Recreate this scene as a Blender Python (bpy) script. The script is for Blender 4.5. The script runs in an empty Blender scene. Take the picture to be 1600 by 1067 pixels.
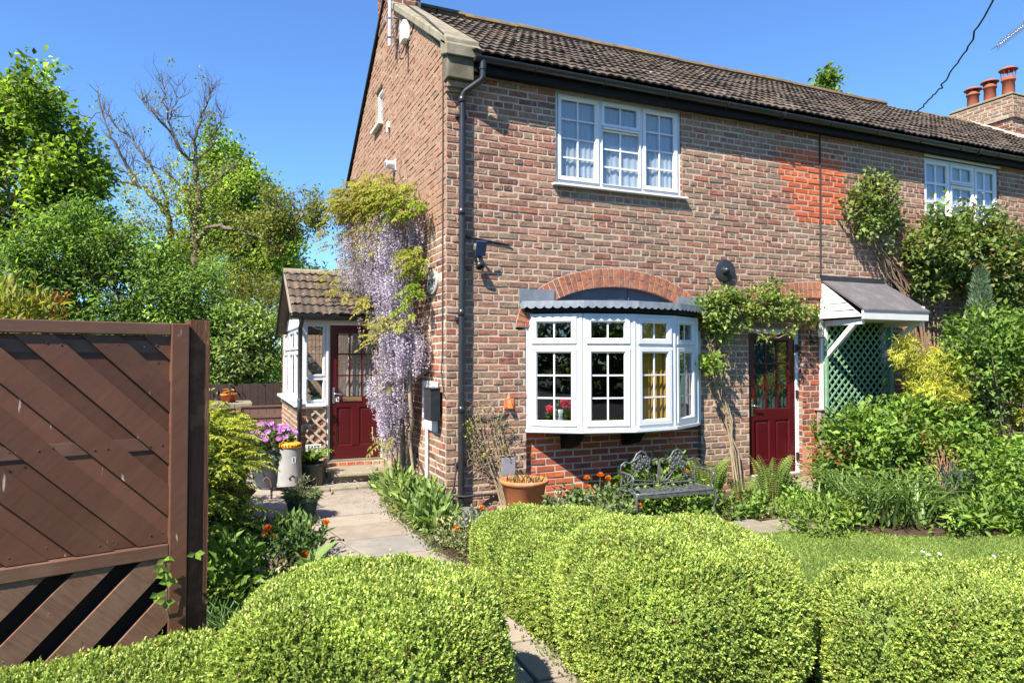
import bpy, math, random
import numpy as np
from mathutils import Vector, Matrix
SC = bpy.context.scene
LINK = SC.collection
R = math.radians
ORIGIN = {}

# ------------------------------------------------------------------ naming
def tag(o, label=None, cat=None, group=None, kind=None):
    if label: o['label'] = label
    if cat: o['category'] = cat
    if group: o['group'] = group
    if kind: o['kind'] = kind
    return o

def thing(name, label, cat, loc, rotz=0.0, group=None, local=False):
    o = bpy.data.objects.new(name, None)
    o.empty_display_size = 0.1
    LINK.objects.link(o)
    o.location = loc
    o.rotation_euler = (0, 0, rotz)
    ORIGIN[o.name] = (0, 0, 0) if local else tuple(loc)
    return tag(o, label, cat, group)

def copy_tree(o, parent=None, name=None):
    c = o.copy()
    LINK.objects.link(c)
    if parent: c.parent = parent
    for ch in list(o.children): copy_tree(ch, c)
    return c

def finish(me, name, mat, parent, loc):
    o = bpy.data.objects.new(name, me)
    LINK.objects.link(o)
    if mat is not None:
        for m in (mat if isinstance(mat, (list, tuple)) else [mat]): me.materials.append(m)
    if parent is not None:
        o.parent = parent
        ORIGIN[o.name] = ORIGIN[parent.name]
    elif loc is not None:
        o.location = loc
        ORIGIN[o.name] = tuple(loc)
    else:
        ORIGIN[o.name] = (0, 0, 0)
    return o

# ------------------------------------------------------------------ mesh builder
class MB:
    def __init__(self):
        self.v = []; self.f = []; self.c = []; self.s = []; self.m = []
    def face(self, pts, col=(1, 1, 1), smooth=False, m=0):
        b = len(self.v); self.v.extend(pts)
        self.f.append(tuple(range(b, b + len(pts)))); self.c.append(col); self.s.append(smooth); self.m.append(m)
    def grid(self, rows, col=(1, 1, 1), smooth=True, closed=False, m=0):
        b = len(self.v); n = len(rows[0])
        for r in rows: self.v.extend(r)
        for i in range(len(rows) - 1):
            for j in range(n if closed else n - 1):
                k = (j + 1) % n
                self.f.append((b + i * n + j, b + i * n + k, b + (i + 1) * n + k, b + (i + 1) * n + j))
                self.c.append(col(i, j) if callable(col) else col); self.s.append(smooth); self.m.append(m)
    def hexa(self, p, col=(1, 1, 1), m=0):
        # p: 8 points, bottom 4 (ccw from above) then top 4
        b = len(self.v); self.v.extend(p)
        for q in ((3, 2, 1, 0), (4, 5, 6, 7), (0, 1, 5, 4), (1, 2, 6, 5), (2, 3, 7, 6), (3, 0, 4, 7)):
            self.f.append(tuple(b + i for i in q)); self.c.append(col); self.s.append(False); self.m.append(m)
    def box(self, x0, y0, z0, x1, y1, z1, col=(1, 1, 1), m=0):
        self.hexa([(x0, y0, z0), (x1, y0, z0), (x1, y1, z0), (x0, y1, z0), (x0, y0, z1), (x1, y0, z1), (x1, y1, z1), (x0, y1, z1)], col, m)
    def bar(self, a, b, w, h, up=(0, 0, 1), col=(1, 1, 1), m=0):
        a = Vector(a); b = Vector(b); d = (b - a).normalized(); u = Vector(up)
        s = d.cross(u)
        if s.length < 1e-4: s = d.cross(Vector((1, 0, 0)))
        s.normalize(); u = s.cross(d).normalized()
        s = s * (w / 2); u = u * (h / 2)
        self.hexa([tuple(q) for q in (a - s - u, a + s - u, b + s - u, b - s - u, a - s + u, a + s + u, b + s + u, b - s + u)], col, m)
    def tube(self, pts, rad, n=8, col=(1, 1, 1), cap=True, m=0):
        pts = [Vector(p) for p in pts]
        if not hasattr(rad, '__len__'): rad = [rad] * len(pts)
        rows = []; prev = None
        for i, p in enumerate(pts):
            d = (pts[min(i + 1, len(pts) - 1)] - pts[max(i - 1, 0)])
            d = d.normalized() if d.length > 1e-9 else Vector((0, 0, 1))
            if prev is None:
                s = d.cross(Vector((0, 0, 1)))
                if s.length < .05: s = d.cross(Vector((1, 0, 0)))
            else:
                s = prev - d * prev.dot(d)
                if s.length < 1e-6: s = d.cross(Vector((1, 0, 0)))
            s.normalize(); prev = s; t = d.cross(s)
            rows.append([tuple(p + (s * math.cos(2 * math.pi * k / n) + t * math.sin(2 * math.pi * k / n)) * rad[i]) for k in range(n)])
        self.grid(rows, col, True, True, m)
        if cap:
            self.face(list(reversed(rows[0])), col if not callable(col) else col(0, 0), False, m); self.face(rows[-1], col if not callable(col) else col(0, 0), False, m)
    def lathe(self, prof, c=(0, 0, 0), n=24, col=(1, 1, 1), axis=(0, 0, 1), smooth=True, m=0):
        ax = Vector(axis).normalized()
        s = ax.orthogonal().normalized(); t = ax.cross(s); c = Vector(c)
        rows = [[tuple(c + ax * z + (s * math.cos(2 * math.pi * k / n) + t * math.sin(2 * math.pi * k / n)) * max(r, 1e-4)) for k in range(n)] for r, z in prof]
        self.grid(rows, col, smooth, True, m)
    def extrude(self, poly, fn, d0, d1, col=(1, 1, 1), m=0):
        # poly: list of (u,z); fn(u,z,d) -> xyz
        a = [fn(u, z, d0) for u, z in poly]; b = [fn(u, z, d1) for u, z in poly]
        self.face(list(reversed(a)), col, False, m); self.face(b, col, False, m)
        for i in range(len(poly)):
            j = (i + 1) % len(poly)
            self.face([a[i], a[j], b[j], b[i]], col, False, m)
    def ring(self, fn, u0, u1, z0, z1, prof, col=(1, 1, 1), m=0):
        rows = []
        for s, d in prof:
            rows.append([fn(u0 + s, z0 + s, d), fn(u1 - s, z0 + s, d), fn(u1 - s, z1 - s, d), fn(u0 + s, z1 - s, d)])
        b0 = len(self.v)
        for i in range(len(rows) - 1):
            for j in range(4):
                k = (j + 1) % 4
                self.face([rows[i][j], rows[i][k], rows[i + 1][k], rows[i + 1][j]], col, False, m)
    def build(self, name, mat, parent=None, loc=None, bevel=0):
        v = np.array(self.v, dtype=np.float64).reshape(-1, 3)
        off = ORIGIN[parent.name] if parent is not None else (loc if loc is not None else (0, 0, 0))
        v = v - np.array(off)
        me = bpy.data.meshes.new(name)
        me.from_pydata(v.tolist(), [], self.f)
        nf = len(self.f)
        me.polygons.foreach_set('use_smooth', np.array(self.s, dtype=bool))
        me.polygons.foreach_set('material_index', np.array(self.m, dtype=np.int32))
        at = me.attributes.new('Col', 'FLOAT_COLOR', 'FACE')
        c = np.ones((nf, 4), dtype=np.float32); c[:, :3] = np.array(self.c, dtype=np.float32)
        at.data.foreach_set('color', c.ravel())
        me.update()
        o = finish(me, name, mat, parent, loc)
        if bevel:
            md = o.modifiers.new('Bevel', 'BEVEL'); md.width = bevel; md.segments = 2; md.limit_method = 'ANGLE'; md.angle_limit = R(40)
            md2 = o.modifiers.new('Weld', 'WELD'); md2.merge_threshold = 1e-5
            o.modifiers.move(1, 0)
        return o

# ------------------------------------------------------------------ numpy leaf meshes
def nrm(a):
    return a / np.maximum(np.linalg.norm(a, axis=-1, keepdims=True), 1e-9)

class Leaves:
    """collects many small folded leaves (4 vertices, 2 triangles each)"""
    def __init__(self, seed):
        self.g = np.random.default_rng(seed); self.V = []; self.C = []
    def add(self, P, D, N, L, W, col, fold=.25, droop=.15, wide=.45):
        P = np.asarray(P, float).reshape(-1, 3); n = len(P)
        D = nrm(np.broadcast_to(np.asarray(D, float), (n, 3)))
        N = np.broadcast_to(np.asarray(N, float), (n, 3))
        S = nrm(np.cross(D, N) + 1e-6); N = nrm(np.cross(S, D))
        L = np.broadcast_to(np.asarray(L, float), (n,))[:, None]; W = np.broadcast_to(np.asarray(W, float), (n,))[:, None]
        mid = P + D * L * wide
        V = np.stack([P, mid + S * W / 2 + N * W * fold, P + D * L - N * L * droop, mid - S * W / 2 + N * W * fold], 1)
        self.V.append(V)
        C = np.broadcast_to(np.asarray(col, float), (n, 3))
        self.C.append(C)
    def count(self): return sum(len(a) for a in self.V)
    def build(self, name, mat, parent=None, loc=None):
        V = np.concatenate(self.V); C = np.concatenate(self.C); n = len(V)
        off = ORIGIN[parent.name] if parent is not None else (loc if loc is not None else (0, 0, 0))
        V = (V - np.array(off)).astype(np.float32)
        me = bpy.data.meshes.new(name)
        me.vertices.add(n * 4); me.vertices.foreach_set('co', V.ravel())
        b = (np.arange(n) * 4)[:, None]
        idx = np.concatenate([b + np.array([[0, 1, 2]]), b + np.array([[0, 2, 3]])], 1).astype(np.int32)
        me.loops.add(n * 6); me.loops.foreach_set('vertex_index', idx.ravel())
        me.polygons.add(n * 2)
        me.polygons.foreach_set('loop_start', (np.arange(n * 2) * 3).astype(np.int32))
        at = me.attributes.new('Col', 'FLOAT_COLOR', 'FACE')
        c = np.ones((n, 2, 4), dtype=np.float32); c[:, :, :3] = np.clip(C, 0, 1)[:, None, :]
        at.data.foreach_set('color', c.ravel())
        me.update(calc_edges=True)
        return finish(me, name, mat, parent, loc)

def mixcol(g, n, cols, var=.18):
    cols = np.array(cols, float)
    k = g.integers(0, len(cols), n); k2 = g.integers(0, len(cols), n); t = g.random((n, 1))
    c = cols[k] * t + cols[k2] * (1 - t)
    return c * (1 + var * g.standard_normal((n, 1))).clip(.4, 1.8)

def rand_dir(g, n):
    return nrm(g.standard_normal((n, 3)))

# ------------------------------------------------------------------ materials
def new_mat(name):
    m = bpy.data.materials.new(name); m.use_nodes = True
    nt = m.node_tree; nt.nodes.clear()
    out = nt.nodes.new('ShaderNodeOutputMaterial')
    return m, nt, out

def nd(nt, t, ins=None, **kw):
    n = nt.nodes.new(t)
    for k, v in kw.items(): setattr(n, k, v)
    for k, v in (ins or {}).items():
        if hasattr(v, 'is_output') or isinstance(v, bpy.types.NodeSocket): nt.links.new(v, n.inputs[k])
        else: n.inputs[k].default_value = v
    return n

def surf(name, col=None, rough=.7, var=.25, scale=6.0, detail=6.0, bump=0.0, bscale=60.0, bdist=.004, spec=.3, metal=0.0,
         stain=None, stain_scale=2.0, stain_lo=.5, stain_hi=.7, stretch=None, speck=None, speck_scale=40, speck_t=.68, rot=None, coat=0, broad=0.0, speck_stretch=None):
    """general surface: base colour (or face colour attribute) x noise, optional stain / specks / bump"""
    m, nt, out = new_mat(name)
    tc = nd(nt, 'ShaderNodeTexCoord')
    vec = tc.outputs['Object']
    if stretch or rot:
        mp = nd(nt, 'ShaderNodeMapping', {'Vector': vec}); mp.inputs['Scale'].default_value = stretch or (1, 1, 1)
        if rot:
            mp0 = nd(nt, 'ShaderNodeMapping', {'Vector': vec}); mp0.inputs['Rotation'].default_value = rot
            nt.links.new(mp0.outputs[0], mp.inputs['Vector'])
        vec = mp.outputs[0]
    if col is None:
        base = nd(nt, 'ShaderNodeAttribute', attribute_name='Col').outputs['Color']
    else:
        rgb = nd(nt, 'ShaderNodeRGB'); rgb.outputs[0].default_value = (*col, 1); base = rgb.outputs[0]
    no = nd(nt, 'ShaderNodeTexNoise', {'Vector': vec, 'Scale': scale, 'Detail': detail, 'Roughness': .65})
    mr = nd(nt, 'ShaderNodeMapRange', {'Value': no.outputs['Fac'], 'From Min': .25, 'From Max': .75, 'To Min': 1 - var, 'To Max': 1 + var})
    mul = nd(nt, 'ShaderNodeMix', {0: 1.0}, data_type='RGBA', blend_type='MULTIPLY')
    nt.links.new(base, mul.inputs[6]); nt.links.new(mr.outputs[0], mul.inputs[7])
    c = mul.outputs[2]
    if broad:
        nb_ = nd(nt, 'ShaderNodeTexNoise', {'Vector': tc.outputs['Object'], 'Scale': .55, 'Detail': 4.0, 'Roughness': .6})
        rb_ = nd(nt, 'ShaderNodeMapRange', {'Value': nb_.outputs['Fac'], 'From Min': .3, 'From Max': .7, 'To Min': 1 - broad, 'To Max': 1 + broad})
        mb_ = nd(nt, 'ShaderNodeMix', {0: 1.0}, data_type='RGBA', blend_type='MULTIPLY'); nt.links.new(c, mb_.inputs[6]); nt.links.new(rb_.outputs[0], mb_.inputs[7]); c = mb_.outputs[2]
    if stain:
        n2 = nd(nt, 'ShaderNodeTexNoise', {'Vector': tc.outputs['Object'], 'Scale': stain_scale, 'Detail': 8.0, 'Roughness': .7})
        r2 = nd(nt, 'ShaderNodeMapRange', {'Value': n2.outputs['Fac'], 'From Min': stain_lo, 'From Max': stain_hi})
        mx = nd(nt, 'ShaderNodeMix', {0: r2.outputs[0]}, data_type='RGBA'); nt.links.new(c, mx.inputs[6]); mx.inputs[7].default_value = (*stain, 1)
        c = mx.outputs[2]
    if speck:
        sv = tc.outputs['Object']
        if speck_stretch:
            mp3 = nd(nt, 'ShaderNodeMapping', {'Vector': sv}); mp3.inputs['Scale'].default_value = speck_stretch; sv = mp3.outputs[0]
        n3 = nd(nt, 'ShaderNodeTexNoise', {'Vector': sv, 'Scale': float(speck_scale), 'Detail': 3.0})
        r3 = nd(nt, 'ShaderNodeMapRange', {'Value': n3.outputs['Fac'], 'From Min': speck_t, 'From Max': speck_t + .04})
        mx = nd(nt, 'ShaderNodeMix', {0: r3.outputs[0]}, data_type='RGBA'); nt.links.new(c, mx.inputs[6]); mx.inputs[7].default_value = (*speck, 1)
        c = mx.outputs[2]
    p = nd(nt, 'ShaderNodeBsdfPrincipled', {'Base Color': c, 'Roughness': rough, 'Metallic': metal, 'Specular IOR Level': spec, 'Coat Weight': coat})
    if bump:
        nb = nd(nt, 'ShaderNodeTexNoise', {'Vector': vec, 'Scale': bscale, 'Detail': 6.0, 'Roughness': .65})
        b = nd(nt, 'ShaderNodeBump', {'Height': nb.outputs['Fac'], 'Strength': bump, 'Distance': bdist})
        nt.links.new(b.outputs[0], p.inputs['Normal'])
    nt.links.new(p.outputs[0], out.inputs[0])
    return m

def leaf_mat(name, transl=.35, rough=.45, spec=.35, tint=(1.25, 1.35, .55)):
    m, nt, out = new_mat(name)
    a = nd(nt, 'ShaderNodeAttribute', attribute_name='Col').outputs['Color']
    tcd = nd(nt, 'ShaderNodeTexCoord')
    no = nd(nt, 'ShaderNodeTexNoise', {'Vector': tcd.outputs['Object'], 'Scale': 3.0, 'Detail': 3.0})
    mr = nd(nt, 'ShaderNodeMapRange', {'Value': no.outputs['Fac'], 'From Min': .3, 'From Max': .7, 'To Min': .82, 'To Max': 1.18})
    mul = nd(nt, 'ShaderNodeMix', {0: 1.0}, data_type='RGBA', blend_type='MULTIPLY'); nt.links.new(a, mul.inputs[6]); nt.links.new(mr.outputs[0], mul.inputs[7])
    p = nd(nt, 'ShaderNodeBsdfPrincipled', {'Base Color': mul.outputs[2], 'Roughness': rough, 'Specular IOR Level': spec})
    t2 = nd(nt, 'ShaderNodeMix', {0: 1.0}, data_type='RGBA', blend_type='MULTIPLY'); nt.links.new(mul.outputs[2], t2.inputs[6]); t2.inputs[7].default_value = (*tint, 1)
    tr = nd(nt, 'ShaderNodeBsdfTranslucent', {'Color': t2.outputs[2]})
    mx = nd(nt, 'ShaderNodeMixShader', {0: transl}); nt.links.new(p.outputs[0], mx.inputs[1]); nt.links.new(tr.outputs[0], mx.inputs[2])
    nt.links.new(mx.outputs[0], out.inputs[0])
    return m

def glass_mat(name, tint=(.86, .9, .9), rough=.0):
    m, nt, out = new_mat(name)
    lw = nd(nt, 'ShaderNodeLayerWeight', {'Blend': .5})
    pw = nd(nt, 'ShaderNodeMath', {0: lw.outputs['Facing'], 1: 4.0}, operation='POWER')
    fr = nd(nt, 'ShaderNodeMath', {0: pw.outputs[0], 1: .85, 2: .10}, operation='MULTIPLY_ADD')
    tr = nd(nt, 'ShaderNodeBsdfTransparent', {'Color': (*tint, 1)})
    gl = nd(nt, 'ShaderNodeBsdfGlossy', {'Roughness': rough, 'Color': (1, 1, 1, 1)})
    tc = nd(nt, 'ShaderNodeTexCoord')
    no = nd(nt, 'ShaderNodeTexNoise', {'Vector': tc.outputs['Object'], 'Scale': 1.7, 'Detail': 1.0})
    b = nd(nt, 'ShaderNodeBump', {'Height': no.outputs['Fac'], 'Strength': .12, 'Distance': .02})
    nt.links.new(b.outputs[0], gl.inputs['Normal'])
    mx = nd(nt, 'ShaderNodeMixShader', {0: fr.outputs[0]}); nt.links.new(tr.outputs[0], mx.inputs[1]); nt.links.new(gl.outputs[0], mx.inputs[2])
    nt.links.new(mx.outputs[0], out.inputs[0])
    return m

def net_mat(name, col, alpha=.75, pattern=0, transl=.45):
    m, nt, out = new_mat(name)
    tc = nd(nt, 'ShaderNodeTexCoord')
    d = nd(nt, 'ShaderNodeBsdfDiffuse', {'Color': (*col, 1)}); t = nd(nt, 'ShaderNodeBsdfTranslucent', {'Color': (*col, 1)})
    mx = nd(nt, 'ShaderNodeMixShader', {0: transl}); nt.links.new(d.outputs[0], mx.inputs[1]); nt.links.new(t.outputs[0], mx.inputs[2])
    tr = nd(nt, 'ShaderNodeBsdfTransparent')
    no = nd(nt, 'ShaderNodeTexVoronoi', {'Vector': tc.outputs['Object'], 'Scale': 38.0})
    mr = nd(nt, 'ShaderNodeMapRange', {'Value': no.outputs['Distance'], 'From Min': .2, 'From Max': .6, 'To Min': min(1, alpha + .2 * (pattern > 0)), 'To Max': alpha - .25 * (pattern > 0)})
    m2 = nd(nt, 'ShaderNodeMixShader', {0: mr.outputs[0]}); nt.links.new(tr.outputs[0], m2.inputs[1]); nt.links.new(mx.outputs[0], m2.inputs[2])
    nt.links.new(m2.outputs[0], out.inputs[0])
    return m

M = {}
M['brick'] = surf('brick', None, .9, .42, 24, 8, 1.0, 70, .012, .15, stain=(.33, .235, .165), stain_scale=19, stain_lo=.47, stain_hi=.80, speck=(.10, .065, .05), speck_scale=34, speck_t=.68, broad=.16)
M['mortar_patch'] = surf('patch_mortar', (.43, .27, .185), .9, .25, 9, 5, .6, 100, .004, .15)
M['brick_new'] = surf('new_brick', None, .85, .22, 20, 6, .6, 90, .005, .2)
M['mortar'] = surf('mortar', (.43, .345, .27), .9, .3, 9, 6, .8, 120, .005, .15, stain=(.28, .20, .14), stain_scale=5.0, stain_lo=.48, stain_hi=.8, broad=.14)
M['mortar_white'] = surf('pale_mortar', (.46, .395, .315), .9, .2, 7, 6, .6, 120, .005, .15)
M['mortar_wash'] = surf('washed_mortar', (.315, .205, .14), .9, .3, 5, 7, .9, 70, .008, .15, stain=(.34, .22, .15), stain_scale=1.4, stain_lo=.5, stain_hi=.8)
M['brick_wash'] = surf('washed_brick', None, .9, .35, 14, 7, 1.0, 60, .009, .15, stain=(.315, .20, .138), stain_scale=9, stain_lo=.34, stain_hi=.62, broad=.15)
M['tile'] = surf('roof_tile', None, .85, .35, 14, 7, .5, 120, .003, .2, stain=(.15, .12, .085), stain_scale=3.5, stain_lo=.52, stain_hi=.85, speck=(.5, .47, .4), speck_scale=15, speck_t=.70)
M['ridge'] = surf('ridge_tile', (.12, .085, .055), .9, .35, 10, 6, .6, 60, .006, .2, stain=(.20, .125, .03), stain_scale=4, stain_lo=.5, stain_hi=.66)
M['stone'] = surf('sandstone', (.235, .205, .145), .85, .3, 6, 8, .7, 50, .006, .2, stain=(.13, .115, .075), stain_scale=4, stain_lo=.46, stain_hi=.75)
M['dark_stone'] = surf('weathered_stone', (.21, .185, .13), .9, .3, 6, 7, .5, 50, .005, .2)
M['kneeler'] = surf('kneeler_stone', (.11, .095, .065), .9, .35, 6, 7, .5, 50, .006, .15, stain=(.24, .21, .14), stain_scale=5, stain_lo=.5, stain_hi=.8)
M['lead'] = surf('lead', (.15, .17, .195), .5, .3, 9, 6, .35, 25, .006, .4, stain=(.11, .12, .13), stain_scale=5, stain_lo=.5, stain_hi=.75)
M['lead_dark'] = surf('slate_lead', (.06, .072, .098), .5, .25, 6, 5, .2, 25, .004, .4)
M['black'] = surf('black_plastic', (.018, .019, .022), .35, .3, 8, 4, .08, 40, .002, .5, stain=(.05, .045, .04), stain_scale=6, stain_lo=.55, stain_hi=.9)
M['fascia'] = surf('black_fascia', (.009, .009, .010), .7, .3, 6, 5, .1, 60, .002, .2)
M['upvc'] = surf('white_plastic', (.60, .61, .625), .35, .05, 3, 4, 0, spec=.4, stain=(.40, .40, .35), stain_scale=7, stain_lo=.6, stain_hi=.95)
M['paint_white'] = surf('white_paint', (.60, .59, .56), .5, .07, 12, 6, .15, 60, .002, .4, stain=(.42, .43, .34), stain_scale=3, stain_lo=.62, stain_hi=.9)
M['door_red'] = surf('maroon_paint', (.06, .004, .007), .28, .12, 5, 5, .06, 40, .001, .5)
M['brass'] = surf('brass', (.55, .42, .22), .35, .2, 12, 4, metal=.9)
M['chrome'] = surf('chrome', (.65, .65, .66), .25, .1, 12, 4, metal=1.0)
M['glass'] = glass_mat('window_glass')
M['glass_obscure'] = glass_mat('door_glass', (.5, .62, .62), .12)
M['net'] = net_mat('net_curtain', (.72, .77, .84), .93, 0)
M['net_porch'] = net_mat('porch_net', (.66, .64, .60), .7, 1)
M['net_door'] = net_mat('door_net', (.07, .11, .11), .95, 0)
M['curtain_gold'] = net_mat('gold_curtain', (.62, .36, .06), 1.0, 0, .35)
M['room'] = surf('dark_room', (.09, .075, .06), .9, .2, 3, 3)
M['felt'] = surf('roofing_felt', (.10, .092, .095), .85, .18, 20, 6, .5, 200, .002, .25, stain=(.17, .16, .155), stain_scale=4, stain_lo=.5, stain_hi=.8)
M['soil'] = surf('soil', (.075, .052, .034), .95, .5, 14, 8, 1.0, 45, .03, .1)
M['trellis_green'] = surf('green_paint', (.16, .29, .175), .6, .25, 9, 6, .2, 50, .002, .3)
M['timber_grey'] = surf('weathered_timber', (.25, .20, .15), .85, .35, 8, 7, .5, 30, .004, .2, stretch=(1, 1, .15))
M['terracotta'] = surf('terracotta', (.47, .165, .065), .7, .2, 6, 6, .2, 60, .002, .25, stain=(.52, .33, .22), stain_scale=5, stain_lo=.55, stain_hi=.85)
M['pot_orange'] = surf('bright_terracotta', (.60, .15, .05), .7, .12, 6, 5, .1, 60, .001, .3)
M['chimney_pot'] = surf('chimney_clay', (.29, .085, .05), .8, .3, 8, 6, .2, 50, .002, .2, stain=(.13, .06, .045), stain_scale=4, stain_lo=.5, stain_hi=.8)
M['iron'] = surf('cast_iron', (.085, .09, .088), .45, .4, 20, 6, .4, 80, .002, .5, metal=.3, stain=(.20, .22, .20), stain_scale=12, stain_lo=.5, stain_hi=.8)
M['bark'] = surf('bark', (.125, .095, .07), .9, .45, 12, 8, 1.0, 30, .012, .15, stretch=(1, 1, .25))
M['bark_pale'] = surf('pale_bark', (.13, .105, .08), .9, .4, 12, 8, 1.0, 30, .01, .15, stretch=(1, 1, .25))
M['twig'] = surf('twig', None, .85, .3, 15, 5, .4, 60, .003, .2)
M['leaf'] = leaf_mat('leaf', .38, .5, .22); M['leaf_soft'] = leaf_mat('soft_leaf', .4, .65, .15); M['box_leaf'] = leaf_mat('box_leaf', .32, .42, .4, (1.2, 1.3, .5))
M['tree_leaf'] = leaf_mat('tree_leaf', .48, .5, .25)
M['petal'] = leaf_mat('petal', .45, .6, .2, (1.08, 1.04, 1.08))
M['blade'] = leaf_mat('blade', .3, .4, .4)
M['cable'] = surf('cable', (.03, .03, .032), .6, .2, 9, 3)
M['plain'] = surf('painted', None, .45, .12, 10, 5, .08, 60, .001, .4)
M['matte'] = surf('matte', None, .85, .25, 10, 6, .3, 60, .002, .2)
from mathutils import noise as mnoise
def vn(u, z, s=0.0): return mnoise.noise((u, z, s))

def sub_iv(ivs, a, b):
    out = []
    for x0, x1 in ivs:
        if b <= x0 or a >= x1: out.append((x0, x1)); continue
        if a > x0: out.append((x0, a))
        if b < x1: out.append((b, x1))
    return out

def brickwork(mb, fn, ivfn, z0, z1, pal, seed, ch=.078, sl=.245, joint=.0145, proud=.006, rough=.0035, mat_b=0, mat_m=1, headers=4, shift=0.0, mfn=None, bfn=None, tall=False):
    rng = random.Random(seed); n = int(round((z1 - z0) / ch))
    for i in range(n):
        za = z0 + i * ch; zb = za + ch; zm = (za + zb) / 2
        head = headers and i % headers == 2
        w = sl / 2 if head else sl
        off = shift + (sl / 4 if head else (sl / 2 if i % 2 else 0))
        for a, b in ivfn(zm, ) if not tall else ivfn(zm, ch / 2):
            mm = mat_m if mfn is None else mfn
            # mortar bed, split so that different mortars can follow the wall
            cuts = [a]
            while cuts[-1] < b - 1e-6: cuts.append(min(b, cuts[-1] + .25))
            for c0, c1 in zip(cuts[:-1], cuts[1:]):
                mb.face([fn(c0, za, 0), fn(c1, za, 0), fn(c1, zb, 0), fn(c0, zb, 0)], (1, 1, 1), False, mm if not callable(mm) else mm((c0 + c1) / 2, zm))
            k = math.floor((a - off) / w)
            while True:
                u0 = off + k * w; u1 = u0 + w; k += 1
                if u0 >= b: break
                lo = max(u0, a - .001) + joint / 2; hi = min(u1, b + .001) - joint / 2
                if u0 < a: lo = a + .002
                if u1 > b: hi = b - .002
                if hi - lo < .03: continue
                jl = rng.uniform(-.004, .004); lo += jl; hi += rng.uniform(-.004, .004)
                hj = joint / 2
                zl = za + hj + rng.uniform(-.003, .003) + .004 * vn(u0 * .6, zm, 7.); zh = zb - hj + rng.uniform(-.003, .003) + .004 * vn(u0 * .6, zm, 7.)
                d = proud + rng.uniform(-.003, .004); e = .0045
                q = lambda: rng.uniform(-rough, rough)
                B = [fn(lo, zl, -.002), fn(hi, zl, -.002), fn(hi, zh, -.002), fn(lo, zh, -.002)]
                T = [fn(lo + e + abs(q()), zl + e + abs(q()), d + q()), fn(hi - e - abs(q()), zl + e + abs(q()), d + q()), fn(hi - e - abs(q()), zh - e - abs(q()), d + q()), fn(lo + e + abs(q()), zh - e - abs(q()), d + q())]
                col = pal((lo + hi) / 2, zm, rng)
                bm = mat_b if bfn is None else bfn((lo + hi) / 2, zm)
                mb.face(T, col, False, bm)
                for j in range(4):
                    l = (j + 1) % 4
                    mb.face([B[j], B[l], T[l], T[j]], col, False, bm)

RED = [(.255, .076, .046), (.22, .07, .048), (.18, .07, .052), (.265, .09, .055), (.225, .09, .068), (.12, .05, .04)]
BUFF = [(.25, .165, .105), (.22, .155, .105), (.255, .145, .095), (.195, .14, .098), (.265, .17, .11)]
PINK = [(.285, .138, .092), (.25, .12, .083), (.29, .15, .098)]
NEW = [(.38, .088, .028), (.335, .08, .032), (.39, .108, .036), (.31, .085, .044), (.36, .10, .036)]
def jit(c, r, v=.16):
    k = 1 + r.gauss(0, v); return tuple(min(.9, max(.01, x * k)) for x in c)

def inpoly(x, y, P):
    c = False; j = len(P) - 1
    for i in range(len(P)):
        if (P[i][1] > y) != (P[j][1] > y) and x < (P[j][0] - P[i][0]) * (y - P[i][1]) / (P[j][1] - P[i][1]) + P[i][0]: c = not c
        j = i
    return c
PATCH = [(4.78, 4.63), (5.93, 4.55), (5.97, 3.85), (5.85, 3.58), (5.05, 3.62), (4.96, 3.9), (4.80, 4.05), (4.72, 4.45)]

def pal_facade(u, z, r):
    if inpoly(u, z, PATCH): return jit(r.choice([(.45, .098, .036), (.40, .09, .036), (.47, .118, .045), (.36, .09, .044)]), r, .08)
    if 5.11 < u < 5.73 and z < 2.35: return jit(r.choice(NEW[:2] + RED[:4] + NEW[3:4]), r)
    n = .42 + .50 * vn(u * .55, z * .8, 3.) + .25 * vn(u * 1.7, z * 1.9, 9.)
    if u < .95 and z < 1.0: n += .5
    if 3.4 < u < 4.2 and z < 2.2: n += .38
    if u > 4.6 and z < 3.5: n += .12
    if u > 7: n -= .2
    x = r.random()
    c = jit(r.choice(BUFF), r, .12) if x < n else (jit(r.choice(PINK), r, .12) if x < n + .3 else jit(r.choice(RED), r, .15))
    q = r.uniform(.1, .5); return tuple(a * (1 - q) + b * q for a, b in zip(c, (.285, .16, .108)))

def pal_gable(u, z, r):
    n = .35 + .5 * vn(u * .6, z * .6, 21.)
    if z > 3.3: return jit(r.choice([(.29, .175, .115), (.28, .15, .098), (.265, .125, .08), (.30, .185, .125), (.265, .10, .06)]), r, .12)
    x = r.random() * 1.1
    if x < n: return jit(r.choice(BUFF), r, .15)
    if x < n + .4: return jit(r.choice(PINK), r)
    return jit(r.choice(RED), r)
def pal_new(u, z, r): return jit(r.choice(NEW[1:4] + RED[:1] + [(.40, .10, .055)]), r, .13)

FAC = lambda u, z, d: (u, -d, z)
GAB = lambda u, z, d: (-d, u, z)
XE = 16.2
WIN1 = (1.335, 3.13, 3.755, 4.86); WIN2 = (7.66, 9.46, 3.755, 4.80)
BAYX = (.955, 3.405)
ARC = (2.18, 2.05, 1.36, .735)      # outer ellipse of the arch over the bay: centre, springing, half width, rise
ARC2 = (5.47, 2.30, 1.40, .47)
def ell(A, z):
    t = (z - A[1]) / A[3]
    return None if not 0 <= t < 1 else (A[0] - A[2] * math.sqrt(1 - t * t), A[0] + A[2] * math.sqrt(1 - t * t))

house = thing('brick_house', 'long red brick cottage with dark tiled roof, white bay window and stone gable coping', 'house', (0, 0, 0))

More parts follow.
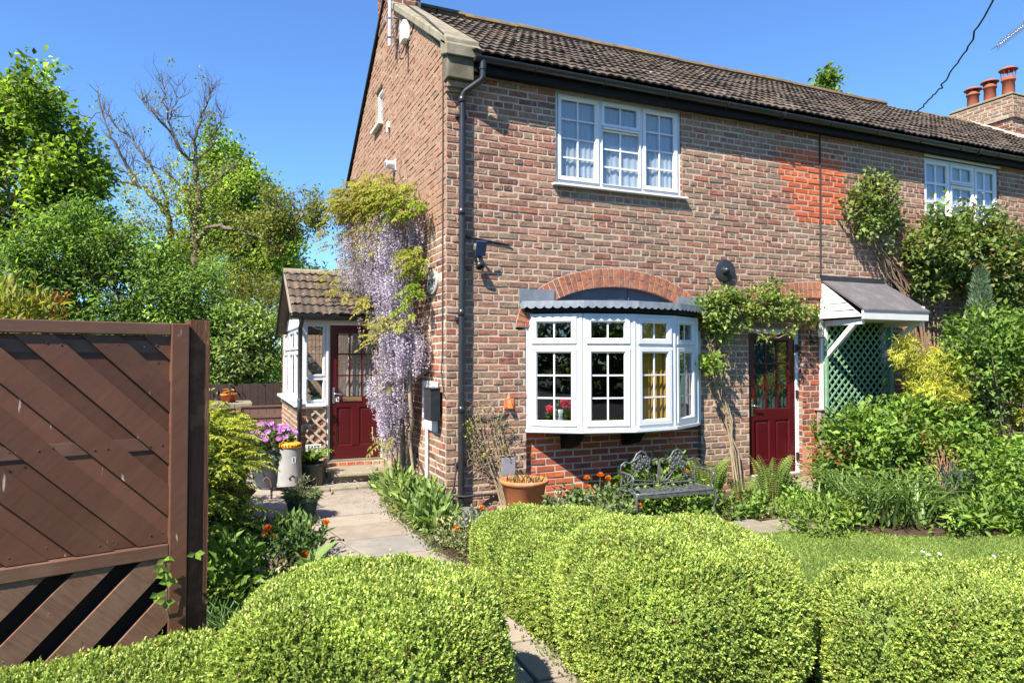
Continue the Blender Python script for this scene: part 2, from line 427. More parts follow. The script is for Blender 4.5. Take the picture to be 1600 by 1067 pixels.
def fac_iv(z, hh=.039):
    iv = [(0, XE)]
    for w in (WIN1, WIN2):
        if w[2] < z < w[3]: iv = sub_iv(iv, w[0], w[1])
    if z < ARC[1] + .02: iv = sub_iv(iv, *BAYX)
    e = ell(ARC, z + hh)
    if e: iv = sub_iv(iv, *e)
    if .09 < z < 2.10: iv = sub_iv(iv, 4.19, 5.12)
    if .09 < z < 2.22: iv = sub_iv(iv, 5.62, 6.70)
    e = ell(ARC2, z + hh) if z > ARC2[1] else None
    if e: iv = sub_iv(iv, *e)
    return iv
mb = MB()
brickwork(mb, FAC, fac_iv, -.312, 5.07, pal_facade, 11, bfn=lambda u, z: 2 if inpoly(u, z, PATCH) else 0, mfn=lambda u, z: 3 if inpoly(u, z, PATCH) else 1)
# wall between the second arch and the doors it spans
def iv_under(z):
    e = ell(ARC2, max(z, ARC2[1] + .001)); return [] if not e else [(e[0] + .09, e[1] - .09)]
def iv_under2(z):
    iv = iv_under(z)
    if z > ARC2[1] + .34: return []
    return iv
brickwork(mb, lambda u, z, d: (u, .02 - d, z), iv_under2, 2.262, 2.652, pal_new, 5)
mb.build('front_wall', [M['brick'], M['mortar'], M['brick_new'], M['mortar_patch']], house)

def arch(mb, A, thick, n, pal, seed, t0=0.0, t1=math.pi):
    r = random.Random(seed); cx, zs, a, b = A
    # equal arc lengths
    T = [t0 + (t1 - t0) * i / 600 for i in range(601)]
    P = [(cx - a * math.cos(t), zs + b * math.sin(t)) for t in T]
    S = [0]
    for i in range(600): S.append(S[-1] + math.dist(P[i], P[i + 1]))
    def at(s):
        i = 0
        while i < 599 and S[i + 1] < s: i += 1
        f = (s - S[i]) / max(1e-9, S[i + 1] - S[i]); t = T[i] + (T[i + 1] - T[i]) * f
        p = (cx - a * math.cos(t), zs + b * math.sin(t)); q = (b * -math.cos(t), a * math.sin(t)); l = math.hypot(*q)
        return p, (q[0] / l, q[1] / l)
    L = S[-1]
    for i in range(n):
        for m in range(2):
            (p0, n0) = at(L * (i + m * .5) / n); (p1, n1) = at(L * (i + m * .5 + .5) / n)
            mb.face([FAC(p0[0] - n0[0] * thick, p0[1] - n0[1] * thick, .011), FAC(p1[0] - n1[0] * thick, p1[1] - n1[1] * thick, .011), FAC(p1[0], p1[1], .011), FAC(p0[0], p0[1], .011)], (1, 1, 1), False, 1)
            mb.face([FAC(p0[0] - n0[0] * thick, p0[1] - n0[1] * thick, .011), FAC(p0[0] - n0[0] * thick, p0[1] - n0[1] * thick, -.1), FAC(p1[0] - n1[0] * thick, p1[1] - n1[1] * thick, -.1), FAC(p1[0] - n1[0] * thick, p1[1] - n1[1] * thick, .011)], (.3, .12, .07), False, 0)
        g = .006 / (L / n)
        (p0, n0) = at(L * (i + g) / n); (p1, n1) = at(L * (i + 1 - g) / n)
        pieces = [(.004, thick - .004)] if i % 2 else [(.004, thick * .5 - .005), (thick * .5 + .005, thick - .004)]
        for lo, hi in pieces:
            d = .02 + r.uniform(-.002, .002)
            q = [(p0[0] - n0[0] * hi, p0[1] - n0[1] * hi), (p1[0] - n1[0] * hi, p1[1] - n1[1] * hi), (p1[0] - n1[0] * lo, p1[1] - n1[1] * lo), (p0[0] - n0[0] * lo, p0[1] - n0[1] * lo)]
            c = (sum(x for x, _ in q) / 4, sum(y for _, y in q) / 4)
            T4 = [FAC(c[0] + (x - c[0]) * .93, c[1] + (y - c[1]) * .97, d) for x, y in q]; B4 = [FAC(x, y, .009) for x, y in q]
            col = pal(0, 0, r); mb.face(T4, col)
            for j in range(4):
                l = (j + 1) % 4; mb.face([B4[j], B4[l], T4[l], T4[j]], col)
pal_arch = lambda u, z, r: jit(r.choice([(.34, .115, .056), (.305, .102, .052), (.35, .14, .073), (.315, .13, .082), (.27, .098, .06)]), r, .1)
mb = MB(); arch(mb, ARC, .225, 44, pal_arch, 3)
mb.build('brick_arch', [M['brick'], M['mortar_white']], house)
mb = MB(); arch(mb, ARC2, .225, 38, pal_arch, 4)
mb.build('brick_arch', [M['brick'], M['mortar_white']], house)

# recessed red brick panel under the bay, jambs
mb = MB()
brickwork(mb, lambda u, z, d: (u, .06 - d, z), lambda z: [BAYX], -.156, .90, pal_new, 8, headers=0)
for X in BAYX:
    for i in range(29):
        c = jit(random.Random(i).choice(RED + BUFF), random.Random(i + 50)); z = -.156 + i * .078
        mb.face([(X, -.003, z + .007), (X, .2, z + .007), (X, .2, z + .071), (X, -.003, z + .071)], c)
        mb.face([(X, -.003, z - .007), (X, .2, z - .007), (X, .2, z + .007), (X, -.003, z + .007)], (.45, .39, .31), False, 1)
for X0, X1, z0, z1 in ((4.19, 5.12, .09, 2.106), (5.62, 6.70, .09, 2.223), (*WIN1[:2], *WIN1[2:]), (*WIN2[:2], *WIN2[2:])):
    for X in (X0, X1):
        for i in range(int((z1 - z0) / .078) + 1):
            c = jit(random.Random(i).choice(RED + BUFF), random.Random(i + 9)); z = z0 + i * .078; zt = min(z1, z + .068)
            mb.face([(X, -.001, z), (X, .16, z), (X, .16, zt), (X, -.001, zt)], c)
            mb.face([(X, -.001, zt), (X, .16, zt), (X, .16, min(z1, z + .078)), (X, -.001, min(z1, z + .078))], (.45, .39, .31), False, 1)
    mb.face([(X0, -.001, z1), (X1, -.001, z1), (X1, .16, z1), (X0, .16, z1)], (.3, .2, .14))
    mb.face([(X0, -.001, z0), (X1, -.001, z0), (X1, .16, z0), (X0, .16, z0)], (.3, .25, .2))
mb.build('bay_apron_wall', [M['brick_new'], M['mortar_white']], house)

# ---- gable
SL = .633; ZE = 5.15
GW = (3.20, 3.72, 5.31, 5.93)
def gab_iv(z):
    lo = 0 if z < ZE else (z - ZE) / SL
    iv = [(lo, 6.0 - lo)] if lo < 3 else []
    if GW[2] < z < GW[3]: iv = sub_iv(iv, GW[0], GW[1])
    return iv
def gab_m(u, z): return 2 if z + .35 * vn(u, z, 4.) > 3.2 else 1
def gab_b(u, z): return 3 if z + .35 * vn(u * 1.3, z * 1.3, 5.) > 3.0 else 0
mb = MB()
brickwork(mb, GAB, gab_iv, -.312, 7.06, pal_gable, 17, mfn=gab_m, bfn=gab_b, rough=.003, proud=.004)
for (ya, yb, z) in ((GW[0], GW[1], GW[2]), (GW[0], GW[1], GW[3])):
    mb.face([(0, ya, z), (.15, ya, z), (.15, yb, z), (0, yb, z)], (.4, .3, .2))
for y in GW[:2]: mb.face([(0, y, GW[2]), (.15, y, GW[2]), (.15, y, GW[3]), (0, y, GW[3])], (.4, .3, .2))
mb.build('gable_wall', [M['brick'], M['mortar_white'], M['mortar_wash'], M['brick_wash']], house)

# ---- rear and far walls, floors (close the house so its rooms are dark)
mb = MB()
mb.face([(0, 6, -.3), (XE, 6, -.3), (XE, 6, 5.2), (0, 6, 5.2)], (.3, .14, .09))
mb.face([(XE, 0, -.3), (XE, 6, -.3), (XE, 6, 5.15), (XE, 3, 7.05), (XE, 0, 5.15)], (.3, .14, .09))
mb.build('rear_wall', M['brick'], house)
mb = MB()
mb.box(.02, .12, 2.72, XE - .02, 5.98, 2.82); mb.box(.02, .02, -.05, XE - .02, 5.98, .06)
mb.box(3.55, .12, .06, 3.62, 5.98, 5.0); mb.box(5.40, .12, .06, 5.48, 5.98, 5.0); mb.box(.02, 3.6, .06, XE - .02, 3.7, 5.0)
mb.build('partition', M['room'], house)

# ---- roof
def tiled(mb, O, U, S, L, H, pitch=.12, gauge=.30, tile_w=.24, amp=.014, lift=.026, seed=1, sag=.012, clip=None):
    O = Vector(O); U = Vector(U).normalized(); S = Vector(S).normalized(); N = U.cross(S).normalized()
    if N.z < 0: N = -N
    rng = random.Random(seed); nc = int(L / pitch * 6); nr = int(math.ceil(H / gauge))
    tilecol = {}
    for r in range(nr):
        s0 = r * gauge; s1 = min(H, s0 + gauge + .05)
        nt = int(L / tile_w) + 2
        dj = [rng.uniform(-.006, .008) for _ in range(nt)]; ej = [rng.gauss(0, .008) for _ in range(nt)]
        cols = [jit(rng.choice([(.085, .063, .047), (.072, .055, .043), (.10, .073, .053), (.066, .053, .043), (.092, .067, .047)]), rng, .14) for _ in range(nt)]
        rows = [[], [], []]
        for j in range(nc + 1):
            u = j * L / nc; t = min(nt - 1, int((u + (tile_w / 2 if r % 2 else 0)) / tile_w))
            ph = (u / pitch) % 1.0
            h = amp * (math.sin(math.pi * min(1, ph / .72)) if ph < .72 else -.35 * math.sin(math.pi * (ph - .72) / .28))
            if ph < .02 or j % 12 == 0: h -= .004
            sg = sag * vn(u * .35, s0 * .5, seed)
            a = s0 + ej[t]
            rows[0].append(tuple(O + U * u + S * a + N * (h + lift + dj[t] - .020 + sg)))
            rows[1].append(tuple(O + U * u + S * a + N * (h + lift + dj[t] + sg)))
            rows[2].append(tuple(O + U * u + S * s1 + N * (h + sg)))
        f = lambda i, j: cols[min(nt - 1, int((j * L / nc + (tile_w / 2 if r % 2 else 0)) / tile_w))]
        mb.grid(rows[:2], f, False); mb.grid(rows[1:], f, True)
SV = Vector((0, 3.24, 3.24 * SL)); HS = SV.length
mb = MB()
tiled(mb, (.22, -.24, 5.0), (1, 0, 0), SV, XE - .22, HS, amp=.011, seed=5)
# rear slope, closed
mb.face([(0, 6.2, 5.03), (XE, 6.2, 5.03), (XE, 3, 7.06), (0, 3, 7.06)], (.12, .09, .07))
mb.face([(.02, -.02, 5.10), (XE, -.02, 5.10), (XE, 3, 7.0), (.02, 3, 7.0)], (.02, .02, .02))
roof = mb.build('roof', M['tile'], house)
mb = MB(); rng = random.Random(2)
def ridge_run(xa, xb, z):
    x = xa
    while x < xb - .05:
        x2 = min(xb, x + .45); dz = rng.uniform(-.008, .012)
        prof = []
        for X in (x, x2 - .008):
            prof.append([(X, 3 + .13 * math.cos(t), z + dz + .105 * math.sin(t)) for t in [math.pi * k / 10 - .1 for k in range(-0, 11)]])
        mb.grid(prof, (1, 1, 1), True); mb.face(prof[0]); mb.face(prof[1])
        mb.box(x + .01, 2.89, z - .06, x2 - .012, 3.11, z + .05)
        x = x2
ridge_run(.32, 10.6, 7.03); mb.build('ridge_tile', M['ridge'], roof)
mb = MB(); ridge_run(11.62, XE, 6.97); mb.build('ridge_tile', M['ridge'], roof)

# coping and kneeler on the near gable
mb = MB(); rng = random.Random(4)
for side in (0,):
    for k in range(4):
        a = -.16 + k * .655 + .004; b = -.16 + (k + 1) * .655 - .004; dz = rng.uniform(-.006, .006)
        if side == 0: P = lambda y, h: (y, ZE + SL * max(y, -.5) + h)
        else: P = lambda y, h: (6 - y, ZE + SL * max(y, -.5) + h)
        b = min(b, 2.98)
        q = []
        for h in (.0, .105):
            for (x, y) in ((-.065, a), (.33, a), (.33, b), (-.065, b)):
                yy, zz = P(y, h + dz); q.append((x, yy, zz))
        mb.hexa(q)
mb.extrude([(-.19, 4.95), (.02, 5.02), (.02, 5.21), (-.16, 5.10), (-.2, 5.07)], lambda u, z, d: (d, u, z), -.065, .34)
mb.build('gable_coping', M['stone'], house, bevel=.012)
mb = MB(); mb.box(-.035, -.15, 4.72, .27, .02, 5.0); mb.build('kneeler', M['kneeler'], house, bevel=.012)
mb = MB(); mb.box(-.05, -.17, 5.0, .30, .02, 5.05); mb.build('kneeler_mould', M['stone'], house, bevel=.01)
mb = MB(); mb.bar((-.015, 3.0, 7.10), (-.015, 6.25, ZE + SL * -.25 + .02), .07, .06); mb.build('verge', M['fascia'], house)
mb = MB()
for i, (y, z) in enumerate(((-.045, 4.64), (-.09, 4.68))):
    mb.box(-.012, y, z - .03, .26, .0, z + .035, jit(BUFF[i], random.Random(i)))
mb.build('kneeler_corbel', M['brick'], house)

# chimneys
def stack(name, x0, x1, y0, y1, z0, z1, pots, ptop=.12, seed=1):
    mb = MB(); 
    pal = lambda u, z, r: jit(r.choice(RED + BUFF[:3]), r)
    pal2 = lambda u, z, r: jit(r.choice(BUFF + [(.28, .22, .15)]), r)
    g = .05; zc = z1 - .5
    for (a0, a1, b0, b1, lo, hi, p) in ((x0, x1, y0, y1, z0, zc, pal), (x0 - g, x1 + g, y0 - g, y1 + g, zc, z1, pal2)):
        brickwork(mb, lambda u, z, d: (u, b0 - d, z), lambda z: [(a0, a1)], lo, hi, p, seed)
        brickwork(mb, lambda u, z, d: (a0 - d, u, z), lambda z: [(b0, b1)], lo, hi, p, seed + 1)
        mb.face([(a1, b0, lo), (a1, b1, lo), (a1, b1, hi), (a1, b0, hi)], (.3, .2, .14)); mb.face([(a0, b1, lo), (a1, b1, lo), (a1, b1, hi), (a0, b1, hi)], (.3, .2, .14))
        mb.face([(a0, b0, hi), (a1, b0, hi), (a1, b1, hi), (a0, b1, hi)], (.34, .3, .24)); mb.face([(a0, b0, lo), (a1, b0, lo), (a1, b1, lo), (a0, b1, lo)], (.2, .15, .12))
    ch = mb.build(name, [M['brick'], M['mortar']], house)
    mb = MB(); mb.box(x0 - .03, y0 - .03, z1, x1 + .03, y1 + .03, z1 + .06)
    mb.build('flaunching', M['dark_stone'], ch, bevel=.02)
    for (px, py, h, capt) in pots:
        mb = MB(); z = z1 + .05
        mb.lathe([(.125, z), (.118, z + h * .8), (.14, z + h * .82), (.14, z + h * .9), (.125, z + h * .92), (.135, z + h), (.10, z + h), (.10, z + h * .5)], (px, py, 0), 20)
        if capt == 1:
            mb.lathe([(.02, z + h + .26), (.09, z + h + .23), (.185, z + h + .17), (.18, z + h + .155), (.02, z + h + .20)], (px, py, 0), 20)
            for k in range(10):
                t = k * .6283; mb.tube([(px + .13 * math.cos(t), py + .13 * math.sin(t), z + h - .02), (px + .15 * math.cos(t), py + .15 * math.sin(t), z + h + .17)], .005, 4)
        else:
            mb.lathe([(.02, z + h + .13), (.1, z + h + .11), (.185, z + h + .06), (.18, z + h + .045), (.02, z + h + .07)], (px, py, 0), 20)
            for k in range(4):
                t = k * 1.57 + .4; mb.bar((px + .11 * math.cos(t), py + .11 * math.sin(t), z + h - .02), (px + .12 * math.cos(t), py + .12 * math.sin(t), z + h + .06), .04, .015)
        mb.build('chimney_pot', M['chimney_pot'], house)
stack('chimney', -.016, .40, 2.50, 3.47, 6.74, 8.15, [(.2, 2.75, .5, 0), (.2, 3.2, .5, 0)], seed=31)
stack('chimney', 13.50, 14.30, 2.15, 3.45, 6.1, 7.42, [(13.85, 2.42, .48, 1), (13.85, 2.82, .46, 0), (13.85, 3.20, .42, 0)], seed=41)
mb = MB()
mb.extrude([(2.0, 6.32), (2.45, 6.62), (3.0, 7.02), (3.0, 7.12), (2.4, 6.75), (2.0, 6.5)], lambda u, z, d: (d, u, z), 13.44, 14.34)
mb.box(13.44, 2.04, 6.33, 14.34, 2.16, 6.53)
mb.build('chimney_flashing', M['mortar_white'], house, bevel=.01)

# fascia, gutter, downpipe
mb = MB()
mb.box(.27, -.145, 4.83, XE, -.118, 5.0); mb.box(.27, -.118, 4.85, XE, 0.0, 4.87)
mb.build('fascia', M['fascia'], house)
mb = MB(); prof = [math.pi + math.pi * k / 10 for k in range(11)]
rows = []
for X in [.25 + (XE - .25) * i / 40 for i in range(41)]:
    dz = -.02 * X / 10
    rows.append([(X, -.215 + .055 * math.cos(t), 4.965 + dz + .055 * math.sin(t)) for t in prof])
mb.grid(rows, (1, 1, 1), True)
rows2 = [[(x, -.215 + (y + .215) * .93, 4.965 + (z - 4.965) * .93) for (x, y, z) in r] for r in rows]
mb.grid(rows2, (1, 1, 1), True); mb.face(rows[0]); 
X = 1.0
while X < XE:
    mb.tube([(X - .03, -.215 + .061 * math.cos(t), 4.965 - .02 * X / 10 + .061 * math.sin(t)) for t in prof], .006, 5); mb.box(X - .015, -.16, 4.90, X + .015, -.14, 4.965); X += .9
for X in (4.6, 8.6): mb.tube([(X, -.215 + .064 * math.cos(t), 4.965 - .02 * X / 10 + .064 * math.sin(t)) for t in prof], .016, 6)
mb.build('gutter', M['black'], house)
mb = MB()
mb.tube([(.345, -.215, 4.93), (.345, -.215, 4.76), (.335, -.205, 4.72), (.19, -.085, 4.62), (.165, -.07, 4.58), (.162, -.068, 4.5), (.155, -.068, .02)], .034, 16)
mb.lathe([(.042, 4.83), (.042, 4.93)], (.345, -.215, 0), 16)
for z in (4.53, 3.3, 2.2, 1.15): mb.lathe([(.034, z - .04), (.04, z - .038), (.04, z + .03), (.034, z + .032)], (.158, -.068, 0), 16)
for z in (4.35, 2.13, .55): mb.box(.10, -.075, z - .015, .215, -.0, z + .015)
mb.build('downpipe', M['black'], house)
SASH = [(0, -.03), (0, .0), (.004, .004), (.040, .004), (.048, -.002), (.056, -.016), (.058, -.03)]
FRAME = [(0, -.06), (0, .0), (.035, .0), (.035, -.06)]

def wavy(mb, fn, u0, u1, z0, z1, d, amp, n, col=(1, 1, 1), seed=0, scallop=0.0):
    r = random.Random(seed); ph = r.uniform(0, 6); cols = n * 6
    rows = []
    for i in range(9):
        t = i / 8; row = []
        for j in range(cols + 1):
            s = j / cols; w = amp * math.sin(2 * math.pi * n * s + ph + .6 * math.sin(3 * s + t)) * (.6 + .4 * t)
            zb = z0 + scallop * abs(math.sin(math.pi * s * 4))
            row.append(fn(u0 + (u1 - u0) * s, z1 + (zb - z1) * t, d + w))
        rows.append(row)
    mb.grid(rows, col, True)

def bars(mb, fn, u0, u1, z0, z1, nx, nz, d=-.018, w=.02, t=.012):
    for i in range(1, nx):
        u = u0 + (u1 - u0) * i / nx; mb.extrude([(u - w / 2, z0), (u + w / 2, z0), (u + w / 2, z1), (u - w / 2, z1)], fn, d - t / 2, d + t / 2)
    for j in range(1, nz):
        z = z0 + (z1 - z0) * j / nz; mb.extrude([(u0, z - w / 2), (u1, z - w / 2), (u1, z + w / 2), (u0, z + w / 2)], fn, d - t / 2 - .001, d + t / 2 + .001)

def window(parent, fn, u0, u1, z0, z1, lights, mullions, transoms, name='window', mat=None, fw=.045, barw=.02, glass=None, back=-.06):
    """lights: (u0,u1,z0,z1,nx,nz,sash?) ; the outer frame is the part, the rest its sub-parts"""
    mat = mat or M['upvc']
    mb = MB()
    mb.ring(fn, u0, u1, z0, z1, [(0, back), (0, .0), (fw - .006, .0), (fw, -.008), (fw, back)])
    for (u, a, b, w) in mullions: mb.extrude([(u - w / 2, a), (u + w / 2, a), (u + w / 2, b), (u - w / 2, b)], fn, back + .002, -.002)
    for (z, a, b, w) in transoms: mb.extrude([(a, z - w / 2), (b, z - w / 2), (b, z + w / 2), (a, z + w / 2)], fn, back + .004, -.004)
    win = mb.build(name, mat, parent)
    gb = MB(); gl = MB()
    for (a, b, c, d, nx, nz, sash) in lights:
        if sash:
            mb = MB(); mb.ring(fn, a, b, c, d, [(s * sash / .058, q + .012) for s, q in SASH]); mb.build('sash', mat, win); e = sash
        else: e = 0
        bars(gb, fn, a + e - .004, b - e + .004, c + e - .004, d - e + .004, nx, nz, w=barw)
        gl.face([fn(a + e - .006, c + e - .006, -.019), fn(b - e + .006, c + e - .006, -.019), fn(b - e + .006, d - e + .006, -.019), fn(a + e - .006, d - e + .006, -.019)])
    if gb.v: gb.build('glazing_bar', mat, win)
    gl.build('pane', glass or M['glass'], win)
    return win

def upper_window(X0, X1, z0, z1, style, seed):
    fn = lambda u, z, d: (u, .035 - d, z)
    w = X1 - X0; m1 = X0 + w * .345; m2 = X0 + w * .675; H = z1 - z0; zt = z1 - H * .335
    f = .045
    L = [(X0 + f, m1 - .02, z0 + f, z1 - f, 2, 4, .055), (m1 + .02, m2 - .02, zt + .022, z1 - f, 2, 1, .05),
         (m1 + .02, m2 - .02, z0 + f, zt - .022, 2, 3, .05 if style else .012), (m2 + .02, X1 - f, z0 + f, z1 - f, 2, 4, .055)]
    if style: L = [(a, b, c, d, nx, 3 if nz == 4 else (2 if nz == 3 else 1), .05) for (a, b, c, d, nx, nz, s) in L]
    win = window(house, fn, X0, X1, z0, z1, L, [(m1, z0 + f, z1 - f, .05), (m2, z0 + f, z1 - f, .05)], [(zt, m1, m2, .05)], barw=.038 if style else .02)
    mb = MB(); mb.hexa([(X0 - .05, -.075, z0 - .045), (X1 + .05, -.075, z0 - .045), (X1 + .05, .06, z0 - .04), (X0 - .05, .06, z0 - .04), (X0 - .05, -.075, z0 - .02), (X1 + .05, -.075, z0 - .02), (X1 + .05, .06, z0 + .002), (X0 - .05, .06, z0 + .002)])
    mb.extrude([(m1 + .03, zt - .01), (m2 - .03, zt - .01), (m2 - .03, zt + .012), (m1 + .03, zt + .012)], fn, .0, .035)
    mb.build('sill', M['upvc'], win, bevel=.006)
    mb = MB(); r = random.Random(seed)
    wavy(mb, fn, X0 + .05, X1 - .05, z0 + .03, z1 - .05, -.05, .007, 22, seed=seed)
    for (a, b) in ((X0 + w * .17, m1), (m1 + .16, m2), (m2 + w * .12, X1 - .06)): wavy(mb, fn, a, b, z0 + .03, z0 + H * .50, -.040, .006, 5, seed=seed + 1, scallop=.0)
    mb.build('curtain', M['net'], win)
    mb = MB(); mb.extrude([(X0 - .01, z1), (X1 + .01, z1), (X1 + .01, z1 + .035), (X0 - .01, z1 + .035)], fn, -.02, .055); mb.build('head_board', M['paint_white'], win)
    return win
upper_window(*WIN1, 0, 3)
upper_window(*WIN2, 1, 6)

# gable window
fnG = lambda u, z, d: (.05 - d, u, z)
w = window(house, fnG, GW[0], GW[1], GW[2], GW[3], [(GW[0] + .045, GW[1] - .045, GW[2] + .045, GW[3] - .045, 2, 2, .05)], [], [])
mb = MB(); mb.box(-.075, GW[0] - .04, GW[2] - .04, .06, GW[1] + .04, GW[2] + .002); mb.build('sill', M['upvc'], w)
mb = MB(); wavy(mb, fnG, GW[0] + .05, GW[1] - .05, GW[2] + .04, GW[3] - .05, -.12, .01, 5); mb.build('curtain', M['net'], w)

# ---- bay window: four facets
BP = [(.965, .0), (1.481, -.351), (2.084, -.496), (2.699, -.415), (3.243, -.119)]
ZB0, ZB1 = .90, 2.205
def facet(A, B, inset=0.0):
    A = Vector((*A, 0)); B = Vector((*B, 0)); t = (B - A); L = t.length; t.normalize(); n = Vector((t.y, -t.x, 0))
    return (lambda u, z, d: tuple(A + t * u + n * d + Vector((0, 0, z)))), L
bay = None
mb = MB()
# posts between the facets and end cheeks back to the wall
for (x, y) in BP: mb.tube([(x, y + .03, ZB0), (x, y + .03, ZB1)], .034, 10)
mb.box(.945, .0, ZB0, .985, .16, ZB1); mb.box(3.235, -.12, ZB0, 3.275, .0, ZB1); mb.box(3.235, -.004, ZB0, 3.405, .16, ZB1)
bay = mb.build('bay_window', M['upvc'], house)
zt = ZB1 - .36
for k in range(4):
    fn, L = facet(BP[k], BP[k + 1]); a, b = .022, L - .022
    mb = MB(); mb.ring(fn, a, b, ZB0, ZB1, [(0, -.055), (0, .0), (.034, .0), (.04, -.006), (.04, -.055)])
    mb.extrude([(a + .03, zt - .024), (b - .03, zt - .024), (b - .03, zt + .024), (a + .03, zt + .024)], fn, -.053, -.002)
    mb.build('bay_frame', M['upvc'], bay)
    gl = MB(); gb = MB()
    for (c, d, nz) in ((zt + .02, ZB1 - .036, 1), (ZB0 + .036, zt - .02, 3)):
        mb = MB(); mb.ring(fn, a + .034, b - .034, c, d, [(s * 1.12, q + .012) for s, q in SASH]); mb.build('sash', M['upvc'], bay)
        e = .034 + .064
        bars(gb, fn, a + e, b - e, c + .06, d - .06, 2, nz, w=.018)
        gl.face([fn(a + e - .004, c + .06, -.019), fn(b - e + .004, c + .06, -.019), fn(b - e + .004, d - .06, -.019), fn(a + e - .004, d - .06, -.019)])
    gb.build('glazing_bar', M['upvc'], bay); gl.build('pane', M['glass'], bay)
def offs(P, o):
    out = []
    for i, p in enumerate(P):
        q = Vector((p[0] - 2.08, (p[1] + .0))); 
        n = Vector((p[0] - 2.08, 0)) * .28 + Vector((0, -1)); n.normalize(); out.append((p[0] + n.x * o, p[1] + n.y * o))
    return out
def slab(mb, P, z0, z1, yb=.09):
    poly = [(P[0][0], yb)] + P + [(P[-1][0], yb)]
    mb.extrude(poly, lambda u, v, d: (u, v, d), z0, z1)
mb = MB(); slab(mb, [(.935, .02)] + offs(BP, .035) + [(3.38, -.03)], .868, .898); slab(mb, offs(BP, .012), .855, .867); mb.build('sill', M['upvc'], bay)
mb = MB()
for x in (1.50, 2.33):
    mb = MB(); mb.hexa([(x - .075, -.13, .70), (x + .075, -.13, .70), (x + .075, .08, .64), (x - .075, .08, .64), (x - .085, -.27, .855), (x + .085, -.27, .855), (x + .085, .08, .855), (x - .085, .08, .855)]); mb.build('corbel', M['fascia'], bay, bevel=.008)
mb = MB(); slab(mb, offs(BP, -.02), ZB1, ZB1 + .02, .10); slab(mb, [(.92, .0)] + offs(BP, .045) + [(3.29, -.06)], ZB1 + .02, ZB1 + .12, .06); mb.build('bay_fascia', M['fascia'], bay)
mb = MB(); slab(mb, [(.872, .0)] + [(.895, -.05)] + offs(BP, .075) + [(3.50, -.07)] + [(3.52, .0)], ZB1 + .12, ZB1 + .14, .0)
E0 = [(.872, -.012), (.89, -.065)] + offs(BP, .09) + [(3.49, -.085), (3.53, -.012)]
rows = [[], [], []]; acc = 0
for k in range(len(E0) - 1):
    A, B = E0[k], E0[k + 1]; L = math.dist(A, B); n = max(4, int(L / .012))
    for j in range(n):
        t = j / n; x = A[0] + (B[0] - A[0]) * t; y = A[1] + (B[1] - A[1]) * t; s = acc + L * t
        drop = .052 + .034 * math.sqrt(abs(math.sin(math.pi * s / .098)))
        cx, cy = x - 2.08, y + .0; l = math.hypot(cx * .3, 1); ox, oy = cx * .3 / l, -1 / l
        rows[0].append((x - ox * .05, y - oy * .05, ZB1 + .146)); rows[1].append((x, y, ZB1 + .142)); rows[2].append((x + ox * .012, y + oy * .012, ZB1 + .142 - drop))
    acc += L
mb.grid(rows, (1, 1, 1), False)
mb.box(.86, -.035, 2.345, 1.30, -.012, 2.49); mb.box(3.04, -.035, 2.345, 3.53, -.012, 2.475)
mb.build('lead_apron', M['lead'], bay)
mb = MB()
pts = [(ARC[0] - 1.14 * math.cos(t), ARC[1] + .52 * math.sin(t)) for t in [math.pi * k / 30 for k in range(31)]]
mb.extrude(pts, lambda u, z, d: (u, d, z), .05, .08); mb.box(2.35, .035, 2.3, 2.362, .052, 2.56)
mb.build('tympanum', M['lead_dark'], bay)
mb = MB()
fi, L3 = facet(BP[2], BP[3]); wavy(mb, fi, .02, L3 - .02, .95, 2.15, -.075, .018, 9, seed=4)
fi, L4 = facet(BP[3], BP[4]); wavy(mb, fi, .0, .25, .95, 2.15, -.08, .015, 5, seed=5)
mb.build('curtain', M['curtain_gold'], bay)

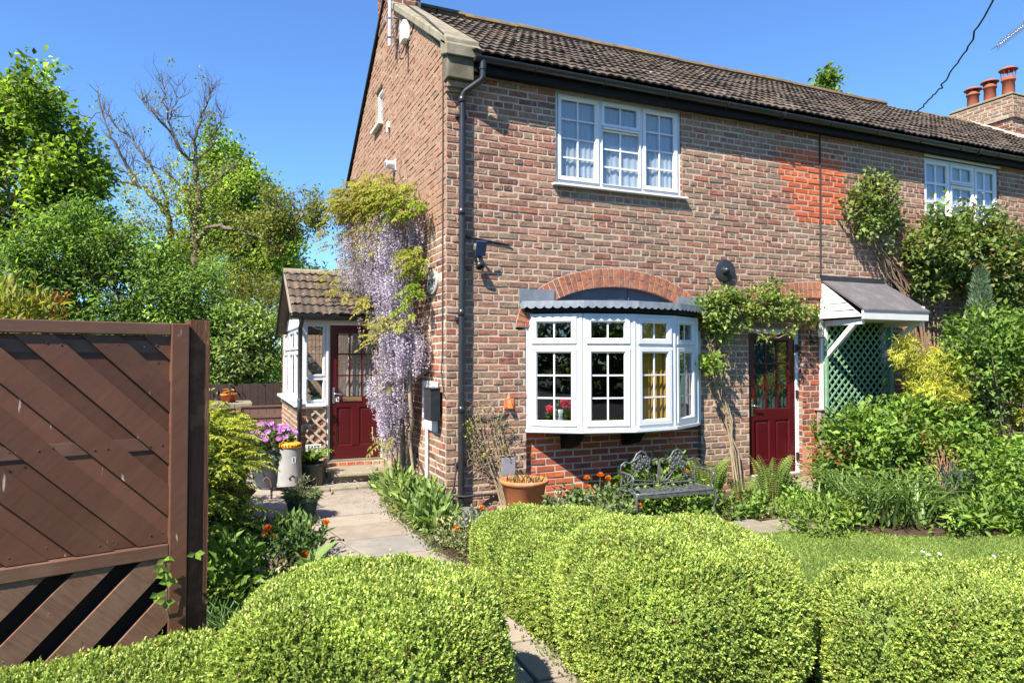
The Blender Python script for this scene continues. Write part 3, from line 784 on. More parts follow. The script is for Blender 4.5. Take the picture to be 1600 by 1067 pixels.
# ---- doors
def door(parent, fn, u0, u1, z0, z1, name, netmat, left_handle=True, fw=.055, hinges=True):
    mb = MB(); mb.ring(fn, u0, u1, z0, z1, [(0, -.09), (0, .0), (fw - .01, .0), (fw, -.01), (fw, -.09)])
    fr = mb.build('door_frame', M['upvc'], parent)
    a, b, c, d = u0 + fw + .004, u1 - fw - .004, z0 + .045, z1 - fw - .004
    w = b - a; st = .105; zm = c + (d - c) * .405
    mb = MB()
    S = [(0, -.055), (0, -.012), (st - .012, -.012), (st, -.022), (st, -.055)]
    mb.ring(fn, a, b, c, d, S)
    mb.extrude([(a + st - .01, zm - .035), (b - st + .01, zm - .035), (b - st + .01, zm + .11), (a + st - .01, zm + .11)], fn, -.054, -.0125)
    mb.extrude([(a + st - .01, c + .08), (b - st + .01, c + .08), (b - st + .01, c + .19), (a + st - .01, c + .19)], fn, -.054, -.013)
    um = (a + b) / 2; mb.extrude([(um - .05, c + .18), (um + .05, c + .18), (um + .05, zm - .03), (um - .05, zm - .03)], fn, -.054, -.013)
    for (p, q) in ((a + st, um - .05), (um + .05, b - st)):
        mb.ring(fn, p, q, c + .19, zm - .035, [(0, -.013), (.014, -.028), (.03, -.028), (.045, -.02), (.046, -.02)])
        mb.extrude([(p + .045, c + .235), (q - .045, c + .235), (q - .045, zm - .08), (p + .045, zm - .08)], fn, -.05, -.0205)
    dr = mb.build(name, M['door_red'], parent)
    g0, g1, h0, h1 = a + st, b - st, zm + .11, d - st
    mb = MB(); bars(mb, fn, g0, g1, h0, h1, 3, 3, d=-.026, w=.022, t=.018); mb.ring(fn, g0 - .002, g1 + .002, h0 - .002, h1 + .002, [(0, -.03), (0, -.014), (.012, -.02), (.012, -.03)]); mb.build('glazing_bar', M['door_red'], dr)
    mb = MB(); mb.face([fn(g0, h0, -.03), fn(g1, h0, -.03), fn(g1, h1, -.03), fn(g0, h1, -.03)]); mb.build('pane', M['glass'], dr)
    mb = MB(); wavy(mb, fn, g0 - .02, g1 + .02, h0 - .03, h1 + .02, -.09, .014, 9, seed=8, scallop=.02); mb.build('curtain', netmat, dr)
    hu = a + .05 if left_handle else b - .05; sg = 1 if left_handle else -1
    mb = MB(); P = lambda u, z, d: Vector(fn(u, z, d))
    mb.extrude([(hu - .016, zm + .02), (hu + .016, zm + .02), (hu + .016, zm + .25), (hu - .016, zm + .25)], fn, -.012, -.002)
    mb.tube([P(hu, zm + .16, -.004), P(hu, zm + .16, .035), P(hu + sg * .015, zm + .16, .042), P(hu + sg * .12, zm + .155, .042)], .009, 8)
    mb.build('handle', M['chrome'], dr)
    mb = MB(); mb.extrude([(u0 + .02, z0 - .0), (u1 - .02, z0 - .0), (u1 - .02, z0 + .04), (u0 + .02, z0 + .04)], fn, -.09, .035); mb.build('threshold', M['dark_stone'], parent)
    if hinges:
        hu = b + .012 if left_handle else a - .012
        for z in (c + .22, (c + d) / 2 + .12, d - .2):
            mb = MB(); mb.tube([P(hu, z - .055, .008), P(hu, z + .055, .008)], .015, 8); mb.extrude([(hu, z - .05), (hu + .035, z - .05), (hu + .035, z + .05), (hu, z + .05)], fn, -.001, .012)
            mb.build('hinge', M['black'], dr)
    return dr
d1 = door(house, lambda u, z, d: (u, .055 - d, z), 4.19, 5.12, .09, 2.10, 'door', M['net_door'])
mb = MB(); mb.box(5.60, .50, .05, 6.72, .54, 2.3, (.02, .02, .02)); mb.box(5.75, .47, .12, 6.6, .50, 2.06, (.02, .03, .022)); mb.box(5.60, .02, .05, 5.62, .5, 2.3, (.05, .03, .025)); mb.box(6.70, .02, .05, 6.72, .5, 2.3, (.05, .03, .025)); mb.build('inner_door', M['plain'], house)  # door plus recess back and sides, coloured near black to stand for deep shade

def text_mesh(name, body, size, mat, parent, matrix, depth=.002, bold=0.0, align='CENTER', xs=1.0, loc=None):
    cu = bpy.data.curves.new(name, 'FONT'); cu.body = body; cu.size = size; cu.extrude = depth; cu.offset = bold; cu.align_x = align; cu.align_y = 'CENTER'
    tmp = bpy.data.objects.new('tmp', cu); LINK.objects.link(tmp)
    bpy.context.view_layer.update()
    me = bpy.data.meshes.new_from_object(tmp.evaluated_get(bpy.context.evaluated_depsgraph_get()))
    bpy.data.objects.remove(tmp)
    me.transform(Matrix.Diagonal((xs, 1, 1, 1))); me.transform(matrix)
    off = ORIGIN[parent.name] if parent is not None else (0, 0, 0)
    me.transform(Matrix.Translation((-off[0], -off[1], -off[2])))
    at = me.attributes.new('Col', 'FLOAT_COLOR', 'FACE')
    me.name = name; me.materials.clear()
    return finish(me, name, mat, parent, None)
def frame_mat(origin, u, v):
    u = Vector(u).normalized(); v = Vector(v).normalized(); n = u.cross(v)
    return Matrix(((u.x, v.x, n.x, origin[0]), (u.y, v.y, n.y, origin[1]), (u.z, v.z, n.z, origin[2]), (0, 0, 0, 1)))
M['ink'] = surf('ink', (.02, .02, .022), .6, .1, 5, 2)

# ---- porch on the gable wall
PY, PX0, PX1, PB = 2.98, -1.19, -.012, 6.15
porch = thing('porch', 'small brick and white glazed porch with tiled roof beside the wisteria', 'porch', (-.6, 4.5, 0))
pal_porch = lambda u, z, r: jit(r.choice([(.47, .12, .05), (.42, .11, .06), (.36, .11, .075), (.45, .17, .09), (.40, .28, .18)]), r, .14)
mb = MB(); 
brickwork(mb, lambda u, z, d: (u, PY - d, z), lambda z: [(PX0, -.835)], -.1, 1.03, pal_porch, 51)
brickwork(mb, lambda u, z, d: (PX0 - d, u, z), lambda z: [(PY, PB)], -.1, 1.03, lambda u, z, r: jit(r.choice(BUFF + PINK), r), 52)
brickwork(mb, lambda u, z, d: (u, PY - .02 - d, z), lambda z: [(-.83, -.01)], -.02, .2, pal_porch, 53)
mb.face([(PX0, PB, -.1), (0, PB, -.1), (0, PB, 2.3), (PX0, PB, 2.3)], (.3, .2, .14))
mb.build('porch_wall', [M['brick'], M['mortar_white']], porch)
fp = lambda u, z, d: (u, PY + .03 - d, z)
w = window(porch, fp, PX0, -.845, 1.06, 2.215, [(PX0 + .07, -.865, 1.45, 2.18, 1, 1, .022), (PX0 + .07, -.865, 1.09, 1.41, 1, 1, .022)], [(PX0 + .04, 1.08, 2.2, .07)], [(1.43, PX0, -.85, .05)])
mb = MB()
u0, u1 = PX0 + .10, -.89
for i in range(1, 4): mb.bar(fp(u0 + (u1 - u0) * i / 4, 1.45, -.014), fp(u0 + (u1 - u0) * i / 4, 2.18, -.014), .006, .004, (0, 1, 0))
for j in range(1, 7): mb.bar(fp(u0, 1.45 + .73 * j / 7, -.013), fp(u1, 1.45 + .73 * j / 7, -.013), .006, .004, (0, 1, 0))
mb.build('lead_strip', M['lead_dark'], w)
mb = MB(); mb.box(PX0 - .09, PY - .07, 1.015, -.845, PY + .06, 1.06); mb.box(PX0 - .09, PY + .06, 1.015, PX0 + .06, PB, 1.06); mb.build('sill', M['upvc'], w, bevel=.006)
fs = lambda u, z, d: (PX0 + .03 - d, u, z)
L = []; mu = []; N = 3
for k in range(N):
    a = PY + .1 + (PB - PY - .15) * k / N; b = PY + .1 + (PB - PY - .15) * (k + 1) / N
    L += [(a + .02, b - .02, 1.10, 1.78, 1, 1, .03), (a + .02, b - .02, 1.84, 2.13, 1, 1, .03)]
    if k: mu.append((a, 1.08, 2.15, .06))
w2 = window(porch, fs, PY + .031, PB, 1.06, 2.17, L, mu, [(1.81, PY + .06, PB - .04, .05)])
mb = MB(); mb.box(PX0 + .01, PY - .01, 2.215, 0, PY + .06, 2.31); mb.box(-.845, PY + .0, .2, -.815, PY + .09, 2.215); mb.box(PX0, PY + .06, 2.17, PX0 + .05, PB, 2.34)
apex_y, apex_z = 4.12, 3.06
mb.face([(PX0 + .02, PY - .1, 2.32), (PX0 + .02, PB, 2.32), (PX0 + .02, apex_y + .55, apex_z - .3), (PX0 + .02, apex_y, apex_z - .02)])
mb.build('fascia_board', M['paint_white'], porch)
pd = door(porch, lambda u, z, d: (u, PY + .04 - d, z), -.815, -.012, .2, 2.215, 'door', M['net_porch'], hinges=False, fw=.03)
mb = MB(); zl = 1.075; fd = lambda u, z, d: (u, PY + .04 - d, z)
mb.extrude([(-.60, zl), (-.33, zl), (-.33, zl + .062), (-.60, zl + .062)], fd, -.013, -.002); mb.extrude([(-.575, zl + .012), (-.36, zl + .012), (-.36, zl + .05), (-.575, zl + .05)], fd, -.003, .003)
mb.build('letterbox', M['brass'], pd, bevel=.003)
mb = MB(); mb.extrude([(-.70, zl), (-.655, zl), (-.655, zl + .065), (-.70, zl + .065)], fd, -.0125, -.007); np_ = mb.build('number_plate', M['upvc'], pd)
text_mesh('number', '1', .06, M['ink'], pd, frame_mat(fd(-.677, zl + .032, -.006), (1, 0, 0), (0, 0, 1)), .001, .002)
# porch roof
mb = MB(); S = Vector((0, apex_y - 2.86, apex_z - 2.30)); S0 = Vector((-1.33, 2.86, 2.32))
tiled(mb, S0, (1, 0, 0), S, 1.32, S.length, pitch=.105, gauge=.262, tile_w=.105, amp=.012, seed=9, sag=.004)
Sb = Vector((0, -(5.35 - apex_y), -(apex_z - 2.2)))
mb.face([(-1.33, apex_y, apex_z), (-.01, apex_y, apex_z), (-.01, 5.6, 2.12), (-1.33, 5.6, 2.12)], (.11, .085, .065))
mb.face([(-1.30, 2.9, 2.30), (-.01, 2.9, 2.30), (-.01, apex_y, apex_z - .03), (-1.30, apex_y, apex_z - .03)], (.05, .04, .03))
pr = mb.build('porch_roof', M['tile'], porch)
mb = MB()
x = -1.35
while x < -.05:
    x2 = min(-.01, x + .4); P = [[(X, apex_y + .1 * math.cos(t), apex_z - .03 + .085 * math.sin(t)) for t in [math.pi * k / 8 for k in range(9)]] for X in (x, x2 - .008)]
    mb.grid(P, (1, 1, 1), True); mb.face(P[0]); x = x2
mb.build('ridge_tile', M['dark_stone'], pr)
mb = MB()
mb.bar((-1.338, 2.82, 2.26), (-1.338, apex_y, apex_z - .05), .02, .06, (0, 0, 1))
mb.build('barge_board', M['timber_grey'], porch)
mb = MB(); mb.bar((-1.345, 5.62, 2.06), (-1.345, apex_y, apex_z - .03), .03, .09, (0, 0, 1)); mb.build('rear_barge', M['fascia'], porch)
mb = MB(); 
rows = [[(X, 2.80 + .05 * math.cos(t), 2.30 + .05 * math.sin(t)) for t in [math.pi + math.pi * k / 8 for k in range(9)]] for X in (-1.36, -.7, -.02)]
mb.grid(rows, (1, 1, 1), True); mb.face(rows[0]); mb.build('gutter', M['black'], porch)
mb = MB(); mb.box(-1.36, 2.85, 2.245, -.02, 2.87, 2.335); mb.build('fascia', M['fascia'], porch)
mb = MB(); mb.tube([(-1.21, 2.80, 2.26), (-1.21, 2.80, 2.20), (-1.215, 2.90, 2.12), (-1.215, 2.90, 1.13), (-1.225, 2.83, 1.02), (-1.225, 2.83, .93), (-1.215, 2.92, .86), (-1.215, 2.92, .0)], .03, 12)
for z in (1.10, .88): mb.lathe([(.03, z - .04), (.037, z - .035), (.037, z + .03), (.03, z + .035)], (-1.215, 2.90 if z > 1 else 2.92, 0), 12)
mb.build('downpipe', M['black'], porch)
mb = MB(); mb.box(-1.18, PY + .05, -.02, -.01, PB, .12); mb.build('floor', M['dark_stone'], porch)
# blue pot on the porch sill
mb = MB(); mb.lathe([(.04, 1.08), (.05, 1.15), (.052, 1.15), (.045, 1.15), (.035, 1.1)], (-.99, PY + .14, 0), 14, (.12, .22, .30))
bp = mb.build('plant_pot', M['plain'], None, (-.99, PY + .14, 1.08)); tag(bp, 'small blue pot standing on the porch window sill behind the glass', 'pot')
g = np.random.default_rng(5); lv = Leaves(5); n = 30; lv.add(np.tile([-.99, PY + .14, 1.15], (n, 1)), rand_dir(g, n) * [1, 1, .5] + [0, 0, .8], rand_dir(g, n), .12, .02, mixcol(g, n, [(.08, .14, .04)])); lv.build('leaves', M['leaf'], bp)
# door steps
st = thing('door_step', 'two worn sandstone steps below the maroon porch door', 'step', (-.45, 2.75, 0))
mb = MB(); mb.hexa([(-.86, 2.40, .09), (.0, 2.32, .09), (.0, 2.96, .09), (-.86, 2.96, .09), (-.85, 2.42, .145), (-.01, 2.33, .15), (-.01, 2.96, .155), (-.85, 2.96, .155)]); mb.build('tread', M['stone'], st, bevel=.018)
mb = MB(); mb.box(-.82, 2.46, -.02, -.0, 2.96, .09); mb.build('riser', M['stone'], st, bevel=.01)
mb = MB(); r = random.Random(3); x = -1.22
while x < -.15:
    x2 = x + r.uniform(.26, .4); mb.box(x, 1.88 + r.uniform(-.02, .02), -.02, min(x2, -.1) - .012, 2.12, .045 + r.uniform(-.005, .006)); x = x2
mb.build('kerb_block', M['stone'], st, bevel=.012)
st2 = MB(); st2.hexa([(4.22, -.55, -.05), (5.35, -.6, -.05), (5.35, -.0, -.05), (4.22, -.0, -.05), (4.23, -.54, .07), (5.33, -.59, .06), (5.33, -.0, .075), (4.23, -.0, .08)])
o = st2.build('door_step', M['stone'], None, (4.8, -.3, 0), bevel=.02); tag(o, 'flat grey stone step below the right hand maroon door', 'step')
# ---------------------------------------------------------------- timber fence panel and its post
M['fence'] = surf('fence_stain', None, .45, .24, 4, 7, .35, 40, .003, .35, stretch=(1, 1, 9), rot=(0, R(45), 0), stain=(.16, .082, .042), stain_scale=2.2, stain_lo=.5, stain_hi=.85, speck=(.42, .34, .27), speck_scale=40, speck_t=.71, speck_stretch=(1, 1, .16))
M['fence_low'] = surf('fence_worn', (.16, .085, .052), .6, .4, 5, 8, .6, 40, .004, .3, stretch=(1, 1, 12), rot=(0, R(-45), 0), stain=(.24, .15, .098), stain_scale=2.5, stain_lo=.46, stain_hi=.8, speck=(.30, .26, .22), speck_scale=50, speck_t=.74)
M['fence_rail'] = surf('fence_rail', (.115, .055, .034), .5, .3, 6, 8, .4, 45, .003, .4, stretch=(.1, 1, 1), stain=(.19, .115, .075), stain_scale=3, stain_lo=.48, stain_hi=.8, speck=(.34, .3, .26), speck_scale=45, speck_t=.75)
M['rusty'] = surf('rusty_nail', (.045, .03, .022), .7, .3, 20, 3)
M['fence_shade'] = surf('fence_shade', (.030, .020, .016), .8, .3, 6, 6, .4, 40)  # fence brown taken near black: deep shadow behind the lower boards, put into colour
M['fence_post'] = surf('fence_post', (.105, .048, .03), .9, .5, 9, 8, 1.0, 60, .012, .15, stretch=(1, 1, .06), stain=(.21, .11, .06), stain_scale=6, stain_lo=.5, stain_hi=.7)
def clip_poly(P, x0, x1, z0, z1):
    def cut(P, f, inter):
        out = []
        for i in range(len(P)):
            a, b = P[i - 1], P[i]
            if f(b):
                if not f(a): out.append(inter(a, b))
                out.append(b)
            elif f(a): out.append(inter(a, b))
        return out
    def ix(X): return lambda a, b: (X, a[1] + (b[1] - a[1]) * (X - a[0]) / (b[0] - a[0]))
    def iz(Z): return lambda a, b: (a[0] + (b[0] - a[0]) * (Z - a[1]) / (b[1] - a[1]), Z)
    for f, i in ((lambda p: p[0] >= x0, ix(x0)), (lambda p: p[0] <= x1, ix(x1)), (lambda p: p[1] >= z0, iz(z0)), (lambda p: p[1] <= z1, iz(z1))):
        if P: P = cut(P, f, i)
    return P
fence = thing('timber_fence', 'dark brown timber fence panel with slanting boards at the edge of the garden', 'fence', (-2.385, -3.555, 0), R(14.7), local=True)
FN = lambda u, z, d: (u, -d, z)
mb = MB(); rng = random.Random(5)
ZT, ZM, ZL = 1.806, .855, .06; XL, XR = -1.80, -.078
t = R(45); per = .238
for k in range(-3, 18):
    x = -2.33 + k * per
    for (w, d0, d1, sh) in ((.142, -.009, .003, 0), (.17, -.034, -.016, .115)):
        P = [(x + sh - 0, 3.0), (x + sh + w, 3.0), (x + sh + w + 3 / math.tan(t), 0), (x + sh + 3 / math.tan(t), 0)]
        P = [(a - (3.0 - 1.8) / math.tan(t), b) for a, b in P]
        q = clip_poly(P, XL, XR, ZM + .004, ZT - .003)
        if len(q) > 2: j = rng.uniform(-.003, .003); mb.extrude(list(reversed(q)), FN, d0 + j * .4, d1 + j * .4, jit((.095, .040, .024), rng, .18))
mb.build('upper_board', M['fence'], fence, bevel=.0012)
mb = MB()
for z in (1.755, 1.315): mb = MB(); mb.box(XL, .0095, z - .03, XR, .0178, z + .025); mb.build('batten', M['fence_rail'], fence)
mb = MB(); t = R(45)
for k in range(-2, 14):
    x = -3.25 + k * .252
    P = [(x, 0), (x + .150, 0), (x + .150 + 1.2 / math.tan(t), 1.2), (x + 1.2 / math.tan(t), 1.2)]
    q = clip_poly(P, XL, XR, ZL, ZM - .058)
    if len(q) > 2: mb.extrude(q, FN, -.012, .012)
mb.build('lower_board', M['fence_low'], fence, bevel=.0015)
mb = MB(); mb.box(XL, .075, ZL, XR + .01, .085, ZM - .02); mb.build('backing', M['fence_shade'], fence)
mb = MB(); mb.box(XL, -.016, ZT, XR, .045, ZT + .055); mb.build('rail', M['fence_rail'], fence, bevel=.004)
mb = MB(); mb.box(XL, -.02, ZM - .06, XR, .04, ZM + .0); mb.build('rail', M['fence_rail'], fence, bevel=.004)
mb = MB(); mb.box(XR, -.022, .02, -.0, .045, 1.862, (.115, .05, .03)); mb.build('stile', M['fence'], fence, bevel=.005)
post = thing('fence_post', 'rough sawn brown post standing just behind the end of the fence panel', 'post', (-2.385, -3.555, 0), R(14.7), local=True)
mb = MB(); rng = random.Random(1)
rows = []
for z in [-.1 + 1.982 * i / 30 for i in range(31)]:
    rows.append([(.008 + rng.uniform(-.001, .001), .004, z), (.094 + rng.uniform(-.003, .002), .004, z), (.094 + rng.uniform(-.003, .002), .094, z), (.008, .094, z)])
mb.grid(rows, (1, 1, 1), False, True); mb.face([(a, b, c + .0) for a, b, c in rows[-1]]); mb.build('shaft', M['fence_post'], post)
mb = MB(); rng = random.Random(9)
for z in (1.755, 1.315, .90):
    for k in range(9):
        x = -1.72 + k * .195 + rng.uniform(-.03, .03)
        for q in (0, .05): mb.lathe([(.0001, .0045), (.004, .0042), (.0045, .003)], (x + q, 0, z + rng.uniform(-.012, .012)), 7, axis=(0, -1, 0))
mb.build('nail_heads', M['rusty'], fence)
# ivy sprig on the stile
lv = Leaves(77); g = lv.g
P = np.array([[-.10, -.05, .80], [-.115, -.055, .765], [-.10, -.05, .735], [-.085, -.05, .70], [-.13, -.06, .655], [-.095, -.05, .61], [.03, -.04, .80]])
P = np.repeat(P, 3, 0); lv.add(P, np.array([[0, -.5, -.6], [.8, -.3, -.1], [-.8, -.3, -.1]] * 7) + g.standard_normal((21, 3)) * .25, [0, -1, .3], .042, .03, mixcol(g, 21, [(.22, .34, .04), (.15, .24, .04)]), .15, .1, .5)
ivm = MB(); ivm.tube([(-.06, .0, .45), (-.09, -.042, .6), (-.085, -.045, .7), (-.1, -.05, .8)], .003, 5, (.10, .08, .05))
ivy = thing('ivy_sprig', 'small bright green ivy sprig climbing over the fence stile', 'ivy', (-2.385, -3.555, 0), R(14.7), local=True)
lv.build('foliage', M['leaf'], ivy); ivm.build('stem', M['twig'], ivy)

# ---------------------------------------------------------------- fittings on the gable
def single(mb, name, label, cat, mat, loc, bevel=0, group=None):
    o = mb.build(name, mat, None, loc, bevel); tag(o, label, cat, group); return o
mb = MB(); n = 40
pl = thing('house_sign', 'oval pale stone name plaque on the gable wall near the wisteria', 'sign', (0, .45, 2.57))
ov = lambda s, d: [(-d, .45 + .20 * s * math.cos(2 * math.pi * k / n), 2.57 + .14 * s * math.sin(2 * math.pi * k / n)) for k in range(n)]
rows = [ov(1, .004), ov(1, .022), ov(.95, .03)]; mb.grid(rows, (1, 1, 1), False, True); mb.face(rows[-1]); mb.build('plate', surf('plaque', (.36, .345, .32), .7, .1, 12, 5, .1, 60), pl)
text_mesh('lettering', 'EASTVIEW', .092, M['ink'], pl, frame_mat((-.0312, .45, 2.57), (0, -1, 0), (0, 0, 1)), .001, .002, xs=.72)
mb = MB(); mb.box(-.05, .60, 2.76, -.002, .68, 2.85); mb.lathe([(.03, 2.70), (.034, 2.74), (.03, 2.76)], (-.04, .64, 0), 12); single(mb, 'sensor', 'small white sensor box on the gable wall above the oval plaque', 'sensor', M['upvc'], (0, .64, 2.7), .006)
box = thing('letter_box', 'black letter box on a weathered white board beside the wisteria', 'letter box', (0, .3, .95))
mb = MB(); mb.box(-.036, .22, .88, -.014, .80, 1.44); mb.build('board', M['paint_white'], box, bevel=.004)
mb = MB(); mb.hexa([(-.145, .08, 1.02), (-.037, .08, 1.02), (-.037, .34, 1.02), (-.145, .34, 1.02), (-.145, .08, 1.36), (-.037, .08, 1.385), (-.037, .34, 1.385), (-.145, .34, 1.36)]); mb.box(-.152, .07, 1.365, -.037, .35, 1.378); mb.box(-.150, .13, 1.29, -.144, .29, 1.305)
mb.build('case', M['black'], box, bevel=.005)
mb = MB(); mb.tube([(-.03, .62, .90), (-.03, .62, .05)], .022, 10); single(mb, 'waste_pipe', 'thin white pipe running down the gable wall below the letter box', 'pipe', M['upvc'], (-.03, .74, .05))
mb = MB(); mb.lathe([(.05, 0), (.06, .01), (.055, .10), (.06, .11), (.06, .13), (.04, .13)], (-.01, 2.36, 4.42), 14, axis=(-1, 0, 0)); mb.box(-.015, 2.29, 4.34, -.002, 2.43, 4.50); single(mb, 'vent_cowl', 'white plastic vent cowl sticking out of the gable above the wisteria', 'vent', M['upvc'], (0, 2.36, 4.42))
mb = MB(); mb.box(-.05, 2.66, 5.05, -.002, 2.74, 5.14); mb.tube([(-.04, 2.7, 5.05), (-.045, 2.69, 4.98)], .015, 8); single(mb, 'wall_bracket', 'tiny cream bracket on the gable below the small window', 'bracket', M['paint_white'], (0, 2.7, 5.05), .004)
ae = thing('aerial_mast', 'white aerial pole clamped to the top of the gable wall', 'mast', (-.12, 2.2, 6.05))
mb = MB(); mb.tube([(-.13, 2.18, 6.02), (-.13, 2.18, 7.6)], .024, 10); mb.build('pole', M['upvc'], ae)
for z in (6.13, 6.40):
    mb = MB(); mb.box(-.16, 2.15, z, -.003, 2.30, z + .02); mb.box(-.02, 2.22, z - .04, -.003, 2.36, z + .06); mb.build('clamp', M['chrome'], ae, bevel=.003)
mb = MB(); mb.box(-.10, 1.55, 5.86, -.003, 1.74, 6.12); amp = single(mb, 'junction_box', 'white cable junction box on the gable beside the aerial pole', 'box', M['upvc'], (0, 1.64, 5.86), .012)
mb = MB()
mb.tube([(-.10, 2.15, 6.3), (-.06, 2.05, 5.9), (-.04, 1.85, 5.80), (-.03, 1.7, 5.86)], .008, 6); mb.tube([(-.03, 1.6, 5.86), (-.012, 1.45, 5.9), (-.012, 1.3, 6.0), (-.012, .25, 5.25), (-.014, .10, 5.12), (-.014, .08, 4.9), (-.014, .075, 1.75), (-.03, .06, 1.55), (-.02, .05, 1.45), (-.03, -.02, 1.3)], .007, 6)
mb.tube([(-.012, 1.62, 5.86), (-.012, 1.62, 5.45)], .008, 6)
mb.tube([(.2, 3.0, 7.25), (.12, 2.2, 6.66), (.03, 1.0, 5.92), (-.066, -.1, 5.2), (-.03, -.03, 4.98)], .009, 6)
single(mb, 'wiring', 'thin dark cable clipped down the gable from junction box to corner', 'cable', M['cable'], (0, .08, 1.3))
mb = MB(); mb.tube([(-.03, 1.45, .62), (-.03, 1.1, .50), (-.03, .80, .38), (-.03, .45, .27), (-.04, .30, .245), (-.03, .12, .235), (.02, -.03, .23), (.16, -.12, .22), (.5, -.03, .2), (.9, -.025, .19)], .013, 7)
mb.tube([(.02, -.03, .23), (.06, -.10, .30), (.09, -.09, .5), (.1, -.03, .62)], .01, 6); mb.box(-.055, 1.1, .46, -.003, 1.18, .54); single(mb, 'cable', 'black garden cable looping round the foot of the house corner', 'cable', M['cable'], (0, 0, .2))

# ---------------------------------------------------------------- fittings on the front wall
fl = thing('security_light', 'small solar security light high beside the downpipe', 'light', (.40, 0, 2.8))
M['solar'] = surf('solar_panel', (.03, .055, .12), .15, .15, 30, 2, 0, spec=.6)
mb = MB(); mb.hexa([(.30, -.10, 2.82), (.42, -.10, 2.82), (.42, -.085, 2.83), (.30, -.085, 2.83), (.30, -.165, 2.97), (.42, -.165, 2.97), (.42, -.15, 2.98), (.30, -.15, 2.98)]); mb.build('panel', M['solar'], fl, bevel=.003)
mb = MB(); mb.bar((.36, -.003, 2.85), (.36, -.12, 2.88), .02, .02); mb.box(.32, -.02, 2.78, .40, -.003, 2.9); mb.lathe([(.02, 0), (.045, .02), (.05, .07), (.03, .08)], (.36, -.06, 2.75), 12, axis=(0, -.7, -.7)); mb.tube([(.36, -.03, 2.8), (.36, -.05, 2.76)], .012, 6); mb.build('lamp', M['black'], fl)
def fcable(pts, r, label, name='cable'):
    mb = MB(); mb.tube(pts, r, 6); return single(mb, name, label, 'cable', M['cable'], pts[0])
fcable([(.12, -.02, 3.05), (.3, -.016, 3.03), (.55, -.016, 3.0), (.72, -.016, 2.985), (.75, -.03, 2.99)], .012, 'short black cable end stapled above the security light')
fcable([(5.49, -.02, 4.84), (5.485, -.018, 3.9), (5.475, -.018, 2.86)], .011, 'thin dark cable dropping straight through the orange brick patch')
fcable([(.25, -.02, 1.05), (.45, -.018, 1.03), (.65, -.018, 1.05), (.72, -.02, 1.12)], .009, 'short dark cable beside the small orange wall fitting')
mb = MB(); mb.box(.68, -.018, 1.13, .80, -.003, 1.25); mb.hexa([(.71, -.07, 1.14), (.77, -.07, 1.14), (.77, -.018, 1.16), (.71, -.018, 1.16), (.725, -.055, 1.2), (.755, -.055, 1.2), (.76, -.018, 1.24), (.72, -.018, 1.24)]); single(mb, 'wall_fitting', 'small orange clay wall fitting left of the bay window', 'fitting', M['pot_orange'], (.74, 0, 1.13), .005)
wd = thing('wall_ornament', 'round black ornament on the brick wall above the climbing rose', 'ornament', (3.79, 0, 2.84))
mb = MB(); mb.lathe([(.001, .03), (.13, .022), (.15, .012), (.148, .0)], (3.79, -.012, 2.84), 32, axis=(-.18, -1, .04)); mb.lathe([(.001, .09), (.03, .085), (.035, .05), (.06, .035), (.06, .02)], (3.79, -.012, 2.84), 20, axis=(-.18, -1, .04)); mb.build('disc', M['black'], wd)
dg = thing('glass_roundel', 'round dark stained glass roundel on the wall above the door canopy', 'ornament', (7.05, 0, 2.85))
mb = MB(); mb.lathe([(.001, .012), (.14, .012), (.15, .006), (.148, .0)], (7.05, -.02, 2.85), 28, (.03, .03, .03), axis=(0, -1, 0)); mb.lathe([(.138, .012), (.145, .02), (.152, .012)], (7.05, -.02, 2.85), 28, (.02, .02, .02), axis=(0, -1, 0)); 
rr = random.Random(6); CC = [(.30, .02, .02), (.35, .10, .02), (.02, .12, .13), (.10, .20, .25), (.25, .04, .08), (.04, .05, .10)]
for k in range(9):
    a = k * .7; 
    for (p, q) in ((.02, .065), (.07, .13)): mb.face([(7.05 + rad * math.cos(a + da), -.0335, 2.85 + rad * math.sin(a + da)) for rad, da in ((p, .03), (q, .03), (q, .62), (p, .62))], rr.choice(CC))
mb.build('disc', M['plain'], dg)
ln = thing('wall_lantern', 'black framed wall lantern between the maroon door and the canopy', 'lantern', (5.29, 0, 1.95))
mb = MB(); mb.box(5.26, -.03, 1.9, 5.32, -.0, 2.02)
for dx in (-.055, .055):
    for dy in (-.055, .055): mb.bar((5.29 + dx, -.12 + dy, 1.99), (5.29 + dx * 1.15, -.12 + dy * 1.15, 2.19), .012, .012)
mb.box(5.22, -.19, 1.975, 5.36, -.05, 1.992); mb.hexa([(5.215, -.195, 2.19), (5.365, -.195, 2.19), (5.365, -.045, 2.19), (5.215, -.045, 2.19), (5.27, -.14, 2.25), (5.31, -.14, 2.25), (5.31, -.10, 2.25), (5.27, -.10, 2.25)]); mb.tube([(5.29, -.02, 1.94), (5.29, -.08, 1.91), (5.29, -.12, 1.93), (5.29, -.12, 1.98)], .012, 6)
mb.build('frame', M['black'], ln)
mb = MB(); mb.box(5.24, -.17, 1.995, 5.34, -.07, 2.188); mb.build('pane', M['glass'], ln)

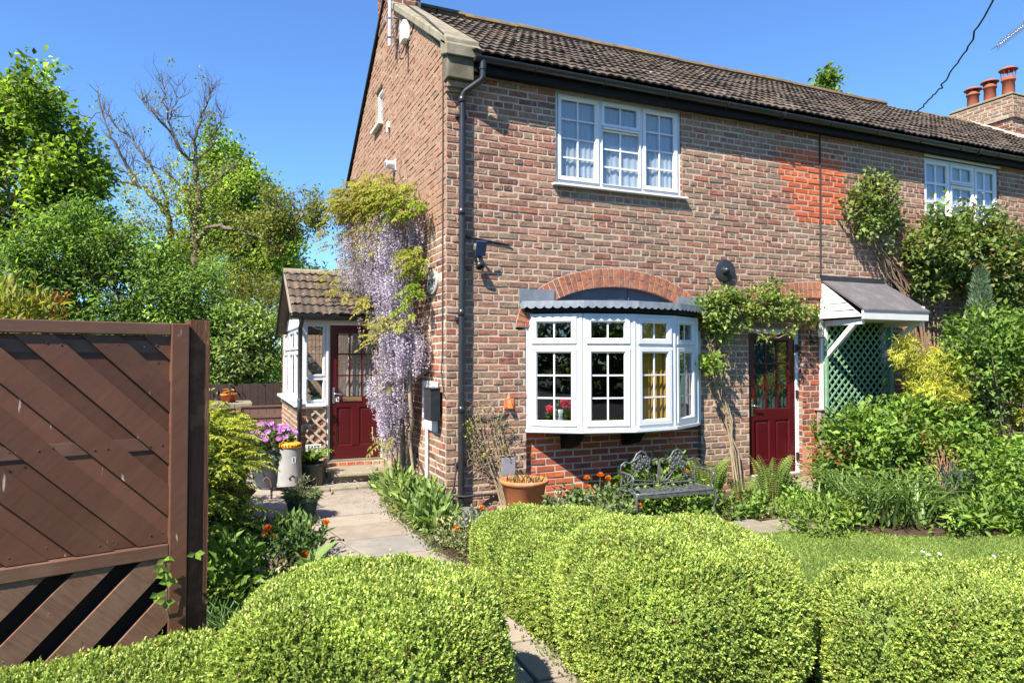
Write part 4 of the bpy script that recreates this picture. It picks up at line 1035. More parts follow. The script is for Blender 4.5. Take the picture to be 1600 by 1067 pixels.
# ---------------------------------------------------------------- door canopy and trellis
cn = thing('door_canopy', 'white lean-to door canopy with grey felt roof on timber brackets', 'canopy', (6.1, 0, 2.2))
CX0, CX1, CY = 5.50, 6.72, -.68
mb = MB()
A = [(CX0 - .02, -.01, 2.80), (CX1 + .03, -.01, 2.80), (CX1 + .03, CY - .03, 2.335), (CX0 - .02, CY - .03, 2.335)]
mb.hexa([(x, y, z - .012) for x, y, z in A] + [(x, y, z + .012) for x, y, z in A])
for k in range(1, 4):
    t = k / 4; y = -.01 + (CY - .02) * t; z = 2.80 - .465 * t; mb.hexa([(CX0 - .02, y, z + .011), (CX1 + .03, y, z + .011), (CX1 + .03, y - .17, z - .106), (CX0 - .02, y - .17, z - .106), (CX0 - .02, y, z + .018), (CX1 + .03, y, z + .018), (CX1 + .03, y - .17, z - .099), (CX0 - .02, y - .17, z - .099)])
mb.build('felt_roof', M['felt'], cn)
mb = MB(); mb.hexa([(CX0 - .02, -.05, 2.775), (CX1 - .0, -.05, 2.775), (CX1 - .0, -.012, 2.8), (CX0 - .02, -.012, 2.8), (CX0 - .02, -.05, 2.80), (CX1 - .0, -.05, 2.80), (CX1 - .0, -.012, 2.865), (CX0 - .02, -.012, 2.865)]); mb.build('flashing', M['black'], cn)
mb = MB()
N = 5
for k in range(N):
    za = 2.25 + .10 * k; zb = za + .095; ya = lambda z: min(-.02, CY * (1 - max(0, z - 2.25) / .53))
    fl_ = .035 * (1 - k / (N - 1)) ** 2
    mb.hexa([(CX0 - fl_ - .012, ya(za), za), (CX0 + .01, ya(za), za), (CX0 + .01, -.0, za), (CX0 - fl_ - .06 * (k == 0) - .012, -.0, za), (CX0 - .008, ya(zb), zb), (CX0 + .01, ya(zb), zb), (CX0 + .01, 0, zb), (CX0 - .008 - fl_ * .5, 0, zb)])
mb.hexa([(CX0 - .02, CY - .012, 2.215), (CX1 + .02, CY - .012, 2.215), (CX1 + .02, CY + .012, 2.215), (CX0 - .02, CY + .012, 2.215), (CX0 - .02, CY - .02, 2.33), (CX1 + .02, CY - .02, 2.33), (CX1 + .02, CY + .012, 2.33), (CX0 - .02, CY + .012, 2.33)])
mb.box(CX0, CY + .02, 2.21, CX1, -.01, 2.225); mb.box(CX1 - .01, CY + .03, 2.22, CX1 + .012, -.0, 2.42)
mb.build('boarding', M['paint_white'], cn, bevel=.003)
for X in (CX0 + .03, CX1 - .05):
    mb = MB(); mb.box(X - .03, -.06, 1.62, X + .03, -.0, 2.21); mb.bar((X, -.05, 1.72), (X, CY + .12, 2.205), .055, .065, (0, -.6, .8)); mb.box(X - .03, CY + .03, 2.15, X + .03, -.06, 2.21); mb.build('bracket', M['paint_white'], cn, bevel=.004)
mb = MB(); mb.box(CX0 - .06, -.04, .9, CX0 - .01, -.0, 2.22); mb.build('batten', M['paint_white'], cn)
tr = thing('trellis', 'dark green diamond trellis screen under the door canopy', 'trellis', (6.1, -.07, 0))
mb = MB(); TX0, TX1, TZ0, TZ1, TY = 5.54, 6.76, .25, 2.24, -.07
for dirn in (1, -1):
    k = -30
    while k < 60:
        x = TX0 + k * .125; k += 1
        P = [(x, TZ0), (x + .036, TZ0), (x + .036 + dirn * 2.2, TZ0 + 2.2), (x + dirn * 2.2, TZ0 + 2.2)]
        q = clip_poly(P if dirn > 0 else list(reversed(P)), TX0, TX1, TZ0, TZ1 - .02)
        if len(q) > 2: mb.extrude(q, lambda u, z, d: (u, TY - d, z), 0.001 if dirn > 0 else -.010, .009 if dirn > 0 else -.001)
mb.build('lattice', M['trellis_green'], tr)
mb = MB(); mb.box(TX1 - .005, TY - .03, .0, TX1 + .05, TY + .02, TZ1); mb.box(TX1 - .15, TY - .014, TZ1 - .05, TX1 - .005, TY + .0, TZ1 - .01); mb.build('post', M['trellis_green'], tr, bevel=.003)
mb = MB(); mb.box(TX0 - .05, TY - .02, .0, TX0 - .01, TY + .02, 1.9); mb.build('post', M['trellis_green'], tr, bevel=.003)
rl = MB(); rl.box(5.36, -.10, .25, 5.44, -.03, .98); rl.box(5.34, -.12, .98, 5.46, -.0, 1.0); single(rl, 'wooden_post', 'short weathered wooden post against the wall beside the trellis', 'post', M['timber_grey'], (5.4, -.06, .25), .006)
mb = MB(); brickwork(mb, lambda u, z, d: (u, -.16 - d, z), lambda z: [(5.13, 5.9)], -.15, .5, pal_new, 71); mb.box(5.13, -.16, -.15, 5.9, .0, .5, (.36, .16, .1), 0); single(mb, 'brick_plinth', 'low red brick plinth at the foot of the wall right of the maroon door', 'plinth', [M['brick'], M['mortar_white']], (5.5, -.1, 0))
mb = MB(); mb.bar((7.1, -1.75, .96), (9.3, -1.75, .88), .09, .045); mb.bar((7.15, -1.71, 0), (7.15, -1.71, .97), .08, .08); mb.bar((9.1, -1.71, 0), (9.1, -1.71, .9), .08, .08); mb.bar((7.1, -1.73, .72), (9.3, -1.73, .68), .03, .09); single(mb, 'garden_rail', 'weathered grey timber rail among the shrubs by the right edge', 'rail', M['timber_grey'], (8, -1.7, 0), .005)

# ---------------------------------------------------------------- roof wire and aerial
mb = MB(); g = random.Random(3); A = Vector((11.5, 2.92, 6.98)); B = Vector((6.2, -2.6, 7.1)); pts = []
for i in range(41):
    t = i / 40; p = A.lerp(B, t); p.z -= 1.55 * 4 * t * (1 - t) * .25; p += Vector((g.uniform(-1, 1), g.uniform(-1, 1), g.uniform(-1, 1))) * .028; pts.append(p)
mb.tube(pts, .014, 6); single(mb, 'overhead_wire', 'loose dark wire rising from the roof ridge into the sky', 'wire', M['cable'], (11.5, 2.9, 6.98))
ta = thing('tv_aerial', 'grey television aerial pointing left above the far chimney', 'aerial', (14.9, 2.6, 7.0))
mb = MB(); mb.tube([(15.0, 2.6, 6.9), (15.0, 2.6, 9.65)], .02, 8); mb.build('mast', M['chrome'], ta)
mb = MB(); a = Vector((13.78, 2.6, 8.72)); b = Vector((15.05, 2.6, 9.58)); mb.bar(a, b, .035, .035); mb.build('boom', M['chrome'], ta)
mb = MB()
for k in range(16):
    p = a.lerp(b, .02 + k * .055); mb.tube([p + Vector((0, -.16, .03)), p + Vector((0, .16, -.03))], .009, 5)
    mb.tube([p + Vector((-.05, -.05, .09)), p + Vector((.05, .05, -.09))], .007, 5)
for s in (-1, 1): p = a.lerp(b, .8); mb.tube([p, p + Vector((.12, .1 * s, .30 * s))], .012, 5)
mb.build('element', M['chrome'], ta)

# ---------------------------------------------------------------- yard behind: wall, gate, pots
bw = thing('garden_wall', 'low red brick garden wall with a grey stone top behind the golden juniper', 'wall', (-2.6, 6.9, 0))
mb = MB(); brickwork(mb, lambda u, z, d: (u, 6.75 - d, z), lambda z: [(-4.2, -1.86)], -.08, .76, lambda u, z, r: jit(r.choice([(.42, .10, .06), (.36, .12, .08), (.2, .07, .06)]), r), 81); mb.face([(-1.86, 6.75, -.1), (-1.86, 7.2, -.1), (-1.86, 7.2, .76), (-1.86, 6.75, .76)], (.3, .12, .08)); mb.build('brick_face', [M['brick'], M['mortar']], bw)
mb = MB(); mb.box(-4.2, 6.62, .76, -1.68, 7.45, .87); mb.build('cap_slab', M['dark_stone'], bw, bevel=.015)
M['gate_brown'] = surf('gate_stain', (.14, .082, .06), .7, .25, 6, 6, .4, 50, .003, .2, stretch=(1, 1, .1))
gt = thing('garden_gate', 'brown boarded garden gate between the brick wall and the porch', 'gate', (-1.5, 6.45, 0))
mb = MB()
for k in range(5): x = -1.87 + k * .145; mb.box(x, 6.43, .02, x + .138, 6.455, .80)
mb.build('board', M['gate_brown'], gt, bevel=.003)
for q in ((-1.87, 6.415, .60, -1.15, 6.43, .66), (-1.88, 6.41, .80, -1.14, 6.47, .825)): mb = MB(); mb.box(*q); mb.build('rail', M['gate_brown'], gt)
mb = MB(); mb.box(-1.97, 6.40, 0, -1.88, 6.49, .82); mb.build('post', M['gate_brown'], gt, bevel=.006)
mb = MB(); mb.box(-1.92, 6.38, .64, -1.76, 6.40, .66); mb.build('latch', M['black'], gt)
mb = MB(); mb.box(-4.6, 7.65, -.1, -1.1, 7.75, 1.18, (.05, .032, .028)); 
for k in range(24): x = -4.6 + k * .146; mb.box(x, 7.63, -.1, x + .14, 7.655, 1.18 + .01 * (k % 3), (.05, .032, .028))
single(mb, 'back_fence', 'dark brown fence behind the garden gate under the shrubs', 'fence', M['matte'], (-2.9, 7.7, 0))
def flowers(lv, g, P, n, r, cols, up=(0, 0, 1)):
    P = np.asarray(P, float)
    for p in P:
        a = np.arange(n) * 2 * math.pi / n + g.random() * 6; t = nrm(np.asarray(up) + g.standard_normal(3) * .25)
        s = nrm(np.cross(t, [.3, .9, .1])); q = np.cross(t, s)
        D = np.cos(a)[:, None] * s + np.sin(a)[:, None] * q + t * .35
        lv.add(np.tile(p, (n, 1)), D, np.tile(t, (n, 1)), r, r * .75, mixcol(g, n, cols, .1), .1, .1, .6)
def small_pot(x, y, z, s, label, bloom):
    r = thing('plant_pot', label, 'pot', (x, y, z), 0, 'small clay pots on the garden wall')
    mb = MB(); mb.lathe([(.001, 0), (.06, 0), (.085, .13), (.095, .13), (.10, .17), (.088, .17), (.08, .14), (.001, .14)], (x, y, z), 20); mb.build('pot', M['pot_orange'], r)
    lv = Leaves(int(x * -100)); g = lv.g; n = 40
    lv.add(np.tile([x, y, z + .14], (n, 1)) + g.standard_normal((n, 3)) * [.03, .03, 0], rand_dir(g, n) * [1, 1, .4] + [0, 0, .8], rand_dir(g, n), .06, .03, mixcol(g, n, [(.06, .13, .03), (.10, .18, .04)]))
    lv.build('leaves', M['leaf'], r)
    if bloom:
        for p in np.array([x, y, z + .22]) + np.random.default_rng(4).standard_normal((7, 3)) * [.05, .05, .02]:
            lv = Leaves(int(p[0] * -9999)); flowers(lv, lv.g, [p], 6, .035, [(.85, .28, .01), (.8, .4, .02)]); lv.build('flower', M['petal'], r)
small_pot(-2.14, 6.78, .87, 1, 'small terracotta pot with orange flowers on the garden wall', True)
small_pot(-2.03, 6.98, .87, 1, 'small terracotta pot without flowers standing behind the flowering one on the wall', False)

# ---------------------------------------------------------------- pots and ornaments by the porch
M['ribbed'] = surf('charcoal_glaze', (.055, .058, .068), .45, .25, 8, 5, .15, 60, .002, .45)
gp = thing('planter', 'tall charcoal ribbed planter full of purple daisies by the path', 'planter', (-1.64, 2.45, 0))
mb = MB(); prof = [(.001, .0), (.13, .0), (.15, .02)]
for k in range(40):
    t = k / 39; prof.append((.15 + .09 * math.sin(t * 1.75) + .004 * (k % 2), .02 + .44 * t))
prof += [(.235, .49), (.25, .50), (.25, .52), (.22, .52), (.2, .47), (.001, .46)]
mb.lathe(prof, (-1.64, 2.45, 0), 32); mb.build('pot', M['ribbed'], gp)
lv = Leaves(21); g = lv.g; n = 650
a = g.random(n) * 6.28; rr = np.sqrt(g.random(n)) * .30; P = np.stack([-1.64 + rr * np.cos(a), 2.45 + rr * np.sin(a), .50 + g.random(n) * (.36 - rr * .6)], 1)
lv.add(P, nrm(np.stack([np.cos(a), np.sin(a), np.full(n, .9)], 1) + g.standard_normal((n, 3)) * .5), rand_dir(g, n) + [0, 0, 1], .085, .026, mixcol(g, n, [(.07, .13, .035), (.12, .19, .05), (.05, .09, .03)]))
n = 60; P = np.stack([-1.64 + g.standard_normal(n) * .12, 2.38 - g.random(n) * .22, .50 - g.random(n) * .10], 1); lv.add(P, [0, -.6, -.8] + g.standard_normal((n, 3)) * .3, [0, -1, .3], .08, .025, mixcol(g, n, [(.05, .09, .04)]))
lv.build('leaves', M['leaf'], gp)
lv = Leaves(22); g = lv.g; n = 62; a = g.random(n) * 6.28; rr = np.sqrt(g.random(n)) * .33
P = np.stack([-1.64 + rr * np.cos(a), 2.45 + rr * np.sin(a), .84 - rr * .55 + g.random(n) * .08], 1); flowers(lv, g, P, 10, .042, [(.46, .10, .42), (.55, .22, .55), (.38, .08, .38), (.62, .42, .66)], (0, -.5, .8)); lv.build('flower', M['petal'], gp)
cp = thing('chimney_pot_planter', 'upright pale grey clay chimney pot with an orange name band at its top', 'chimney pot', (-1.40, 2.22, 0))
mb = MB(); mb.lathe([(.15, .0), (.162, .01), (.162, .05), (.155, .08), (.130, .52), (.130, .53), (.11, .53), (.11, .3)], (-1.40, 2.22, .03), 32); mb.build('pot', surf('grey_clay', (.26, .255, .24), .75, .2, 6, 6, .3, 60, .003, .2, stain=(.24, .23, .12), stain_scale=3, stain_lo=.52, stain_hi=.8), cp)
mb = MB(); mb.lathe([(.132, .545), (.142, .55), (.144, .575), (.14, .60), (.11, .61), (.001, .61)], (-1.40, 2.22, .0), 32); bd = mb.build('name_band', surf('orange_band', (.72, .30, .02), .5, .1, 8, 3), cp)
ang0 = math.atan2(-(2.22 + 7.09), (-2.25 + 1.40))
for i, ch in enumerate('EASTVIEW'):
    a = ang0 + (i - 3.5) * .27; n_ = Vector((math.cos(a), math.sin(a), 0)); t_ = Vector((-math.sin(a), math.cos(a), 0))
    text_mesh('letter', ch, .046, M['ink'], bd, frame_mat(Vector((-1.40, 2.22, .577)) + n_ * .146, t_, (0, 0, 1)), .001, .001)
a = ang0 + .3; n_ = Vector((math.cos(a), math.sin(a), 0)); t_ = Vector((-math.sin(a), math.cos(a), 0))
mb = MB(); c0 = Vector((-1.40, 2.22, .40)) + n_ * .136
mb.face([tuple(c0 + t_ * x + Vector((0, 0, z)) + n_ * .006) for x, z in ((-.028, -.04), (.028, -.04), (.028, .04), (-.028, .04))]); nb = mb.build('number_plate', M['upvc'], cp)
text_mesh('number', '1', .075, M['ink'], nb, frame_mat(c0 + n_ * .008, t_, (0, 0, 1)), .001, .002)
fpn = thing('fern_pot', 'dark glazed pot of bright fern beside the porch steps', 'pot', (-1.10, 2.45, 0))
mb = MB(); mb.lathe([(.001, 0), (.15, 0), (.17, .02), (.19, .26), (.205, .27), (.205, .30), (.185, .30), (.18, .25), (.001, .25)], (-1.10, 2.45, 0), 28); mb.build('pot', surf('dark_green_glaze', (.025, .035, .028), .35, .3, 6, 5, .1, 40, .002, .5), fpn)
sg = thing('name_sign', 'small white EAST VIEW sign standing behind the fern pot', 'sign', (-1.05, 2.78, .14))
mb = MB(); mb.box(-1.14, 2.80, .16, -.93, 2.82, .50); mb.build('board', M['paint_white'], sg, bevel=.003)
text_mesh('lettering', 'EAST', .074, M['ink'], sg, frame_mat((-1.035, 2.799, .455), (1, 0, 0), (0, 0, 1)), .001, .001); text_mesh('lettering', 'VIEW', .074, M['ink'], sg, frame_mat((-1.035, 2.799, .37), (1, 0, 0), (0, 0, 1)), .001, .001)
lt = thing('wall_trellis', 'weathered tan lattice fixed on the brick under the porch window', 'trellis', (-1.0, 2.93, .2))
mb = MB()
for dirn in (1, -1):
    for k in range(-12, 14):
        x = PX0 + .10 + k * .155
        P = [(x, .25), (x + .038, .25), (x + .038 + dirn * .8, 1.05), (x + dirn * .8, 1.05)]
        q = clip_poly(P if dirn > 0 else list(reversed(P)), PX0 + .06, -.85, .25, 1.0)
        if len(q) > 2: mb.extrude(q, lambda u, z, d: (u, PY - d, z), .022 if dirn > 0 else .032, .030 if dirn > 0 else .042)
mb.build('lattice', surf('tan_timber', (.40, .33, .24), .85, .25, 8, 6, .4, 40), lt)
gpot = thing('plant_pot', 'round dark green pot with trailing grey green plant on the paving', 'pot', (-1.43, .50, 0))
mb = MB(); mb.lathe([(.001, 0), (.11, 0), (.13, .02), (.165, .19), (.18, .195), (.182, .225), (.165, .225), (.155, .2), (.001, .2)], (-1.43, .5, 0), 28); mb.build('pot', surf('green_glaze', (.02, .055, .035), .3, .4, 7, 5, .1, 40, .002, .5), gpot)
lv = Leaves(31); g = lv.g; n = 420; a = g.random(n) * 6.28; rr = np.sqrt(g.random(n)) * .16; P = np.stack([-1.43 + rr * np.cos(a), .5 + rr * np.sin(a), .22 + g.random(n) * .06], 1)
lv.add(P, np.stack([np.cos(a), np.sin(a), g.random(n) * 1.2 - .2], 1), rand_dir(g, n) + [0, 0, 1], .075, .012, mixcol(g, n, [(.20, .24, .12), (.12, .18, .07), (.28, .30, .18)]), .1, .4)
n = 120; P = np.stack([-1.43 + g.standard_normal(n) * .035, .53 + g.standard_normal(n) * .03, .22 + g.random(n) * .22], 1); lv.add(P, rand_dir(g, n) + [0, 0, .9], rand_dir(g, n), .05, .01, mixcol(g, n, [(.16, .20, .10), (.30, .30, .2)]))
lv.build('leaves', M['leaf_soft'], gpot)
bs = thing('boot_scraper', 'rusty iron boot scraper with curled ends set in the path edge', 'boot scraper', (-1.52, 1.72, 0))
M['rust'] = surf('rusty_iron', (.10, .06, .045), .7, .4, 12, 6, .4, 60)
mb = MB()
for x in (-1.66, -1.36): mb.tube([(x, 1.72, 0), (x, 1.72, .17), (x - .02, 1.72, .23), (x - .06, 1.72, .26), (x - .09, 1.72, .23), (x - .075, 1.72, .20)], .014, 7)
mb.box(-1.67, 1.715, .09, -1.35, 1.728, .13); mb.build('frame', M['rust'], bs)
mb = MB(); mb.hexa([(-1.45, 1.55, .01), (-1.15, 1.62, .01), (-1.18, 1.72, .01), (-1.48, 1.66, .01), (-1.44, 1.56, .065), (-1.16, 1.63, .06), (-1.19, 1.71, .06), (-1.47, 1.65, .065)]); single(mb, 'loose_brick', 'loose reddish brick lying on the path by the boot scraper', 'brick', M['terracotta'], (-1.3, 1.64, 0), .01)
# stone animal by the downpipe (a sleeping cat ornament, only a rounded grey shape)
mb = MB(); c = Vector((.10, -.32, .05))
def blob(mb, c, r, n=16, m=10, col=(1, 1, 1)):
    mb.grid([[(c[0] + r[0] * math.sin(math.pi * i / m) * math.cos(2 * math.pi * j / n), c[1] + r[1] * math.sin(math.pi * i / m) * math.sin(2 * math.pi * j / n), c[2] - r[2] * math.cos(math.pi * i / m)) for j in range(n)] for i in range(m + 1)], col, True, True)
blob(mb, (.12, -.32, .07), (.15, .10, .085)); blob(mb, (-.02, -.34, .09), (.065, .06, .06)); mb.tube([(.22, -.30, .06), (.30, -.33, .03), (.28, -.40, .02), (.16, -.43, .02)], [.03, .025, .02, .012], 8)
for s in (-.025, .03): mb.tube([(-.02 + s, -.34, .135), (-.02 + s * 1.2, -.34, .175)], [.018, .004], 6)
single(mb, 'stone_ornament', 'low rounded grey stone ornament at the foot of the downpipe', 'ornament', surf('slate_grey', (.13, .13, .135), .8, .25, 9, 6, .4, 50), (.1, -.32, 0))
# big terracotta pot
tp = thing('terracotta_pot', 'large round terracotta pot on a stone block under the bay window corner', 'pot', (.76, -.38, 0))
mb = MB(); mb.lathe([(.001, .10), (.17, .10), (.19, .12), (.235, .35), (.25, .36), (.265, .385), (.262, .41), (.24, .41), (.225, .37), (.001, .34)], (.76, -.38, 0), 36); mb.build('pot', M['terracotta'], tp)
lv = Leaves(41); g = lv.g; n = 90; a = g.random(n) * 6.28; rr = np.sqrt(g.random(n)) * .2; lv.add(np.stack([.76 + rr * np.cos(a), -.38 + rr * np.sin(a), np.full(n, .36)], 1), [0, 0, 1] + g.standard_normal((n, 3)) * .35, rand_dir(g, n), .04 + .12 * g.random(n), .01, mixcol(g, n, [(.10, .15, .05), (.18, .16, .09)])); lv.build('leaves', M['leaf'], tp)
mb = MB(); mb.box(.53, -.62, -.05, 1.01, -.14, .10); single(mb, 'stone_block', 'pale stone block carrying the large terracotta pot', 'block', M['stone'], (.77, -.38, -.05), .02)
mb = MB(); mb.box(.62, -.10, .40, .78, -.08, .60); single(mb, 'slate_tile', 'small pale slate leaning on the wall behind the terracotta pot', 'slate', surf('pale_slate', (.20, .21, .23), .7, .2, 8, 5, .2), (.7, -.09, .4), .004)

# ---------------------------------------------------------------- cast iron bench
bn = thing('garden_bench', 'ornate cast iron two seat bench among poppies below the bay window', 'bench', (1.70, -1.02, 0), R(-3), local=True); bn.scale = (.77, .80, .84)
mb = MB(); W = .60; H0 = .36
def hump(x0, mirror):
    P = [(0.0, .40), (.02, .50), (-.01, .58), (.0, .66), (.06, .70), (.14, .68), (.19, .71), (.24, .79), (.31, .83), (.38, .80), (.43, .73), (.49, .70), (.56, .72), (.60, .70), (.60, .60), (.595, .40)]
    q = []
    for i in range(len(P) - 1):
        for k in range(4):
            t = k / 4; q.append((P[i][0] + (P[i + 1][0] - P[i][0]) * t, P[i][1] + (P[i + 1][1] - P[i][1]) * t))
    q.append(P[-1]); q = [((.60 - a) if mirror else a, b) for a, b in q]
    return [Vector((x0 + a, .17 - (b - .4) * .05 + .12, b)) for a, b in q]
for x0, mi in ((0, False), (.62, True)): mb.tube(hump(x0, mi), .013, 7)
mb.tube([(0, .29, .40), (1.22, .29, .40)], .014, 7); mb.tube([(0.02, .285, .49), (.25, .28, .46), (.6, .28, .42)], .009, 6); mb.tube([(1.2, .285, .49), (.97, .28, .46), (.62, .28, .42)], .009, 6)
mb.build('back_frame', M['iron'], bn)
rng = random.Random(12)
for x0 in (.31, .91):
    mb = MB()
    for k in range(60):
        a = rng.uniform(0, 6.28); rr = rng.uniform(.02, .15); x = x0 + rr * math.cos(a) * 1.05; z = .68 + rr * math.sin(a) * .75 - abs(math.cos(a)) * rr * .2
        blob(mb, (x, .275 - (z - .4) * .05 + rng.uniform(-.008, .004), z), (.020, .010, .020), 8, 5)
    for s in (-1, 1):
        for q in range(3): mb.tube([(x0 + s * .03, .27, .60), (x0 + s * (.08 + q * .05), .27, .54 - q * .02), (x0 + s * (.14 + q * .05), .275, .47 + q * .03), (x0 + s * (.20 + q * .03), .275, .43)], .007, 5)
    mb.build('rose_panel', M['iron'], bn)
mb = MB()
for k in range(15): x = .03 + k * 1.16 / 14; mb.tube([(x, -.12, H0), (x + .03 * math.sin(k), .08, H0 - .012), (x, .28, H0)], .010, 5)
for y in (-.02, .09, .19): mb.tube([(.02, y, H0 - .006)] + [(.02 + 1.18 * i / 24, y + .018 * math.sin(i * 1.3), H0 - .006) for i in range(1, 24)] + [(1.2, y, H0 - .006)], .008, 5)
mb.tube([(-.01, .29, H0), (-.01, -.11, H0), (.03, -.15, H0), (1.19, -.15, H0), (1.23, -.11, H0), (1.23, .29, H0)], .017, 7); mb.bar((.0, -.155, H0 - .025), (1.22, -.155, H0 - .025), .012, .05); mb.build('seat', M['iron'], bn)
for x, s in ((0, -1), (1.22, 1)):
    mb = MB(); mb.tube([(x, .28, .57), (x + s * .02, .16, .585), (x + s * .03, .02, .58), (x + s * .03, -.08, .565), (x + s * .03, -.11, .535), (x + s * .03, -.09, .515), (x + s * .03, -.065, .53)], .015, 7)
    mb.tube([(x + s * .03, -.06, .565), (x + s * .035, -.10, .50), (x + s * .03, -.04, .43), (x + s * .01, -.10, .37)], .013, 7); mb.build('armrest', M['iron'], bn)
    mb = MB(); mb.tube([(x, -.13, H0), (x + s * .025, -.16, .26), (x + s * .0, -.13, .14), (x + s * .03, -.17, -.02)], [.022, .02, .013, .018], 7); mb.build('leg', M['iron'], bn)
    mb = MB(); mb.tube([(x, .29, H0), (x + s * .02, .31, .2), (x, .30, .1), (x + s * .02, .35, -.02)], [.02, .018, .013, .016], 7); mb.build('leg', M['iron'], bn)

# ---------------------------------------------------------------- inside the bay
vs = thing('flower_vase', 'glass vase of red roses standing inside the bay window', 'vase', (1.33, -.10, .90))
mb = MB(); mb.lathe([(.001, .9), (.05, .9), (.06, .96), (.04, 1.06), (.05, 1.12), (.045, 1.12)], (1.33, -.10, 0), 16, (.25, .3, .3)); mb.build('vase', M['plain'], vs)
mb = MB()
for dx, dy, z in ((.05, -.05, 1.18), (-.13, -.02, 1.12), (.0, .03, 1.26)): mb.tube([(1.33, -.10, 1.0), (1.33 + dx, -.10 + dy, z)], .005, 5, (.05, .10, .03))
mb.build('stem', M['twig'], vs)
lv = Leaves(3); g = lv.g
for dx, dy, z, s in ((.05, -.06, 1.19, 1.1), (-.14, -.03, 1.13, .7)):
    n = 60; d = rand_dir(g, n); lv.add(np.array([1.33 + dx, -.10 + dy, z]) + d * .02 * s, d + [0, 0, .3], rand_dir(g, n), .05 * s, .05 * s, mixcol(g, n, [(.75, .05, .10), (.6, .02, .06), (.8, .12, .2)]), .3, .2)
n = 60; lv.add(np.tile([1.33, -.08, 1.08], (n, 1)) + g.standard_normal((n, 3)) * [.08, .03, .05], rand_dir(g, n), rand_dir(g, n), .07, .035, mixcol(g, n, [(.05, .11, .03)])); lv.build('flower', M['petal'], vs)
# ================================================================ vegetation
def clumps(lv, lobes, per, L, W, cols, rc, upb=.4, shell=.5, var=.22, fold=.25, droop=.15, flat=1.0, wide=.45, hang=0.0):
    g = lv.g
    for (c, r, n) in lobes:
        c = np.array(c, float); r = np.array(r, float)
        d = rand_dir(g, n); rad = shell + (1 - shell) * np.sqrt(g.random((n, 1)))
        lump = 1 + .16 * np.array([vn(*(x * 1.9), 1.0) if False else mnoise.noise(Vector((x[0] * 2.1 + c[0], x[1] * 2.1 + c[1], x[2] * 2.1))) for x in d])[:, None]
        cc = c + d * rad * r * lump
        tone = np.exp(var * g.standard_normal((n, 1)))
        base = mixcol(g, n, cols, .08) * tone
        k = n * per
        ci = np.repeat(np.arange(n), per)
        off = g.standard_normal((k, 3)) * rc * [1, 1, flat]
        D = d[ci] * .7 + rand_dir(g, k) * .8 + [0, 0, upb - hang]
        N = np.array([0, 0, 1.0]) + d[ci] * .5 + g.standard_normal((k, 3)) * .35
        s = .65 + .6 * g.random(k)
        col = base[ci] * (1 + .13 * g.standard_normal((k, 1)))
        lv.add(cc[ci] + off, D, N, L * s, W * s, col, fold, droop, wide)

def limb(mb, p, d, L, r, depth, rng, col, up=.15, spread=.6, tips=None, n=4, ratio=.68):
    pts = [Vector(p)]; rad = [r]; d = Vector(d).normalized()
    for i in range(n):
        d = (d + Vector((rng.gauss(0, .16), rng.gauss(0, .16), rng.gauss(0, .12) + up * .3))).normalized()
        pts.append(pts[-1] + d * (L / n)); rad.append(r * (1 - .5 * (i + 1) / n))
    mb.tube(pts, rad, max(4, min(9, int(r * 120) + 3)), col, False)
    if tips is not None and depth <= 1: tips.append((pts[-1], d))
    if depth <= 0: return
    for k in range(rng.choice([2, 3, 3])):
        i = rng.randint(max(1, n - 2), n) if k else n
        a = Vector((rng.gauss(0, 1), rng.gauss(0, 1), rng.gauss(0, .6) + up)).normalized()
        limb(mb, pts[i], d * (1 - spread * .5) + a * spread, L * rng.uniform(.55, .8), rad[i] * ratio, depth - 1, rng, col, up, spread, tips, n, ratio)

def plant(name, label, cat, base, group=None): return thing(name, label, cat, base, 0, group)

BARK = (.11, .085, .06); BARKG = (.15, .13, .11); STEM = (.17, .12, .07)

